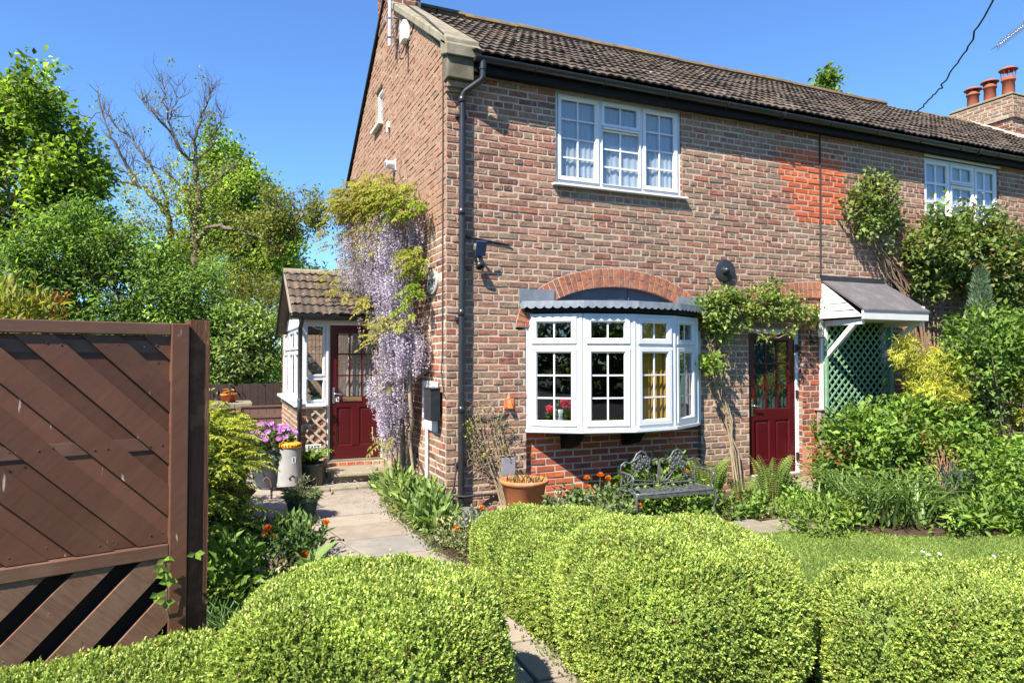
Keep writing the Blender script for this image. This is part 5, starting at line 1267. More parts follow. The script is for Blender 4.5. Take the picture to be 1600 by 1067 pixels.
# ---------------------------------------------------------------- clipped box hedges
BOXC = [(.39, .46, .095), (.33, .415, .088), (.45, .505, .11), (.27, .36, .075)]
def hedge(label, c, half, h, rot, seed, n, lumps=None, expo=3.2):
    lv = Leaves(seed); g = lv.g
    a, b = half; cz = h * .40; hz = h * .60
    rot = R(rot); ct, sn = math.cos(rot), math.sin(rot)
    areas = np.array([a * b, a * hz * 2, b * hz * 2]); pr = areas / areas.sum()
    ax = g.choice(3, n, p=pr); u = g.uniform(-1, 1, n); v = g.uniform(-1, 1, n); sgn = np.where(g.random(n) < .5, -1.0, 1.0)
    q = np.zeros((n, 3))
    m = ax == 0; q[m] = np.stack([u[m], v[m], np.ones(m.sum())], 1)
    m = ax == 1; q[m] = np.stack([u[m], sgn[m], v[m]], 1)
    m = ax == 2; q[m] = np.stack([sgn[m], u[m], v[m]], 1)
    def surface(q):
        e = expo
        q = q / (np.abs(q) ** e).sum(1, keepdims=True) ** (1 / e)
        nv = nrm(np.sign(q) * np.abs(q) ** (e - 1) / np.array([a, b, hz]))
        lump = np.array([mnoise.noise(Vector((x[0] * a * 3.2 + seed, x[1] * b * 3.2, x[2] * hz * 3.2))) for x in q])[:, None]
        lump2 = np.array([mnoise.noise(Vector((x[0] * a * 9 + seed, x[1] * b * 9, x[2] * hz * 9))) for x in q])[:, None]
        P = q * [a, b, hz] + nv * (lump * .055 + lump2 * .022)
        return P, nv
    P, nv = surface(q)
    hole = np.array([mnoise.noise(Vector((p[0] * 7 + seed * 1.3, p[1] * 7, p[2] * 7))) for p in P])
    keep = (P[:, 2] > -cz - .02) & (g.random(n) > np.clip((hole - .36) * 2.0, 0, .6)); P = P[keep]; nv = nv[keep]; n = len(P)
    rotm = np.array([[ct, sn, 0], [-sn, ct, 0], [0, 0, 1]])
    P = P @ rotm; nv = nv @ rotm
    P = P + [c[0], c[1], cz] - nv * (np.abs(g.standard_normal((n, 1))) * .018)
    axis = nrm(nv * .8 + [0, 0, .55] + g.standard_normal((n, 3)) * .33)
    patch = np.array([mnoise.noise(Vector((p[0] * 4 + seed, p[1] * 4, p[2] * 4))) for p in P])[:, None]
    tone = np.exp(.13 * g.standard_normal((n, 1)) + .16 * patch); young = np.clip(g.random((n, 1)) + .35 * patch, 0, 1); ext = np.where(g.random((n, 1)) < .03, g.uniform(1.4, 2.6, (n, 1)), 1.0)
    per = 8; ci = np.repeat(np.arange(n), per); k = n * per
    t = np.tile(np.arange(per) / (per - 1), n)[:, None]
    D = axis[ci] * (.35 + .7 * t) + rand_dir(g, k) * .62
    base = P[ci] + axis[ci] * (t * .034 - .012) * ext[ci]
    colA = np.array([(.17, .25, .05)]); colB = np.array(BOXC)[g.integers(0, 4, n)][ci]
    w = np.clip(t * .75 + .35 * young[ci] + .1 * g.standard_normal((k, 1)), 0, 1)
    col = (colA * (1 - w) + colB * w) * tone[ci]
    dead = g.random((n, 1)) < .018
    col = np.where(dead[ci], np.array([[.20, .13, .055]]) * (.7 + .6 * g.random((k, 1))), col)
    Ls = (.0125 + .007 * g.random(k)); lv.add(base, D, axis[ci] + rand_dir(g, k) * .5, Ls, Ls * .56, col, .2, .1)
    root = thing('box_hedge', label, 'hedge', (c[0], c[1], 0), 0, 'clipped box hedges along the front')
    lv.build('foliage', M['box_leaf'], root)
    # dense twiggy inside, a closed uneven body just under the leaves
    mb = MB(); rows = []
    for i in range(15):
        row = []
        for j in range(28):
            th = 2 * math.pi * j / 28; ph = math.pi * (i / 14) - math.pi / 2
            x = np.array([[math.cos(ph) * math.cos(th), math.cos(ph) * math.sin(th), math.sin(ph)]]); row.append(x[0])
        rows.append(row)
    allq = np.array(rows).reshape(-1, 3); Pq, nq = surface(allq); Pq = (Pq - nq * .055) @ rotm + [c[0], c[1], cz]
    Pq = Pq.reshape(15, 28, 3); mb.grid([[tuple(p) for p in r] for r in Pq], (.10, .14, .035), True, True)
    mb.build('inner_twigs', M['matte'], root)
hedge('rounded box hedge left of the path in front of the fence', (-1.60, -3.98), (.60, .50), .685, -20, 101, 24000, None, 4.2)
hedge('low box hedge strip running under the brown fence panel', (-3.05, -4.02), (1.02, .30), .49, 14, 102, 15000)
hedge('box hedge mound right of the path nearest the house corner', (.02, -2.78), (.53, .86), .565, 0, 103, 17000)
hedge('largest rounded box hedge in the middle of the front garden', (.15, -3.82), (.67, .70), .735, -20, 104, 31000, None, 2.8)
hedge('long flat topped box hedge in front of the lawn', (1.89, -4.98), (1.36, .38), .560, -22, 105, 36000, None, 6.5)

# ---------------------------------------------------------------- wisteria on the gable
ws = plant('wisteria', 'lilac wisteria in full flower hanging down the gable beside the porch door', 'wisteria', (-.1, 1.6, 0))
mb = MB(); rng = random.Random(4)
for (y0, y1, yy, r) in ((1.55, 1.2, 1.0, .035), (1.9, 1.7, 1.5, .03), (2.1, 2.4, 2.6, .04), (1.3, .9, .8, .025), (1.75, 1.3, 2.0, .02), (2.0, 1.9, 2.2, .022), (1.1, .9, 1.1, .018)):
    pts = []; 
    for i in range(13):
        t = i / 12; y = y0 + (y1 - y0) * min(1, t * 3) + (yy - y1) * max(0, t - .33) * 1.5 + rng.gauss(0, .03); pts.append((-.07 - .10 * math.sin(t * 3) + rng.gauss(0, .012), y, -.02 + 3.75 * t))
    mb.tube(pts, [r * (1.2 - .8 * i / 12) for i in range(13)], 7, lambda i, j: (.27, .22, .16))
for k in range(60):
    y = rng.uniform(.75, 3.0); z = rng.uniform(.3, 3.6); x = -rng.uniform(.03, .22); p = [(x, y, z)]
    for i in range(4): p.append((p[-1][0] + rng.gauss(-.02, .04), p[-1][1] + rng.gauss(0, .1), p[-1][2] + rng.gauss(.1, .12)))
    mb.tube(p, .007, 4, (.22, .17, .12), False)
mb.build('stem', M['twig'], ws)
lv = Leaves(61); g = lv.g
LIL = [(.52, .455, .53), (.58, .525, .58), (.45, .38, .48), (.62, .58, .61), (.48, .42, .50)]
FADE = [(.48, .43, .43), (.54, .49, .49), (.42, .36, .37), (.50, .45, .50)]
# (x, y, z top, z bottom, half depth x, half width y, count, palette)
COLS_ = [(-.54, 2.42, 3.68, 2.50, .18, .46, 120, FADE), (-.42, 1.72, 3.55, 2.45, .14, .34, 90, FADE + LIL), (-.34, 1.20, 3.52, 2.10, .14, .30, 120, LIL), (-.26, .92, 3.2, 2.5, .10, .14, 16, LIL), (-.14, .70, 3.35, 2.95, .06, .09, 12, LIL),
         (-.32, .95, 2.72, 1.75, .15, .32, 84, LIL), (-.38, 1.55, 2.30, 1.85, .12, .20, 22, LIL), (-.28, .70, 2.12, 1.42, .14, .22, 66, LIL), (-.36, 1.1, 2.0, 1.2, .14, .30, 60, LIL), (-.34, 1.16, 1.50, .68, .11, .18, 44, LIL), (-.24, 1.0, 1.48, .80, .10, .10, 26, LIL), (-.36, 1.12, 1.30, .50, .10, .14, 40, LIL), (-.40, 1.42, 1.50, .85, .08, .12, 18, LIL), (-.44, 1.75, 1.45, 1.05, .06, .10, 10, LIL), (-.15, .50, 1.95, 1.50, .07, .12, 14, LIL)]
for (x, y, zt_, zb_, hx, hy, cnt, pal_) in COLS_:
    for k in range(cnt):
        Lr = g.uniform(.24, .42); n = 66; tn_ = math.exp(.22 * g.standard_normal())
        p = np.array([x + g.uniform(-hx, hx), y + g.uniform(-hy, hy), g.uniform(zb_ + Lr, zt_ + .04)]); p[0] = min(p[0], -.05)
        t = np.sqrt(g.random(n)) if False else g.random(n) ** .8; a = g.random(n) * 6.28; r = .036 * (1 - t) ** .6 + .007
        P = p + np.stack([r * np.cos(a), r * np.sin(a), -t * Lr], 1)
        D = np.stack([np.cos(a), np.sin(a), np.full(n, -.25)], 1) + g.standard_normal((n, 3)) * .4
        c = mixcol(g, n, pal_, .1) * (1 + .1 * g.standard_normal()); c *= (1.05 - .25 * t)[:, None] * tn_
        lv.add(P, D, rand_dir(g, n), .021, .018, c, .3, .2, .6)
# a single long raceme in front of the door head
p = np.array([-.52, 2.2, 2.25]); n = 50; t = g.random(n); a = g.random(n) * 6.28; r = .02 * (1 - t) + .006; lv.add(p + np.stack([r * np.cos(a), r * np.sin(a), -t * .34], 1), rand_dir(g, n), rand_dir(g, n), .02, .016, mixcol(g, n, [(.5, .47, .42)]), .2, .2)
lv.build('flower', M['petal'], ws)
lv = Leaves(62); g = lv.g
def pinnate(lv, p, d, L, pairs, lf, cols, droop=.5):
    g = lv.g; d = nrm(np.asarray(d, float)); s = nrm(np.cross(d, [0, 0, 1]) + 1e-4); n = pairs * 2 + 1
    t = np.concatenate([np.linspace(.25, .95, pairs)] * 2 + [[1.0]]); sg = np.concatenate([np.ones(pairs), -np.ones(pairs), [0]])
    pos = np.asarray(p) + np.outer(t * L, d) - np.outer(t * t * droop * L, [0, 0, 1])
    D = s * sg[:, None] * .8 + d * .55 + [0, 0, -.35]; D = D + g.standard_normal((n, 3)) * .15
    c = mixcol(g, n, cols, .06) * (1 + .15 * g.standard_normal())
    lv.add(pos, D, np.array([0, 0, 1]) + d * .2 + g.standard_normal((n, 3)) * .2, lf * (.8 + .3 * g.random(n)), lf * .36, c, .15, .3)
GOLD = [(.29, .26, .065), (.25, .25, .065), (.33, .27, .085), (.22, .245, .06), (.28, .21, .08)]
GREEN_ = [(.20, .27, .035), (.28, .30, .04), (.16, .24, .03)]
def leafmass(x, y, z, hx, hy, hz, n, cols):
    for k in range(n):
        a = g.random() * 6.28; p = (min(-.04, x + g.uniform(-hx, hx)), y + g.uniform(-hy, hy), z + g.uniform(-hz, hz))
        pinnate(lv, p, (-.6 + .5 * math.cos(a), .8 * math.sin(a) - .25, g.uniform(-.2, .5)), g.uniform(.16, .26), 6, .062, cols)
for (x, y, z, hx, hy, hz, n, cc) in ((-.50, 2.55, 3.88, .26, .60, .16, 210, GOLD), (-.38, 1.75, 3.80, .25, .50, .18, 190, GOLD), (-.30, 1.15, 3.62, .2, .42, .15, 120, GOLD + GREEN_), (-.20, .62, 3.48, .14, .2, .10, 34, GREEN_), (-.52, 2.9, 3.5, .16, .3, .4, 60, GOLD), (-.38, 1.9, 3.3, .14, .25, .25, 30, GOLD), (-.32, 1.3, 3.2, .1, .2, .2, 14, GOLD), (-.16, .58, 2.86, .10, .16, .12, 36, GOLD + GREEN_), (-.16, .56, 2.56, .09, .14, .12, 22, GREEN_ + [(.10, .17, .03)]), (-.50, 1.62, 2.38, .1, .14, .08, 14, GOLD), (-.34, .78, 2.12, .12, .26, .08, 26, GOLD), (-.42, 1.35, 2.0, .1, .18, .1, 12, GOLD), (-.36, 1.0, .76, .05, .08, .05, 4, GOLD), (-.7, 2.6, 2.75, .14, .2, .22, 14, GOLD), (-.26, .60, 2.35, .1, .1, .2, 10, GREEN_), (-.3, 1.0, 1.45, .08, .15, .1, 5, GOLD)):
    leafmass(x, y, z, hx, hy, hz, n, cc)
for k in range(22): pinnate(lv, (-.70 - g.random() * .15, 2.9 + g.random() * .4, 3.75 - g.random() * 1.1), (-.8, .3 * g.standard_normal(), .1), .17, 5, .055, GOLD)
lv.build('leaves', M['leaf_soft'], ws)

# ---------------------------------------------------------------- climbers on the front wall
def climber(name, label, cat, base, stems, leaves_, col, mat=None, stemcol=(.30, .24, .15), group=None):
    o = plant(name, label, cat, base, group); mb = MB()
    for pts, r in stems: mb.tube(pts, [r * (1.1 - .7 * i / max(1, len(pts) - 1)) for i in range(len(pts))], 6, stemcol, False)
    mb.build('stem', M['twig'], o)
    lv = Leaves(len(label) * 7); leaves_(lv); lv.build('leaves', mat or M['leaf'], o); return o
rng = random.Random(7)
ROSE = [(.15, .23, .05), (.22, .29, .065), (.11, .18, .045), (.27, .32, .09), (.17, .21, .07)]
stems = []
for k in range(6):
    x0 = 3.98 + rng.uniform(-.1, .16); x1 = 3.62 + rng.uniform(-.06, .1); x2 = 3.5 + rng.uniform(-.15, .25)
    stems.append(([(x0, -.06 - rng.random() * .05, -.02), (x0 - .07, -.07, .5), (x1 + .16, -.06, .9), (x1, -.08, 1.35), (x2 + .02, -.10, 1.75), (x2 - .05 + rng.uniform(-.1, .25), -.10, 2.15), (x2 + rng.uniform(-.1, .3), -.12, 2.4)], rng.uniform(.006, .013)))
for k in range(5): z = rng.uniform(2.25, 2.5); stems.append(([(3.6, -.08, z - .15), (4.0, -.14, z), (4.4, -.17, z + rng.uniform(-.1, .12)), (4.8, -.18, z + rng.uniform(-.2, .05)), (5.1, -.16, z + rng.uniform(-.25, .0))], .011))
for dz in (0, .05): stems.append(([(3.95, -.1, 2.12), (4.3, -.2, 1.98 + dz), (4.5, -.22, 1.97 + dz), (4.72, -.22, 2.06 + dz * 2)], .01))
for k in range(40):
    x = rng.uniform(3.42, 3.78); z = rng.uniform(1.45, 2.2); stems.append(([(x, -.08 - .08 * rng.random(), z), (x + rng.gauss(0, .06), -.15, z - .12), (x + rng.gauss(0, .10), -.14, z - .25)], .005))
def rl_(lv):
    clumps(lv, [((3.42, -.17, 2.28), (.22, .12, .16), 34), ((3.62, -.18, 2.40), (.24, .13, .20), 36), ((3.85, -.17, 2.28), (.26, .12, .20), 30), ((3.60, -.16, 2.05), (.20, .12, .13), 22)], 16, .058, .042, ROSE, .045, .2)
    clumps(lv, [((4.25, -.17, 2.42), (.34, .12, .18), 36), ((4.62, -.18, 2.40), (.34, .12, .15), 36), ((4.98, -.18, 2.30), (.26, .11, .13), 24), ((4.4, -.16, 2.64), (.12, .08, .12), 10)], 15, .052, .036, ROSE + [(.24, .30, .05)], .045, .2)
    clumps(lv, [((4.72, -.22, 2.06), (.10, .05, .07), 6), ((4.32, -.2, 1.98), (.14, .05, .05), 6), ((5.15, -.18, 2.12), (.08, .05, .1), 5)], 12, .045, .032, [(.28, .32, .05), (.20, .26, .05)], .03)
    clumps(lv, [((3.40, -.2, 1.60), (.14, .09, .10), 13)], 9, .075, .06, [(.16, .26, .045), (.22, .30, .06)], .05)
climber('climbing_rose', 'climbing rose trained over the maroon front door on bare twisted stems', 'climber', (3.98, -.06, 0), stems, rl_, ROSE)
stems = []
for k in range(12):
    x0 = .70 + rng.uniform(-.1, .12); t = rng.uniform(.15, .62)
    stems.append(([(x0, -.1, .02), (x0 - .06, -.05, .3), (t + .1, -.05, .62), (t, -.05, .85 + rng.random() * .2), (t - .05 + rng.gauss(0, .06), -.06, 1.0 + rng.random() * .25)], .007))
for k in range(45):
    x = rng.uniform(.22, .72); z = rng.uniform(.35, 1.15); stems.append(([(x, -.05, z), (x + rng.gauss(0, .07), -.08, z + .08), (x + rng.gauss(0, .1), -.07, z + .16)], .003))
def wl_(lv):
    clumps(lv, [((.46, -.08, .86), (.28, .05, .30), 26), ((.26, -.09, .82), (.08, .06, .25), 9)], 7, .032, .02, [(.22, .24, .05), (.30, .30, .08), (.15, .18, .05)], .035)
climber('wall_shrub', 'sparse twiggy climber with tiny yellow green leaves between downpipe and bay window', 'climber', (.7, -.1, 0), stems, wl_, None)
RC = [(.12, .18, .045), (.17, .23, .06), (.085, .135, .038), (.22, .27, .08), (.20, .16, .07)]
stems = []
for k in range(10):
    x0 = 7.38 + rng.uniform(-.12, .25); x1 = 6.45 + rng.uniform(-.45, .4)
    stems.append(([(x0, -.1, 1.6), (x0 - .1, -.08, 2.4), (6.9 + rng.uniform(-.15, .2), -.07, 2.9), (6.6 + rng.uniform(-.2, .2), -.09, 3.3), (x1, -.12, 3.8 + rng.uniform(-.2, .3)), (x1 + rng.uniform(-.1, .15), -.12, 4.1 + rng.uniform(-.1, .25))], .012))
def e_(lv):
    clumps(lv, [((6.42, -.16, 4.08), (.36, .13, .26), 44), ((6.15, -.15, 3.82), (.26, .12, .25), 30), ((6.75, -.16, 3.78), (.24, .12, .30), 18), ((6.4, -.15, 3.6), (.24, .1, .22), 14), ((6.75, -.13, 3.35), (.18, .08, .2), 5)], 12, .07, .052, RC, .06, .2)
climber('climbing_rose', 'tall upright rose climbing the bricks above the door canopy', 'climber', (7.2, -.1, 1.6), stems, e_, RC, stemcol=(.22, .15, .10))
stems = []
for k in range(40):
    x0 = 8.0 + rng.uniform(-.7, 1.4); x1 = x0 + rng.gauss(0, .7)
    stems.append(([(x0 * .8 + 1.6, -.12, .3), (x0 * .9 + .8, -.12, 1.4), (x0, -.12, 2.3), ((x0 + x1) / 2, -.15, 2.8), (x1, -.22, 3.2 + rng.random() * .4)], .013))
def d_(lv):
    clumps(lv, [((8.35, -.34, 3.30), (1.15, .28, .48), 250), ((7.5, -.30, 3.35), (.55, .24, .36), 90), ((9.25, -.34, 3.15), (.6, .26, .55), 120), ((9.9, -.3, 2.7), (.5, .25, .5), 70), ((8.3, -.26, 3.85), (.9, .14, .18), 40), ((7.4, -.26, 2.85), (.35, .18, .3), 34), ((8.6, -.3, 2.75), (.7, .2, .3), 50)], 13, .085, .062, RC, .075, .2)
climber('climbing_shrub', 'broad leafy climber hiding the sill of the far upper window', 'climber', (8.1, -.12, .3), stems, d_, RC, stemcol=(.20, .13, .09))

# ---------------------------------------------------------------- right hand border
def shrub(name, label, cat, base, lobes, per, L, W, cols, rc, seed=0, stems=8, mat=None, stemcol=STEM, upb=.35, shell=.5, group=None, droop=.2, var=.22, hang=0, flat=1.0, part='foliage', wide=.45):
    o = plant(name, label, cat, base, group); mb = MB(); rng = random.Random(seed)
    for k in range(stems):
        c, r, n = rng.choice(lobes); e = [c[i] + rng.uniform(-.6, .6) * r[i] for i in range(3)]
        b = (base[0] + rng.gauss(0, .06), base[1] + rng.gauss(0, .05), base[2] - .03); m_ = [(b[i] * .6 + e[i] * .4 + rng.gauss(0, .04)) for i in range(3)]
        mb.tube([b, m_, e], [.016, .011, .004], 5, stemcol, False)
    if stems: mb.build('stem', M['twig'], o)
    lv = Leaves(seed + 500); clumps(lv, lobes, per, L, W, cols, rc, upb, shell, var, .25, droop, flat, wide, hang); lv.build(part, mat or M['leaf'], o)
    return o
FRESH = [(.13, .22, .035), (.17, .26, .045), (.09, .165, .03), (.21, .29, .05)]
MID = [(.11, .185, .04), (.15, .23, .05), (.08, .14, .034), (.19, .27, .065)]
DARK = [(.045, .085, .024), (.065, .11, .03), (.035, .065, .02)]
shrub('leafy_shrub', 'large fresh green shrub in front of the green trellis', 'shrub', (5.5, -1.1, 0), [((5.05, -1.15, .72), (.62, .42, .36), 120), ((5.75, -1.2, .82), (.75, .45, .38), 160), ((6.45, -1.15, .70), (.45, .42, .38), 90), ((5.35, -1.35, .42), (.8, .4, .36), 90), ((4.75, -.95, .55), (.35, .35, .40), 40)], 13, .085, .045, FRESH, .075, 11)
GOLDC = [(.52, .49, .10), (.42, .43, .085), (.60, .54, .14), (.32, .37, .075)]
shrub('golden_conifer', 'feathery golden conifer beside the right edge of the trellis', 'conifer', (6.4, -.85, 0), [((6.40, -.95, 1.58), (.42, .34, .18), 70), ((6.05, -.95, 1.78), (.20, .2, .16), 18), ((6.5, -1.0, 1.28), (.40, .32, .28), 50), ((6.15, -1.2, 1.27), (.42, .26, .13), 50)], 34, .075, .010, GOLDC, .05, 12, stems=6, mat=M['leaf_soft'], upb=.1, droop=.4)
shrub('blue_conifer', 'dark blue green conifer in the right hand border', 'conifer', (7.2, -1.0, 0), [((6.95, -1.05, 1.25), (.45, .35, .5), 110), ((7.3, -1.05, .75), (.45, .35, .5), 70)], 34, .065, .010, [(.055, .10, .065), (.04, .075, .045), (.08, .13, .08)], .05, 13, stems=4, mat=M['leaf_soft'], upb=.3, droop=.2)
o = plant('juniper_spire', 'pale blue green upright juniper spire against the climber', 'conifer', (7.45, -.95, 0)); lv = Leaves(90); g = lv.g
mb = MB(); mb.tube([(7.45, -.95, 0), (7.45, -.95, 2.7)], [.03, .008], 6, STEM); mb.build('trunk', M['twig'], o)
n = 5200; t = g.random(n) ** .7; z = 1.2 + 1.72 * t; rr = .30 * (1 - t) ** .75 * np.sqrt(g.random(n)) + .02; a = g.random(n) * 6.28
tone = np.array([mnoise.noise(Vector((x * 6, y * 6, q * 5))) for x, y, q in zip(rr * np.cos(a), rr * np.sin(a), z)])[:, None]
lv.add(np.stack([7.45 + rr * np.cos(a), -.95 + rr * np.sin(a), z], 1), np.stack([np.cos(a) * .7, np.sin(a) * .7, np.full(n, 1.1)], 1) + g.standard_normal((n, 3)) * .35, rand_dir(g, n), .075, .011, mixcol(g, n, [(.17, .25, .16), (.22, .30, .20), (.13, .19, .12)], .1) * (1 + .5 * tone), .1, .1); lv.build('foliage', M['leaf_soft'], o)
shrub('leafy_shrub', 'tall glossy shrub at the right edge beneath the far upper window', 'shrub', (7.5, -1.35, 0), [((7.05, -1.3, 2.0), (.62, .42, .36), 110), ((7.6, -1.35, 1.75), (.55, .45, .55), 120), ((6.75, -1.3, 1.6), (.4, .35, .4), 60), ((7.3, -1.3, 1.25), (.5, .35, .45), 40), ((8.1, -1.3, 1.6), (.5, .45, .6), 70)], 12, .085, .045, MID + FRESH[:2], .075, 14, stems=14, stemcol=(.26, .2, .13))
shrub('golden_conifer', 'yellow green conifer sprays low at the right edge', 'conifer', (7.9, -1.35, 0), [((7.75, -1.5, 1.0), (.5, .3, .30), 60), ((7.5, -1.5, 1.35), (.25, .2, .16), 20)], 30, .075, .011, [(.30, .31, .05), (.22, .27, .045)], .05, 15, stems=4, mat=M['leaf_soft'], upb=0, droop=.4)
shrub('leafy_shrub', 'low bright green shrub at the right edge of the lawn', 'shrub', (5.75, -2.3, 0), [((5.75, -2.25, .48), (.55, .42, .32), 110), ((6.3, -2.3, .45), (.55, .42, .36), 100), ((5.35, -2.4, .25), (.4, .35, .25), 50)], 13, .065, .045, FRESH, .065, 16)
shrub('twiggy_shrub', 'reddish brown twiggy shrub with a few coppery leaves', 'shrub', (5.5, -1.75, 0), [((5.4, -1.7, .62), (.34, .2, .16), 12), ((5.6, -1.75, .45), (.35, .2, .2), 7)], 8, .05, .03, [(.26, .09, .04), (.20, .16, .04), (.14, .16, .04)], .05, 17, stems=46, stemcol=(.30, .17, .11))
def strap(lv, x, y, n, L, W, cols, spread=.12, arch=1.0, z=0.0, seg=4):
    g = lv.g
    for k in range(n):
        a = g.random() * 6.28; p = np.array([x + g.standard_normal() * spread, y + g.standard_normal() * spread, z]); l = L * g.uniform(.6, 1.15); d = np.array([math.cos(a) * .35, math.sin(a) * .35, 1.0]); c = mixcol(g, 1, cols, .12)
        hd = np.array([math.cos(a), math.sin(a), 0])
        for s in range(seg):
            d = nrm(d + (hd * .35 + np.array([0, 0, -.38])) * arch * (s / seg)); e = p + d * l / seg
            wv = W * (1 - .25 * s) if s < seg - 1 else W * .45
            lv.add([p - d * l / seg * .15], [d], [np.cross(np.cross(d, hd) + 1e-4, d) + [0, 0, .3]], l / seg * 1.45, wv, c, .18, .05, .5); p = e
o = plant('daylily_clump', 'dense clump of arching dark green daylily leaves beside the lawn', 'daylily', (4.3, -1.75, 0)); lv = Leaves(95)
for (x, y, n) in ((4.55, -1.15, 120), (4.3, -1.55, 150), (4.0, -1.95, 130), (4.6, -2.0, 120), (4.95, -1.5, 110), (4.2, -2.15, 80), (4.75, -.85, 70)): strap(lv, x, y, int(n * .55), .62, .046, [(.10, .18, .04), (.14, .22, .05), (.07, .13, .033), (.18, .25, .07)], .13, 1.5)
lv.build('foliage', M['blade'], o)
shrub('leafy_perennial', 'low leafy perennial at the near corner of the lawn by the stepping stones', 'plant', (3.35, -2.05, 0), [((3.3, -2.05, .10), (.40, .30, .14), 60), ((3.45, -1.75, .12), (.35, .3, .14), 40)], 12, .075, .026, FRESH + [(.20, .28, .06)], .07, 18, stems=0)
shrub('leafy_perennial', 'spreading perennials with brown seed heads at the front of the right border', 'plant', (4.9, -2.65, 0), [((4.7, -2.65, .12), (.45, .25, .14), 46), ((5.3, -2.9, .14), (.5, .3, .16), 56), ((4.95, -2.4, .16), (.4, .25, .2), 40)], 12, .10, .035, MID + FRESH, .07, 19, stems=0)
shrub('grey_perennial', 'blue grey grassy plant behind the right border perennials', 'plant', (5.0, -2.15, 0), [((5.05, -2.1, .22), (.28, .2, .2), 30)], 16, .13, .012, [(.14, .19, .15), (.10, .15, .11)], .05, 20, stems=0, upb=1.2)
# daisies scattered on the lawn
lv = Leaves(97); P = [(3.31, -3.10), (3.35, -3.02), (3.42, -3.12), (3.25, -3.0), (3.68, -3.41), (3.74, -3.37), (3.80, -3.42), (3.71, -3.46), (3.77, -3.35)]
daisy0 = None
for i, (x, y) in enumerate(P):
    lv = Leaves(970 + i); flowers(lv, lv.g, [(x, y, .03)], 9, .022, [(.82, .82, .8)], (0, -.2, 1)); o = lv.build('daisy', M['petal'], None, (x, y, 0)); tag(o, 'tiny white daisy flowering in the short lawn grass', 'flower', 'daisies on the lawn')

# ---------------------------------------------------------------- ferns, poppies and low plants
def fern(label, x, y, h, n, seed, cat='fern', cols=None, lean=.20, brown=True):
    o = plant('fern', label, cat, (x, y, 0), 'ferns in the garden'); lv = Leaves(seed); g = lv.g; mb = MB(); cols = cols or [(.22, .32, .075), (.27, .37, .09), (.17, .26, .06)]
    for k in range(n):
        lv = Leaves(seed + k); g = lv.g
        a = g.random() * 6.28; l = h * g.uniform(.75, 1.12); d = np.array([math.cos(a) * lean, math.sin(a) * lean, 1.0]); p = np.array([x + .10 * math.cos(a) * g.random(), y + .08 * math.sin(a) * g.random(), 0.0]); hd = np.array([math.cos(a), math.sin(a), 0]); pts = [p]; N = 20; c = mixcol(g, 1, cols, .12)
        side = nrm(np.cross(d, [g.standard_normal(), g.standard_normal(), .1]))
        for s in range(N):
            t = s / N; d = nrm(d + hd * .045 * t - np.array([0, 0, .05]) * t * t); q = pts[-1] + d * l / N; pts.append(q)
            if t > .14:
                w = l * .17 * math.sin(math.pi * min(1, (t - .06) * 1.0)) ** .8 * (1 - .35 * t)
                for sg in (-1, 1):
                    lv.add([q, q + side * sg * w * .35], [side * sg + d * .3 - np.array([0, 0, .15])] * 2, [np.cross(side, d)] * 2, [w, w * .62], [w * .24, w * .30], c * (1 + .1 * g.standard_normal()), .1, .15)
        mb.tube([tuple(v_) for v_ in pts[::4]], [.005, .004, .004, .003, .002, .002][:len(pts[::4])], 4, (.20, .20, .06) if not brown else (.26, .15, .05), False)
        lv.build('frond', M['leaf'], o)
    mb.build('stalk', M['twig'], o); return o
fern('upright fern just right of the iron bench', 3.02, -.62, .58, 24, 201, lean=.15)
fern('shuttlecock fern standing in front of the maroon front door', 3.66, -.95, .60, 22, 202, lean=.13)
fern('thin fern between the bench fern and the front door', 3.42, -.70, .44, 9, 205, lean=.4)
def spray(mbase, h, n, seed, cols, L=.26):
    lv = Leaves(seed); g = lv.g
    for k in range(n):
        a = g.random() * 6.28; pinnate(lv, (mbase[0], mbase[1], mbase[2]), (math.cos(a) * .7, math.sin(a) * .7, .8 + .4 * g.random()), L * g.uniform(.7, 1.2), 9, .06, cols, .35)
    return lv
spray((-1.10, 2.45, .27), .3, 46, 203, [(.20, .30, .06), (.26, .34, .08), (.15, .25, .05)], .33).build('fern', M['leaf'], fpn)
POPC = [(.80, .19, .012), (.85, .26, .015), (.75, .13, .01)]
def poppy(label, x, y, z, seed, s=1.0, gl=None):
    o = plant('poppy', label, 'poppy', (x, y, 0), 'orange poppies in the flower beds'); mb = MB(); r = random.Random(seed)
    mb.tube([(x + r.gauss(0, .03), y + r.gauss(0, .03), -.03), (x + r.gauss(0, .015), y, z * .6), (x, y, z)], .003, 4, (.14, .18, .06), False); mb.build('stalk', M['twig'], o)
    lv = Leaves(seed); g = lv.g; n = 8; a = np.arange(n) * 6.28 / n + g.random(); up = np.array([.1 * g.standard_normal(), -.3, 1.0])
    D = np.stack([np.cos(a), np.sin(a), np.full(n, .75)], 1) + up * .25; lv.add(np.tile([x, y, z], (n, 1)), D, np.stack([-np.cos(a), -np.sin(a), np.ones(n)], 1), .048 * s, .046 * s, mixcol(g, n, POPC, .1), -.15, -.35, .65); lv.build('flower', M['petal'], o)
    return o
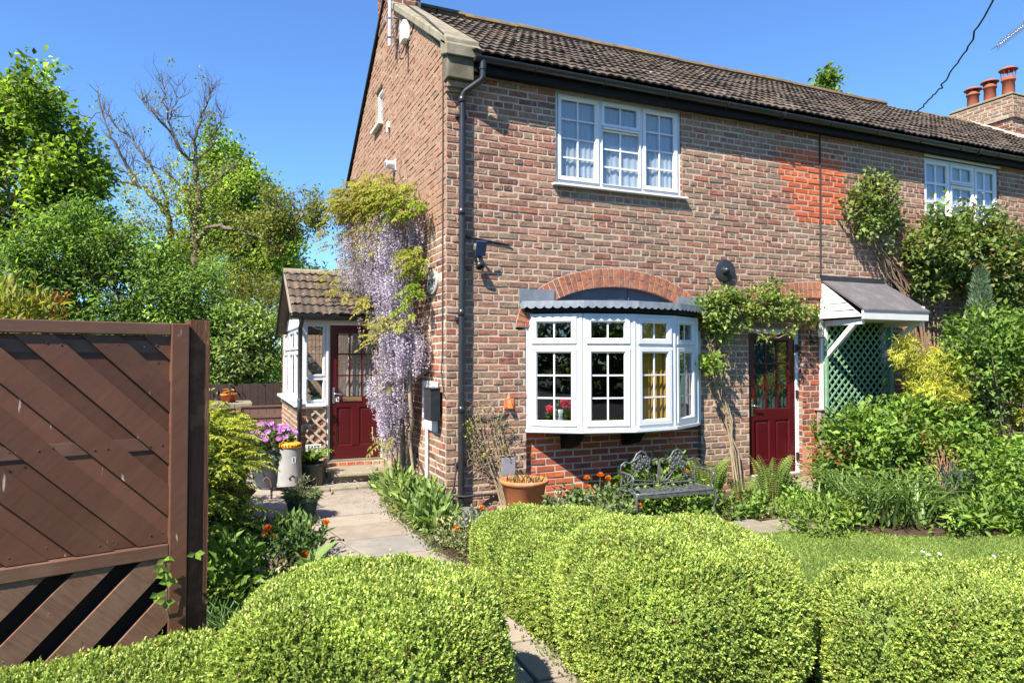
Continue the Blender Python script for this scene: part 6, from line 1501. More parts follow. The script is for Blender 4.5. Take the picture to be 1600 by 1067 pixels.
for i, (x, y, z, lab) in enumerate(((1.46, -.5, .37, 'orange poppy by the lit red bricks, upper one of a close pair'), (1.47, -.52, .27, 'orange poppy by the lit red bricks, lower one of a close pair'), (1.63, -.5, .39, 'orange poppy on the line between sun and shade below the bay'), (1.73, -.5, .35, 'orange poppy just left of the bench back'), (2.52, -.45, .24, 'large orange poppy in front of the middle of the bench back'), (2.85, -.42, .34, 'orange poppy in front of the right end of the bench back'), (1.85, -.95, .12, 'red orange poppy low beside the left front leg of the bench'), (3.70, -1.02, .06, 'orange poppy at the foot of the front door fern'),
        (-1.34, -.6, .17, 'bright orange poppy leaning over the paving from the left bed'), (-1.85, -.7, .19, 'red orange poppy in deep shade, topmost of the group under the juniper'), (-1.89, -.9, .18, 'red orange poppy in deep shade, leftmost under the juniper'), (-1.80, -.8, .13, 'red orange poppy in deep shade, lowest under the juniper'), (-1.62, -1.42, .12, 'red poppy half hidden behind the broad green rosette'),
        (-.25, 1.94, .14, 'orange poppy near the porch step, the upper of two'), (-.27, 1.80, .09, 'orange poppy near the porch step, the lower of two'), (-.25, -1.10, .11, 'orange poppy among grey leaves near the middle hedge'), (.14, -.72, .20, 'orange poppy beside the bluebells at the house corner'), (.22, -.75, .18, 'yellow orange poppy touching the hedge by the bluebells'))): poppy(lab, x, y, z, 300 + i, 1.15)
def low(name, label, cat, base, lobes, per, L, W, cols, rc, seed, upb=.7, mat=None, flow=None, group=None):
    o = shrub(name, label, cat, base, lobes, per, L, W, cols, rc, seed, 0, mat, upb=upb)
    if flow:
        lv = Leaves(seed + 900); g = lv.g
        for (c, r, n) in lobes:
            d = rand_dir(g, max(2, n // flow[0])); d[:, 2] = np.abs(d[:, 2]); flowers(lv, g, np.array(c) + d * np.array(r) * 1.08, 5, flow[1], flow[2])
        lv.build('flower', M['petal'], o)
    return o
low('geranium', 'bushy grey green geranium with pale flowers between the terracotta pot and the bench', 'plant', (1.3, -.75, 0), [((1.15, -.7, .12), (.28, .25, .16), 50), ((1.5, -.8, .12), (.30, .28, .17), 60), ((1.75, -.6, .10), (.2, .2, .15), 26), ((1.3, -1.1, .08), (.4, .25, .12), 40)], 11, .055, .042, [(.13, .18, .06), (.17, .22, .09), (.09, .14, .045)], .05, 401, flow=(8, .016, [(.55, .45, .45), (.6, .55, .42)]))
low('white_flower', 'small white flowered plant beside the terracotta pot', 'plant', (1.05, -.62, 0), [((1.07, -.60, .16), (.08, .08, .15), 20)], 14, .03, .014, [(.40, .40, .30), (.3, .33, .2)], .03, 402)
low('leafy_plant', 'green foliage growing behind and under the iron bench', 'plant', (2.5, -.35, 0), [((2.2, -.30, .20), (.25, .16, .24), 34), ((2.75, -.28, .24), (.35, .16, .24), 52), ((2.5, -.75, .08), (.5, .35, .13), 60)], 10, .085, .055, MID + FRESH, .06, 403)
low('ground_cover', 'creeping green plants between the bench and the front door', 'plant', (3.1, -1.15, 0), [((2.9, -1.05, .06), (.45, .3, .11), 60), ((3.5, -1.15, .06), (.45, .3, .10), 60), ((3.95, -.75, .10), (.3, .25, .15), 36), ((3.95, -1.3, .05), (.35, .3, .09), 36)], 10, .06, .04, MID + FRESH, .05, 404)
low('pale_foxglove', 'pale blotched leaves and buds beside the bench', 'plant', (2.75, -.3, .0), [((2.72, -.33, .48), (.16, .06, .10), 14)], 8, .04, .03, [(.38, .36, .24), (.2, .24, .12)], .03, 405)
BROAD = [(.16, .24, .06), (.20, .28, .075), (.12, .19, .05), (.24, .29, .10)]
low('border_plant', 'broad leaved plants along the foot of the gable beside the paving', 'plant', (-.25, .6, 0), [((-.23, 1.35, .10), (.15, .40, .13), 60), ((-.22, .75, .10), (.16, .38, .14), 70), ((-.18, .15, .11), (.19, .38, .15), 70), ((-.22, -.4, .08), (.18, .3, .11), 46)], 8, .135, .045, BROAD, .05, 406, upb=1.0)
low('border_plant', 'small grey leaved plants at the path edge near the middle hedge', 'plant', (-.22, -1.2, 0), [((-.2, -.95, .07), (.2, .3, .11), 60), ((-.2, -1.4, .06), (.16, .25, .09), 44), ((.1, -.9, .10), (.25, .25, .12), 46), ((-.36, .4, .03), (.1, .9, .07), 60)], 12, .04, .022, [(.16, .20, .09), (.20, .23, .10), (.12, .16, .06), (.28, .25, .12)], .04, 407)
low('border_plant', 'glossy poppy foliage beside the porch step', 'plant', (-.22, 1.85, 0), [((-.22, 1.85, .05), (.16, .22, .11), 40)], 10, .07, .03, MID, .05, 408)
o = plant('bluebell', 'violet bluebells flowering by the stone ornament', 'flower', (.08, -.78, 0)); lv = Leaves(409); g = lv.g
for k in range(26):
    x = .06 + g.standard_normal() * .10; y = -.80 + g.standard_normal() * .12; z = g.uniform(.12, .26); n = 9; t = g.random(n)
    lv.add(np.stack([np.full(n, x), np.full(n, y), z - t * .07], 1), rand_dir(g, n) - [0, 0, .4], rand_dir(g, n), .026, .016, mixcol(g, n, [(.22, .19, .55), (.30, .27, .6), (.38, .36, .6)]), .2, .3)
    strap(lv, x, y, 2, .24, .010, [(.12, .19, .05)], .02)
lv.build('foliage', M['petal'], o)
# left bed
low('foxglove', 'broad pale green foxglove rosette behind the left box hedge', 'plant', (-1.60, -1.95, 0), [((-1.60, -1.93, .10), (.06, .06, .05), 4)], 6, .22, .095, [(.20, .29, .08), (.25, .34, .10)], .03, 410, upb=.35)
low('leafy_perennial', 'toothed green perennial at the paving edge beside the green pot', 'plant', (-1.50, -.6, 0), [((-1.62, -.45, .08), (.16, .22, .13), 30), ((-1.56, -1.05, .10), (.15, .28, .14), 34)], 10, .085, .03, MID + DARK, .05, 411)  # dark leaf palette mixed in to stand for the juniper's shade
low('withered_plant', 'withered brown flower heads behind the left box hedge', 'plant', (-1.93, -2.25, 0), [((-1.93, -2.25, .26), (.10, .08, .10), 16)], 8, .05, .03, [(.24, .18, .10), (.17, .17, .07), (.3, .22, .18)], .03, 412)
low('leafy_perennial', 'bright divided leaves beside the fence post', 'plant', (-2.2, -2.5, 0), [((-2.22, -2.45, .28), (.24, .22, .24), 60), ((-2.10, -1.9, .20), (.24, .3, .2), 40)], 12, .065, .03, FRESH, .05, 413)
o = plant('grass_tuft', 'tuft of fine green grass between fence post and hedge', 'grass', (-2.15, -2.85, 0)); lv = Leaves(414); strap(lv, -2.18, -2.85, 150, .36, .010, [(.07, .15, .03), (.10, .19, .04)], .09); lv.build('blades', M['blade'], o)
low('leafy_plant', 'shaded dark undergrowth below the golden juniper', 'plant', (-1.95, -.9, 0), [((-1.85, -.55, .07), (.3, .4, .12), 70), ((-1.9, -1.3, .06), (.3, .4, .10), 60), ((-2.5, -1.6, .15), (.5, .5, .25), 70)], 11, .06, .03, DARK + MID[:1], .05, 415)
JUN = [(.36, .38, .055), (.26, .32, .05), (.15, .22, .04), (.44, .43, .08)]
lb = [((-2.55, .40, .93), (.56, .55, .20), 100), ((-2.36, .1, .68), (.40, .55, .20), 90), ((-2.65, .9, 1.0), (.6, .5, .22), 60), ((-2.42, .45, .62), (.28, .45, .16), 60), ((-2.44, .0, .40), (.32, .6, .20), 80), ((-2.45, -.2, .22), (.42, .6, .22), 70), ((-2.9, .2, .6), (.5, .7, .4), 50), ((-2.55, .9, .62), (.3, .35, .16), 40)]
lbj = lb
jo = shrub('golden_juniper', 'spreading golden juniper between the fence post and the path', 'juniper', (-2.5, .2, 0), lb, 40, .05, .008, [(.12, .18, .035), (.18, .24, .045), (.26, .30, .05)], .055, 416, stems=10, mat=M['leaf_soft'], upb=.25, droop=.5, flat=.55, hang=.1)
shrub('shadow_shrub', 'leafy shrub added unseen behind the timber fence to shade the left bed', 'shrub', (-3.0, -1.6, 0), [((-3.05, -1.2, .85), (.5, .75, .75), 150), ((-2.85, -2.2, .8), (.4, .6, .7), 110), ((-3.5, -1.6, .9), (.6, .9, .8), 90)], 14, .10, .05, DARK + MID[:1], .09, 422, stems=10)  # unseen shrub, added to cast shade over the left bed
mb = MB(); rng = random.Random(6)
rows = [[(-2.5 + .52 * math.cos(2 * math.pi * j / 16) * math.sin(math.pi * (i + .3) / 9.3) * (1 + .15 * rng.gauss(0, 1)), .2 + .55 * math.sin(2 * math.pi * j / 16) * math.sin(math.pi * (i + .3) / 9.3), .42 - .42 * math.cos(math.pi * i / 9)) for j in range(16)] for i in range(10)]
mb.grid(rows, (.05, .055, .015), True, True); mb.build('inner_twigs', M['matte'], jo)
lv = Leaves(417); g = lv.g
for (c, r, n) in lbj:
    for d in rand_dir(g, int(n * 1.6)):
        d[2] = abs(d[2]) * .8 - .1; q = np.array(c) + d * np.array(r) * g.uniform(.7, 1.05); pinnate(lv, q, d + [0, 0, .35], g.uniform(.16, .30), 10, .05, JUN[:2] + JUN[3:], .45)
lv.build('spray', M['leaf_soft'], jo)

# ---------------------------------------------------------------- shrubs and trees beyond the fence
shrub('mahonia', 'yellow green spiky shrub just above the left end of the fence', 'shrub', (-4.0, .4, 0), [((-3.98, .35, 2.05), (.32, .32, .28), 46), ((-4.4, .5, 1.9), (.5, .4, .4), 40)], 14, .11, .032, [(.26, .27, .04), (.17, .21, .035), (.34, .31, .06)], .08, 420, stems=6, upb=.9)
shrub('copper_shrub', 'coppery red leaved shrub peeping over the fence', 'shrub', (-3.78, .75, 0), [((-3.76, .75, 2.08), (.16, .16, .24), 34)], 12, .06, .026, [(.32, .085, .03), (.26, .12, .04), (.20, .14, .04)], .05, 421, stems=6, upb=.5)
TREEG = 'trees and tall shrubs beyond the fence'
def knobs(lobes, seed, k=7, f=.42):
    g = np.random.default_rng(seed); out = []
    for (c, r, n) in lobes:
        out.append((c, tuple(x * .72 for x in r), int(n * .45)))
        for d in rand_dir(g, k):
            d[2] = d[2] * .8 + .15; s = f * g.uniform(.6, 1.15)
            out.append((tuple(np.array(c) + d * np.array(r) * g.uniform(.75, 1.05)), tuple(x * s for x in r), max(4, int(n * .75 / k))))
    return out
def tree(name, label, base, h_trunk, r, lobes, per, L, W, cols, rc, seed, depth=3, bark=BARK, L0=2.0, spread=.7, upb=.25, var=.25, shell=.45, droop=.25):
    o = plant(name, label, 'tree', base, TREEG); mb = MB(); rng = random.Random(seed)
    top = Vector((base[0] + rng.gauss(0, .1), base[1], base[2] + h_trunk))
    mb.tube([Vector(base) - Vector((0, 0, .1)), Vector(base).lerp(top, .5) + Vector((rng.gauss(0, .08), 0, 0)), top], [r * 1.2, r, r * .85], 10, bark, False)
    for (c, rr, n) in lobes:
        d = Vector(c) - top; pts = [top]; K = 5
        for k in range(1, K + 1):
            p = top + d * (k / K * .95); p += Vector((rng.gauss(0, .12), rng.gauss(0, .12), .25 * math.sin(math.pi * k / K))); pts.append(p)
        mb.tube(pts, [r * .6 * (1 - .75 * k / K) for k in range(K + 1)], 7, bark, False)
        for k in range(7): limb(mb, pts[rng.randint(2, K)], Vector((rng.gauss(0, 1), rng.gauss(0, 1), rng.gauss(.3, .6))), max(rr) * .75, r * .18, 2, rng, bark, .2, .7, None, 3)
    mb.build('trunk', M['bark'], o)
    lv = Leaves(seed + 40); clumps(lv, knobs(lobes, seed), per, L, W, cols, rc, upb, shell, var, .2, droop); lv.build('crown', M['tree_leaf'], o); return o
SYC = [(.16, .24, .035), (.21, .30, .05), (.10, .165, .028), (.26, .34, .065)]
tree('sycamore_tree', 'tall fresh green tree at the left edge of the picture', (-8.2, 12.9, 0), 3.4, .22, [((-7.3, 12.2, 7.35), (1.25, 1.2, 1.25), 120), ((-6.3, 11.9, 7.5), (.75, 1.0, 1.0), 60), ((-5.75, 11.6, 6.35), (.85, 1.0, .85), 80), ((-6.9, 12.1, 5.6), (1.5, 1.3, 1.2), 150), ((-5.75, 11.6, 5.0), (1.0, 1.1, .8), 90), ((-6.6, 12.0, 4.2), (1.6, 1.2, 1.1), 120), ((-9.2, 12.8, 6.6), (1.6, 1.5, 1.6), 90), ((-5.2, 11.5, 5.75), (.5, .6, .35), 26)], 30, .135, .105, SYC, .17, 31, var=.34)
BUSHC = [(.12, .20, .045), (.16, .25, .055), (.08, .14, .034), (.20, .29, .07)]
tree('elder_tree', 'dense mid green elder behind the fence below the tall left tree', (-4.9, 9.4, 0), 1.4, .12, [((-5.3, 8.9, 3.55), (.95, .8, .75), 150), ((-4.5, 9.0, 4.1), (.85, .8, .65), 120), ((-3.8, 8.8, 3.6), (.85, .7, .70), 120), ((-5.9, 9.0, 2.7), (1.1, .8, .8), 140), ((-4.7, 8.7, 2.55), (1.0, .7, .8), 150)], 26, .105, .042, BUSHC, .13, 32, var=.34)
tree('hawthorn_tree', 'dense bushy hawthorn between the elder and the porch', (-3.0, 9.0, 0), 1.2, .10, [((-3.4, 8.6, 2.7), (.9, .7, .8), 150), ((-2.75, 8.7, 3.0), (.75, .7, .7), 110), ((-3.0, 8.4, 1.9), (.8, .6, .6), 120), ((-2.2, 8.5, 2.3), (.65, .6, .7), 110), ((-3.9, 8.6, 1.7), (.9, .6, .6), 110)], 26, .085, .040, BUSHC + [(.21, .29, .08)], .12, 33, var=.34)
tree('laurel_bush', 'glossy light green laurel right above the small clay pots', (-1.75, 8.3, 0), .8, .08, [((-1.85, 8.1, 2.2), (.65, .5, .6), 100), ((-1.45, 8.2, 1.55), (.6, .5, .42), 90), ((-2.15, 8.0, 1.55), (.5, .45, .5), 80), ((-1.4, 8.3, 2.3), (.5, .5, .5), 60)], 14, .11, .05, [(.18, .26, .06), (.23, .31, .08), (.13, .20, .05), (.32, .37, .19)], .09, 34)
tree('olive_willow', 'olive green twiggy willow right of the bare tree trunk', (-1.4, 13.5, 0), 1.8, .09, [((-1.5, 13.2, 3.6), (1.0, .8, .85), 100), ((-.9, 13.2, 3.0), (.8, .7, .7), 80), ((-2.1, 13.2, 3.0), (.8, .7, .6), 60)], 26, .13, .022, [(.23, .24, .06), (.18, .20, .05), (.28, .27, .09)], .16, 35, upb=.3)
tree('lime_tree', 'rounded green tree standing behind the half bare tree', (-1.5, 19.2, 0), 3.0, .22, [((-2.2, 18.9, 8.6), (1.05, 1.0, 1.15), 110), ((-1.45, 18.8, 7.3), (1.35, 1.2, 1.1), 150), ((-.75, 18.5, 6.1), (1.0, 1.1, .9), 100), ((-2.4, 18.8, 6.9), (1.3, 1.2, 1.2), 100), ((-.55, 18.3, 5.0), (.95, 1.0, .8), 80), ((-2.0, 18.6, 5.2), (1.5, 1.2, 1.1), 100), ((-3.4, 18.8, 5.0), (1.2, 1.0, 1.0), 60)], 26, .15, .10, [(.21, .31, .05), (.27, .37, .07), (.15, .23, .042), (.31, .40, .09)], .19, 36, var=.3)
# the half bare tree, limb by limb
LIMBS = {
'trunk': [(-2.89, 14.97, 0.57), (-2.9, 14.9, 3.2), (-2.93, 14.88, 4.7), (-2.97, 14.87, 5.82), (-2.91, 14.82, 6.76)] ,
't2': [(-3.69, 15.97, 0.54), (-3.73, 15.86, 5.17), (-3.67, 15.6, 5.9), (-4.11, 15.66, 6.45), (-4.54, 15.73, 6.81), (-4.8, 15.83, 7.34), (-5.04, 15.7, 7.79), (-5.31, 15.8, 8.35), (-5.61, 15.9, 9.47)] ,
'a': [(-3.67, 15.6, 5.9), (-3.73, 15.61, 6.48), (-4.13, 15.76, 7.24), (-4.46, 15.99, 7.84), (-4.78, 16.22, 8.36), (-5.15, 16.48, 8.68), (-5.62, 16.77, 9.2), (-5.99, 17.05, 8.94)] ,
'b': [(-2.91, 14.82, 6.76), (-2.99, 14.83, 7.51), (-3.31, 14.74, 7.63), (-3.56, 14.73, 8.12), (-3.9, 14.75, 8.49), (-4.2, 14.77, 8.79), (-4.33, 14.81, 9.1)] ,
'b2': [(-3.56, 14.73, 8.12), (-3.7, 14.66, 8.68), (-3.76, 14.57, 9.19), (-3.9, 14.62, 9.65)] ,
'b3': [(-3.69, 14.67, 8.49), (-3.51, 14.79, 9.03), (-3.45, 14.86, 9.62)] ,
'c': [(-2.91, 14.82, 6.76), (-2.98, 15.04, 7.66), (-3.02, 15.04, 8.13), (-2.87, 15.07, 8.64), (-2.74, 15.11, 9.15), (-2.62, 15.16, 9.57), (-2.57, 15.13, 9.77)] ,
'd': [(-3.01, 15.06, 7.47), (-2.64, 15.1, 7.91), (-2.47, 15.13, 8.32), (-2.3, 15.15, 8.84), (-2.26, 15.12, 9.19)] ,
'e': [(-2.88, 14.85, 4.98), (-2.69, 14.54, 5.45), (-2.26, 14.03, 5.5), (-1.76, 13.6, 5.35), (-1.36, 13.11, 5.12), (-1.04, 12.87, 4.89), (-0.72, 12.62, 4.91), (-0.53, 12.53, 5.19), (-0.37, 12.46, 5.4), (0.0, 12.3, 5.49)] ,
'e2': [(-0.53, 12.53, 5.19), (-0.56, 12.54, 5.57), (-0.74, 12.49, 5.9)] ,
'e3': [(-0.37, 12.46, 5.4), (-0.24, 12.39, 5.84), (-0.11, 12.34, 5.66), (0.08, 12.26, 5.71)] ,
'f': [(-2.94, 14.85, 6.01), (-3.23, 15.17, 6.62), (-3.59, 15.42, 7.02), (-3.95, 15.68, 7.34), (-4.28, 15.93, 7.42)] ,
'g_': [(-2.91, 14.82, 6.57), (-2.53, 14.22, 6.66), (-2.19, 13.96, 7.0), (-1.95, 13.74, 7.12)] ,
'h': [(-4.54, 15.73, 6.81), (-4.96, 15.8, 6.88), (-5.3, 15.82, 7.13), (-5.51, 15.9, 7.7)] ,
}
o = plant('bare_tree', 'half bare tree with long grey branches against the sky', 'tree', (-2.9, 14.9, 0), TREEG); mb = MB(); rng = random.Random(5); tips = []
RAD = dict(trunk=.17, t2=.095, a=.055, b=.06, b2=.035, b3=.025, c=.06, d=.04, e=.075, e2=.025, e3=.02, f=.045, g_=.04, h=.04)
for k, P in LIMBS.items():
    r = RAD[k]; pts = []
    for i in range(len(P) - 1):
        for j in range(3): t = j / 3; pts.append(tuple(P[i][q] * (1 - t) + P[i + 1][q] * t + rng.gauss(0, .035) * (j > 0) for q in range(3)))
    pts.append(P[-1]); n = len(pts); end = .62 if k == 'trunk' else .16
    mb.tube(pts, [r * (1 - (1 - end) * i / (n - 1)) for i in range(n)], 8 if r > .06 else 6, BARKG, False)
    if k == 'trunk': continue
    for q in range(int(n * 1.7)):
        i = rng.randint(n // 4, n - 1); dd = Vector(pts[i]) - Vector(pts[max(0, i - 2)])
        limb(mb, pts[i], dd.normalized() + Vector((rng.gauss(0, .7), rng.gauss(0, .7), rng.gauss(.25, .5))), rng.uniform(.30, .58) * (.85 if i > n * .7 else 1), .011, 2 if i < n * .8 else 1, rng, BARKG, .3, .6, tips, 3, .75)
mb.build('trunk', M['bark_pale'], o)
lv = Leaves(501); g = lv.g
T = [t for t in tips if g.random() < (.9 if t[0].z < 5.7 else (.35 if t[0].z < 6.4 else .015))]
for p, d in T:
    n = 16; lv.add(np.tile(np.array(p), (n, 1)) + g.standard_normal((n, 3)) * .10, rand_dir(g, n), rand_dir(g, n) + [0, 0, 1], .09, .055, mixcol(g, n, [(.20, .22, .05), (.26, .24, .06), (.16, .19, .04)]), .2, .2)
clumps(lv, [((-3.7, 15.2, 5.9), (1.2, .8, .9), 120), ((-4.0, 15.4, 4.9), (1.3, .8, .8), 120), ((-3.3, 15.1, 6.9), (.9, .6, .6), 36), ((-4.3, 15.5, 6.6), (.8, .6, .6), 30), ((-2.9, 14.9, 6.5), (.8, .7, .8), 60), ((-2.4, 14.7, 5.6), (.8, .7, .8), 46), ((-3.2, 15.1, 4.4), (1.1, .8, .7), 80), ((-1.9, 14.6, 6.6), (.4, .4, .5), 10)], 12, .10, .055, [(.25, .30, .06), (.30, .33, .075), (.20, .25, .05), (.28, .25, .07)], .17, .2)
lv.build('crown', M['leaf'], o)
tree('conifer_tree', 'far dark treetop just above the porch roof', (2.6, 38.0, 0), 4.5, .2, [((1.2, 38, 7.2), (1.5, 1.2, .9), 50), ((2.8, 38, 6.5), (1.6, 1.2, .9), 50), ((.2, 38, 6.2), (1.2, 1.2, .9), 40)], 14, .30, .16, [(.08, .13, .04), (.06, .10, .03)], .3, 38)
tree('poplar_tree', 'single green treetop showing above the roof ridge', (15.9, 9.2, 0), 7.5, .12, [((15.85, 9.1, 10.5), (.30, .3, .65), 34), ((15.6, 9.1, 9.9), (.36, .3, .4), 24), ((16.2, 9.1, 9.8), (.34, .3, .4), 24), ((15.9, 9.1, 9.2), (.6, .5, .5), 30)], 16, .15, .11, [(.14, .21, .04), (.18, .26, .05), (.10, .16, .03)], .11, 39)
tree('hedgerow_tree', 'leafy roadside tree glimpsed left behind the fence', (-9.5, 9.8, 0), 1.5, .15, [((-9.0, 9.6, 3.2), (1.6, 1.2, 1.3), 110), ((-7.4, 9.4, 2.4), (1.2, .9, 1.0), 100), ((-10.8, 9.6, 4.2), (1.6, 1.2, 1.4), 60)], 18, .14, .07, BUSHC, .16, 40)
# woodland floor and far hedgerow that read as one mass
lv = Leaves(505); clumps(lv, [((-9 + k * 1.6, 13.5 + (k % 3) * .8, 1.2), (1.2, 1.0, 1.3), 60) for k in range(6)], 18, .16, .09, BUSHC, .2)
clumps(lv, [((-30 + k * 4.0, 42 + (k % 3), 2.2), (2.8, 2.0, 2.6), 60) for k in range(16)], 12, .5, .3, DARK + MID[:2], .5)
u = lv.build('undergrowth', M['leaf'], None); tag(u, kind='stuff')
# hedgerow and trees over the road behind the camera, seen in the window glass
lv = Leaves(507); clumps(lv, [((-26 + k * 3.6, -24 + (k % 2), 1.0 + (k * 7 % 5) * .45), (2.3, 1.6, 1.2 + (k * 7 % 5) * .55), 110) for k in range(20)], 13, .42, .26, DARK + MID[:2], .4)
u = lv.build('roadside_wood', M['leaf'], None); tag(u, kind='stuff')
# ---------------------------------------------------------------- ground
M['grass_ground'] = surf('turf', (.075, .125, .028), .95, .45, 5, 8, .8, 90, .01, .1, stain=(.16, .17, .045), stain_scale=1.6, stain_lo=.5, stain_hi=.8)
M['flag'] = surf('flagstone', None, .85, .2, 5, 7, .5, 45, .005, .2, stain=(.27, .235, .19), stain_scale=2.5, stain_lo=.48, stain_hi=.75, speck=(.5, .47, .4), speck_scale=20, speck_t=.73)
M['asphalt'] = surf('asphalt', (.05, .05, .052), .9, .3, 30, 6, .5, 200, .005, .2)
mb = MB(); mb.face([(-150, -150, -.06), (150, -150, -.06), (150, 150, -.06), (-150, 150, -.06)]); o = mb.build('ground', M['grass_ground']); tag(o, kind='structure')
def sheet(name, poly, z, mat, n=1):
    mb = MB(); mb.face([(x, y, z) for x, y in poly]); o = mb.build(name, mat); tag(o, kind='structure'); return o
sheet('soil_bed', [(-4.2, -4.2), (-.3, -4.4), (-.3, -.1), (0, -.1), (9.5, -.1), (9.5, -4.2), (4.4, -3.4), (2.9, -2.55), (2.2, -1.5), (1.0, -1.6), (1.0, -4.4), (-4.2, -4.4)][:0] or [(-6, -4.6), (-.3, -4.6), (1.2, -4.6), (1.2, -1.6), (2.4, -1.45), (3.1, -2.45), (4.2, -3.1), (9.5, -4.2), (9.5, 0.05), (-.0, 0.05), (-.0, 7.6), (-6, 7.6)], -.03, M['soil'])
sheet('road', [(-80, -40), (80, -40), (80, -6.2), (-80, -6.2)], -.05, M['asphalt'])
sheet('path_bed', [(-2.3, 6.4), (-.0, 6.4), (-.0, 1.7), (-.42, .8), (-.42, -1.4), (-.33, -1.8), (-.45, -5.4), (-1.2, -5.4), (-1.12, -3.2), (-1.42, -1.2), (-1.75, -.3), (-2.0, .6), (-2.1, 2.6)], -.018, surf('path_joint', (.06, .05, .035), .95, .3, 10, 6, .6, 60))
def edges(y):
    Lp = [(-5.4, -1.15), (-3.2, -1.08), (-1.2, -1.40), (-.3, -1.72), (.6, -1.95), (2.6, -2.0), (6.4, -2.2)]
    Rp = [(-5.4, -.45), (-3.9, -.46), (-1.75, -.36), (-1.4, -.46), (.8, -.47), (1.7, -.2), (2.0, -.02), (6.4, -.02)]
    f = lambda P: next((a[1] + (b[1] - a[1]) * (y - a[0]) / (b[0] - a[0]) for a, b in zip(P[:-1], P[1:]) if a[0] <= y <= b[0]), P[-1][1])
    return f(Lp), f(Rp)
mb = MB(); rng = random.Random(8); y = -5.35
while y < 6.2:
    d = rng.uniform(.42, .62); y2 = min(6.3, y + d)
    if y < 2.0 < y2 or 2.0 <= y < 3.0 and False: pass
    l0, r0 = edges(y); l1, r1 = edges(y2); n = rng.choice([1, 2, 2]) if r0 - l0 > .9 else rng.choice([1, 2])
    cuts = [0] + sorted([.5 + rng.uniform(-.18, .18)] if n == 2 else []) + [1]
    for a, b in zip(cuts[:-1], cuts[1:]):
        g_ = .012; sk = rng.uniform(-.02, .02)
        X = lambda l, r, t: l + (r - l) * t
        q = [(X(l0, r0, a) + g_, y + g_ + sk * 0), (X(l0, r0, b) - g_, y + g_), (X(l1, r1, b) - g_, y2 - g_), (X(l1, r1, a) + g_, y2 - g_)]
        zz = [rng.uniform(-.004, .005) for _ in range(4)]
        mb.hexa([(p[0], p[1], -.05) for p in q] + [(p[0], p[1], z) for p, z in zip(q, zz)], jit(rng.choice([(.245, .21, .17), (.225, .195, .16), (.255, .21, .165), (.215, .195, .17), (.245, .20, .155)]), rng, .06))
    y = y2
for (x0, y0, x1, y1) in ((2.45, -1.85, 2.95, -1.40), (2.98, -1.95, 3.5, -1.5), (3.45, -1.55, 3.9, -1.0)):
    mb.hexa([(x0, y0, -.05), (x1, y0 - .05, -.05), (x1, y1, -.05), (x0, y1, -.05), (x0, y0, .004), (x1, y0 - .05, .0), (x1, y1, .004), (x0, y1, .002)], jit((.20, .17, .13), rng, .08))
o = mb.build('flagstone_path', M['flag'], bevel=.008); tag(o, kind='structure')
# weeds and moss in the joints of the path
lv = Leaves(12); g = lv.g; n = 2600; yy = g.uniform(-5.2, 2.0, n); side = g.random(n) < .5
xx = np.array([edges(y)[0] + abs(g.standard_normal()) * .05 if s_ else edges(y)[1] - abs(g.standard_normal()) * .05 for y, s_ in zip(yy, side)])
lv.add(np.stack([xx, yy, np.full(n, -.005)], 1), rand_dir(g, n) * [1, 1, .3] + [0, 0, .8], rand_dir(g, n), .035, .012, mixcol(g, n, [(.14, .20, .05), (.20, .22, .07), (.10, .15, .04), (.22, .18, .09)]))
o = lv.build('joint_weeds', M['leaf']); tag(o, kind='stuff')
lv = Leaves(14); g = lv.g; n = 420; P = np.stack([-.45 - np.abs(g.standard_normal(n)) * .35, 1.5 + g.standard_normal(n) * .7, np.full(n, .006)], 1); P[:, 2] += np.where(P[:, 1] > 1.9, .05, 0); P = P[P[:, 1] < 2.3]
lv.add(P, rand_dir(g, len(P)) * [1, 1, .1], [0, 0, 1], .02, .016, mixcol(g, len(P), [(.5, .44, .52), (.4, .33, .36)]))
o = lv.build('fallen_petals', M['petal']); tag(o, kind='stuff')
# lawn grass
lw = MB(); LP = [(.6, -5.6), (1.2, -4.4), (1.25, -2.0), (2.2, -1.6), (3.15, -1.75), (3.75, -2.45), (4.4, -2.75), (6.5, -3.3), (6.5, -6.0)]
lw.face([(x, y, -.012) for x, y in LP]); o = lw.build('lawn', M['grass_ground']); tag(o, kind='structure')
def grass(name, poly, n, h, cols, seed, z=-.01, lab=None):
    lv = Leaves(seed); g = lv.g; xs = [p[0] for p in poly]; ys = [p[1] for p in poly]
    Q = np.stack([g.uniform(min(xs), max(xs), n), g.uniform(min(ys), max(ys), n)], 1)
    Q = Q[[inpoly(a, b, poly) for a, b in Q]]; n = len(Q)
    P = np.concatenate([Q, np.full((n, 1), z)], 1)
    patch = np.array([vn(a * 1.3, b * 1.3, 2.) for a, b in Q])[:, None]
    c = mixcol(g, n, cols, .2) * (1 + .5 * patch)
    lv.add(P, np.array([0, 0, 1]) + g.standard_normal((n, 3)) * [.6, .6, .1], rand_dir(g, n) * [1, 1, .2], h * (.5 + g.random(n)), .006, c, .1, .3, .3)
    o = lv.build(name, M['blade']); tag(o, kind='stuff'); return o
grass('grass', LP, 110000, .024, [(.21, .30, .05), (.25, .33, .06), (.17, .26, .043), (.27, .30, .08)], 5)
grass('verge_grass', [(-9, -6.2), (9, -6.2), (9, -5.2), (.6, -5.2), (-3, -4.5), (-9, -5.5)], 9000, .07, [(.09, .16, .03)], 6, -.055)
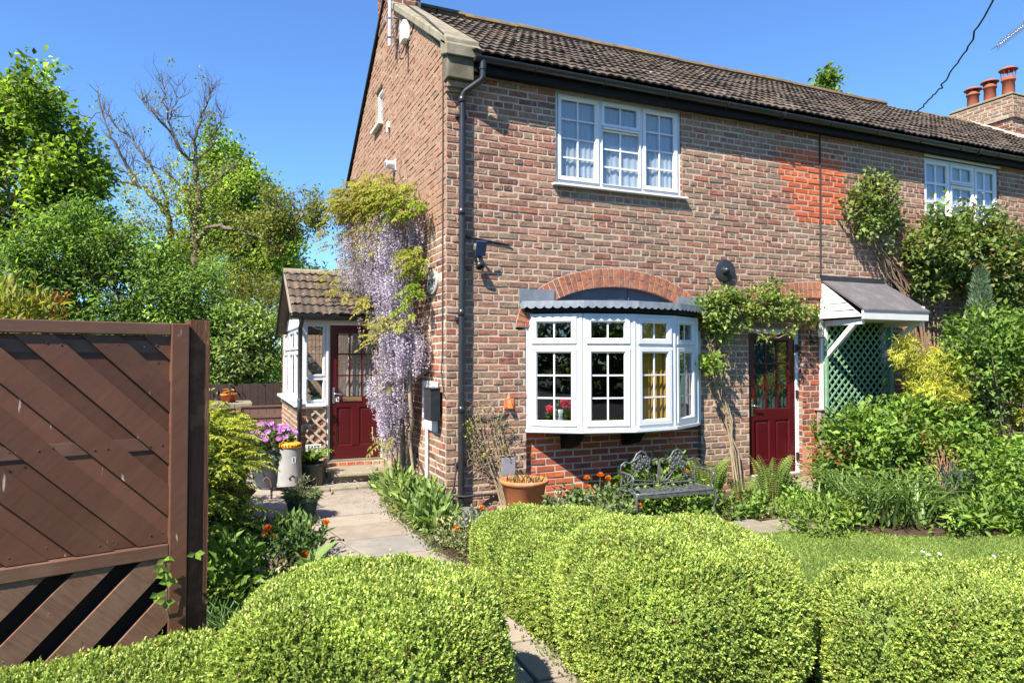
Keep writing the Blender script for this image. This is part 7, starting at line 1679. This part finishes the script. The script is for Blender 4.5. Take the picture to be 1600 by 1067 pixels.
grass('weeds', [(-4.5, -3.2), (-2.2, -3.0), (-1.5, -1.2), (-1.75, .6), (-4.5, 1.0)], 14000, .09, [(.05, .10, .025), (.08, .15, .03), (.04, .08, .02)], 9, -.03)

# ---------------------------------------------------------------- light, sky, camera
SUN_A, SUN_E = R(57), R(49)
v = Vector((-math.sin(SUN_A) * math.cos(SUN_E), -math.cos(SUN_A) * math.cos(SUN_E), math.sin(SUN_E)))
sun = bpy.data.lights.new('sun', 'SUN'); sun.energy = 5.0; sun.angle = R(.53); sun.color = (1.0, .935, .83)
so = bpy.data.objects.new('sun', sun); LINK.objects.link(so); so.rotation_euler = v.to_track_quat('Z', 'Y').to_euler()
wd_ = bpy.data.worlds.new('World'); SC.world = wd_; wd_.use_nodes = True
nt = wd_.node_tree; bg = nt.nodes['Background']
sk = nt.nodes.new('ShaderNodeTexSky'); sk.sky_type = 'NISHITA'; sk.sun_disc = False; sk.sun_elevation = SUN_E; sk.sun_rotation = math.atan2(v.x, v.y)
sk.air_density = 1.0; sk.dust_density = 0.0; sk.ozone_density = 3.5; sk.altitude = 0
tn = nt.nodes.new('ShaderNodeMix'); tn.data_type = 'RGBA'; tn.blend_type = 'MULTIPLY'; tn.inputs[0].default_value = 1.0; tn.inputs[7].default_value = (.70, .965, 1.27, 1)
nt.links.new(sk.outputs[0], tn.inputs[6]); nt.links.new(tn.outputs[2], bg.inputs[0]); bg.inputs[1].default_value = .076
cam = bpy.data.cameras.new('camera'); co = bpy.data.objects.new('camera', cam); LINK.objects.link(co)
cam.sensor_width = 36; cam.lens = 1067 / 1600 * 36; cam.clip_end = 600; cam.clip_start = .05
co.location = (-2.25, -7.09, 1.70); co.rotation_euler = (R(90 + 1.42), 0, R(-23.15)); SC.camera = co
SC.view_settings.view_transform = 'Standard'; SC.view_settings.look = 'None'; SC.view_settings.gamma = 1; SC.view_settings.exposure = 1.41
SC.render.engine = 'CYCLES'; SC.cycles.max_bounces = 8; SC.cycles.transparent_max_bounces = 16; SC.cycles.use_denoising = True
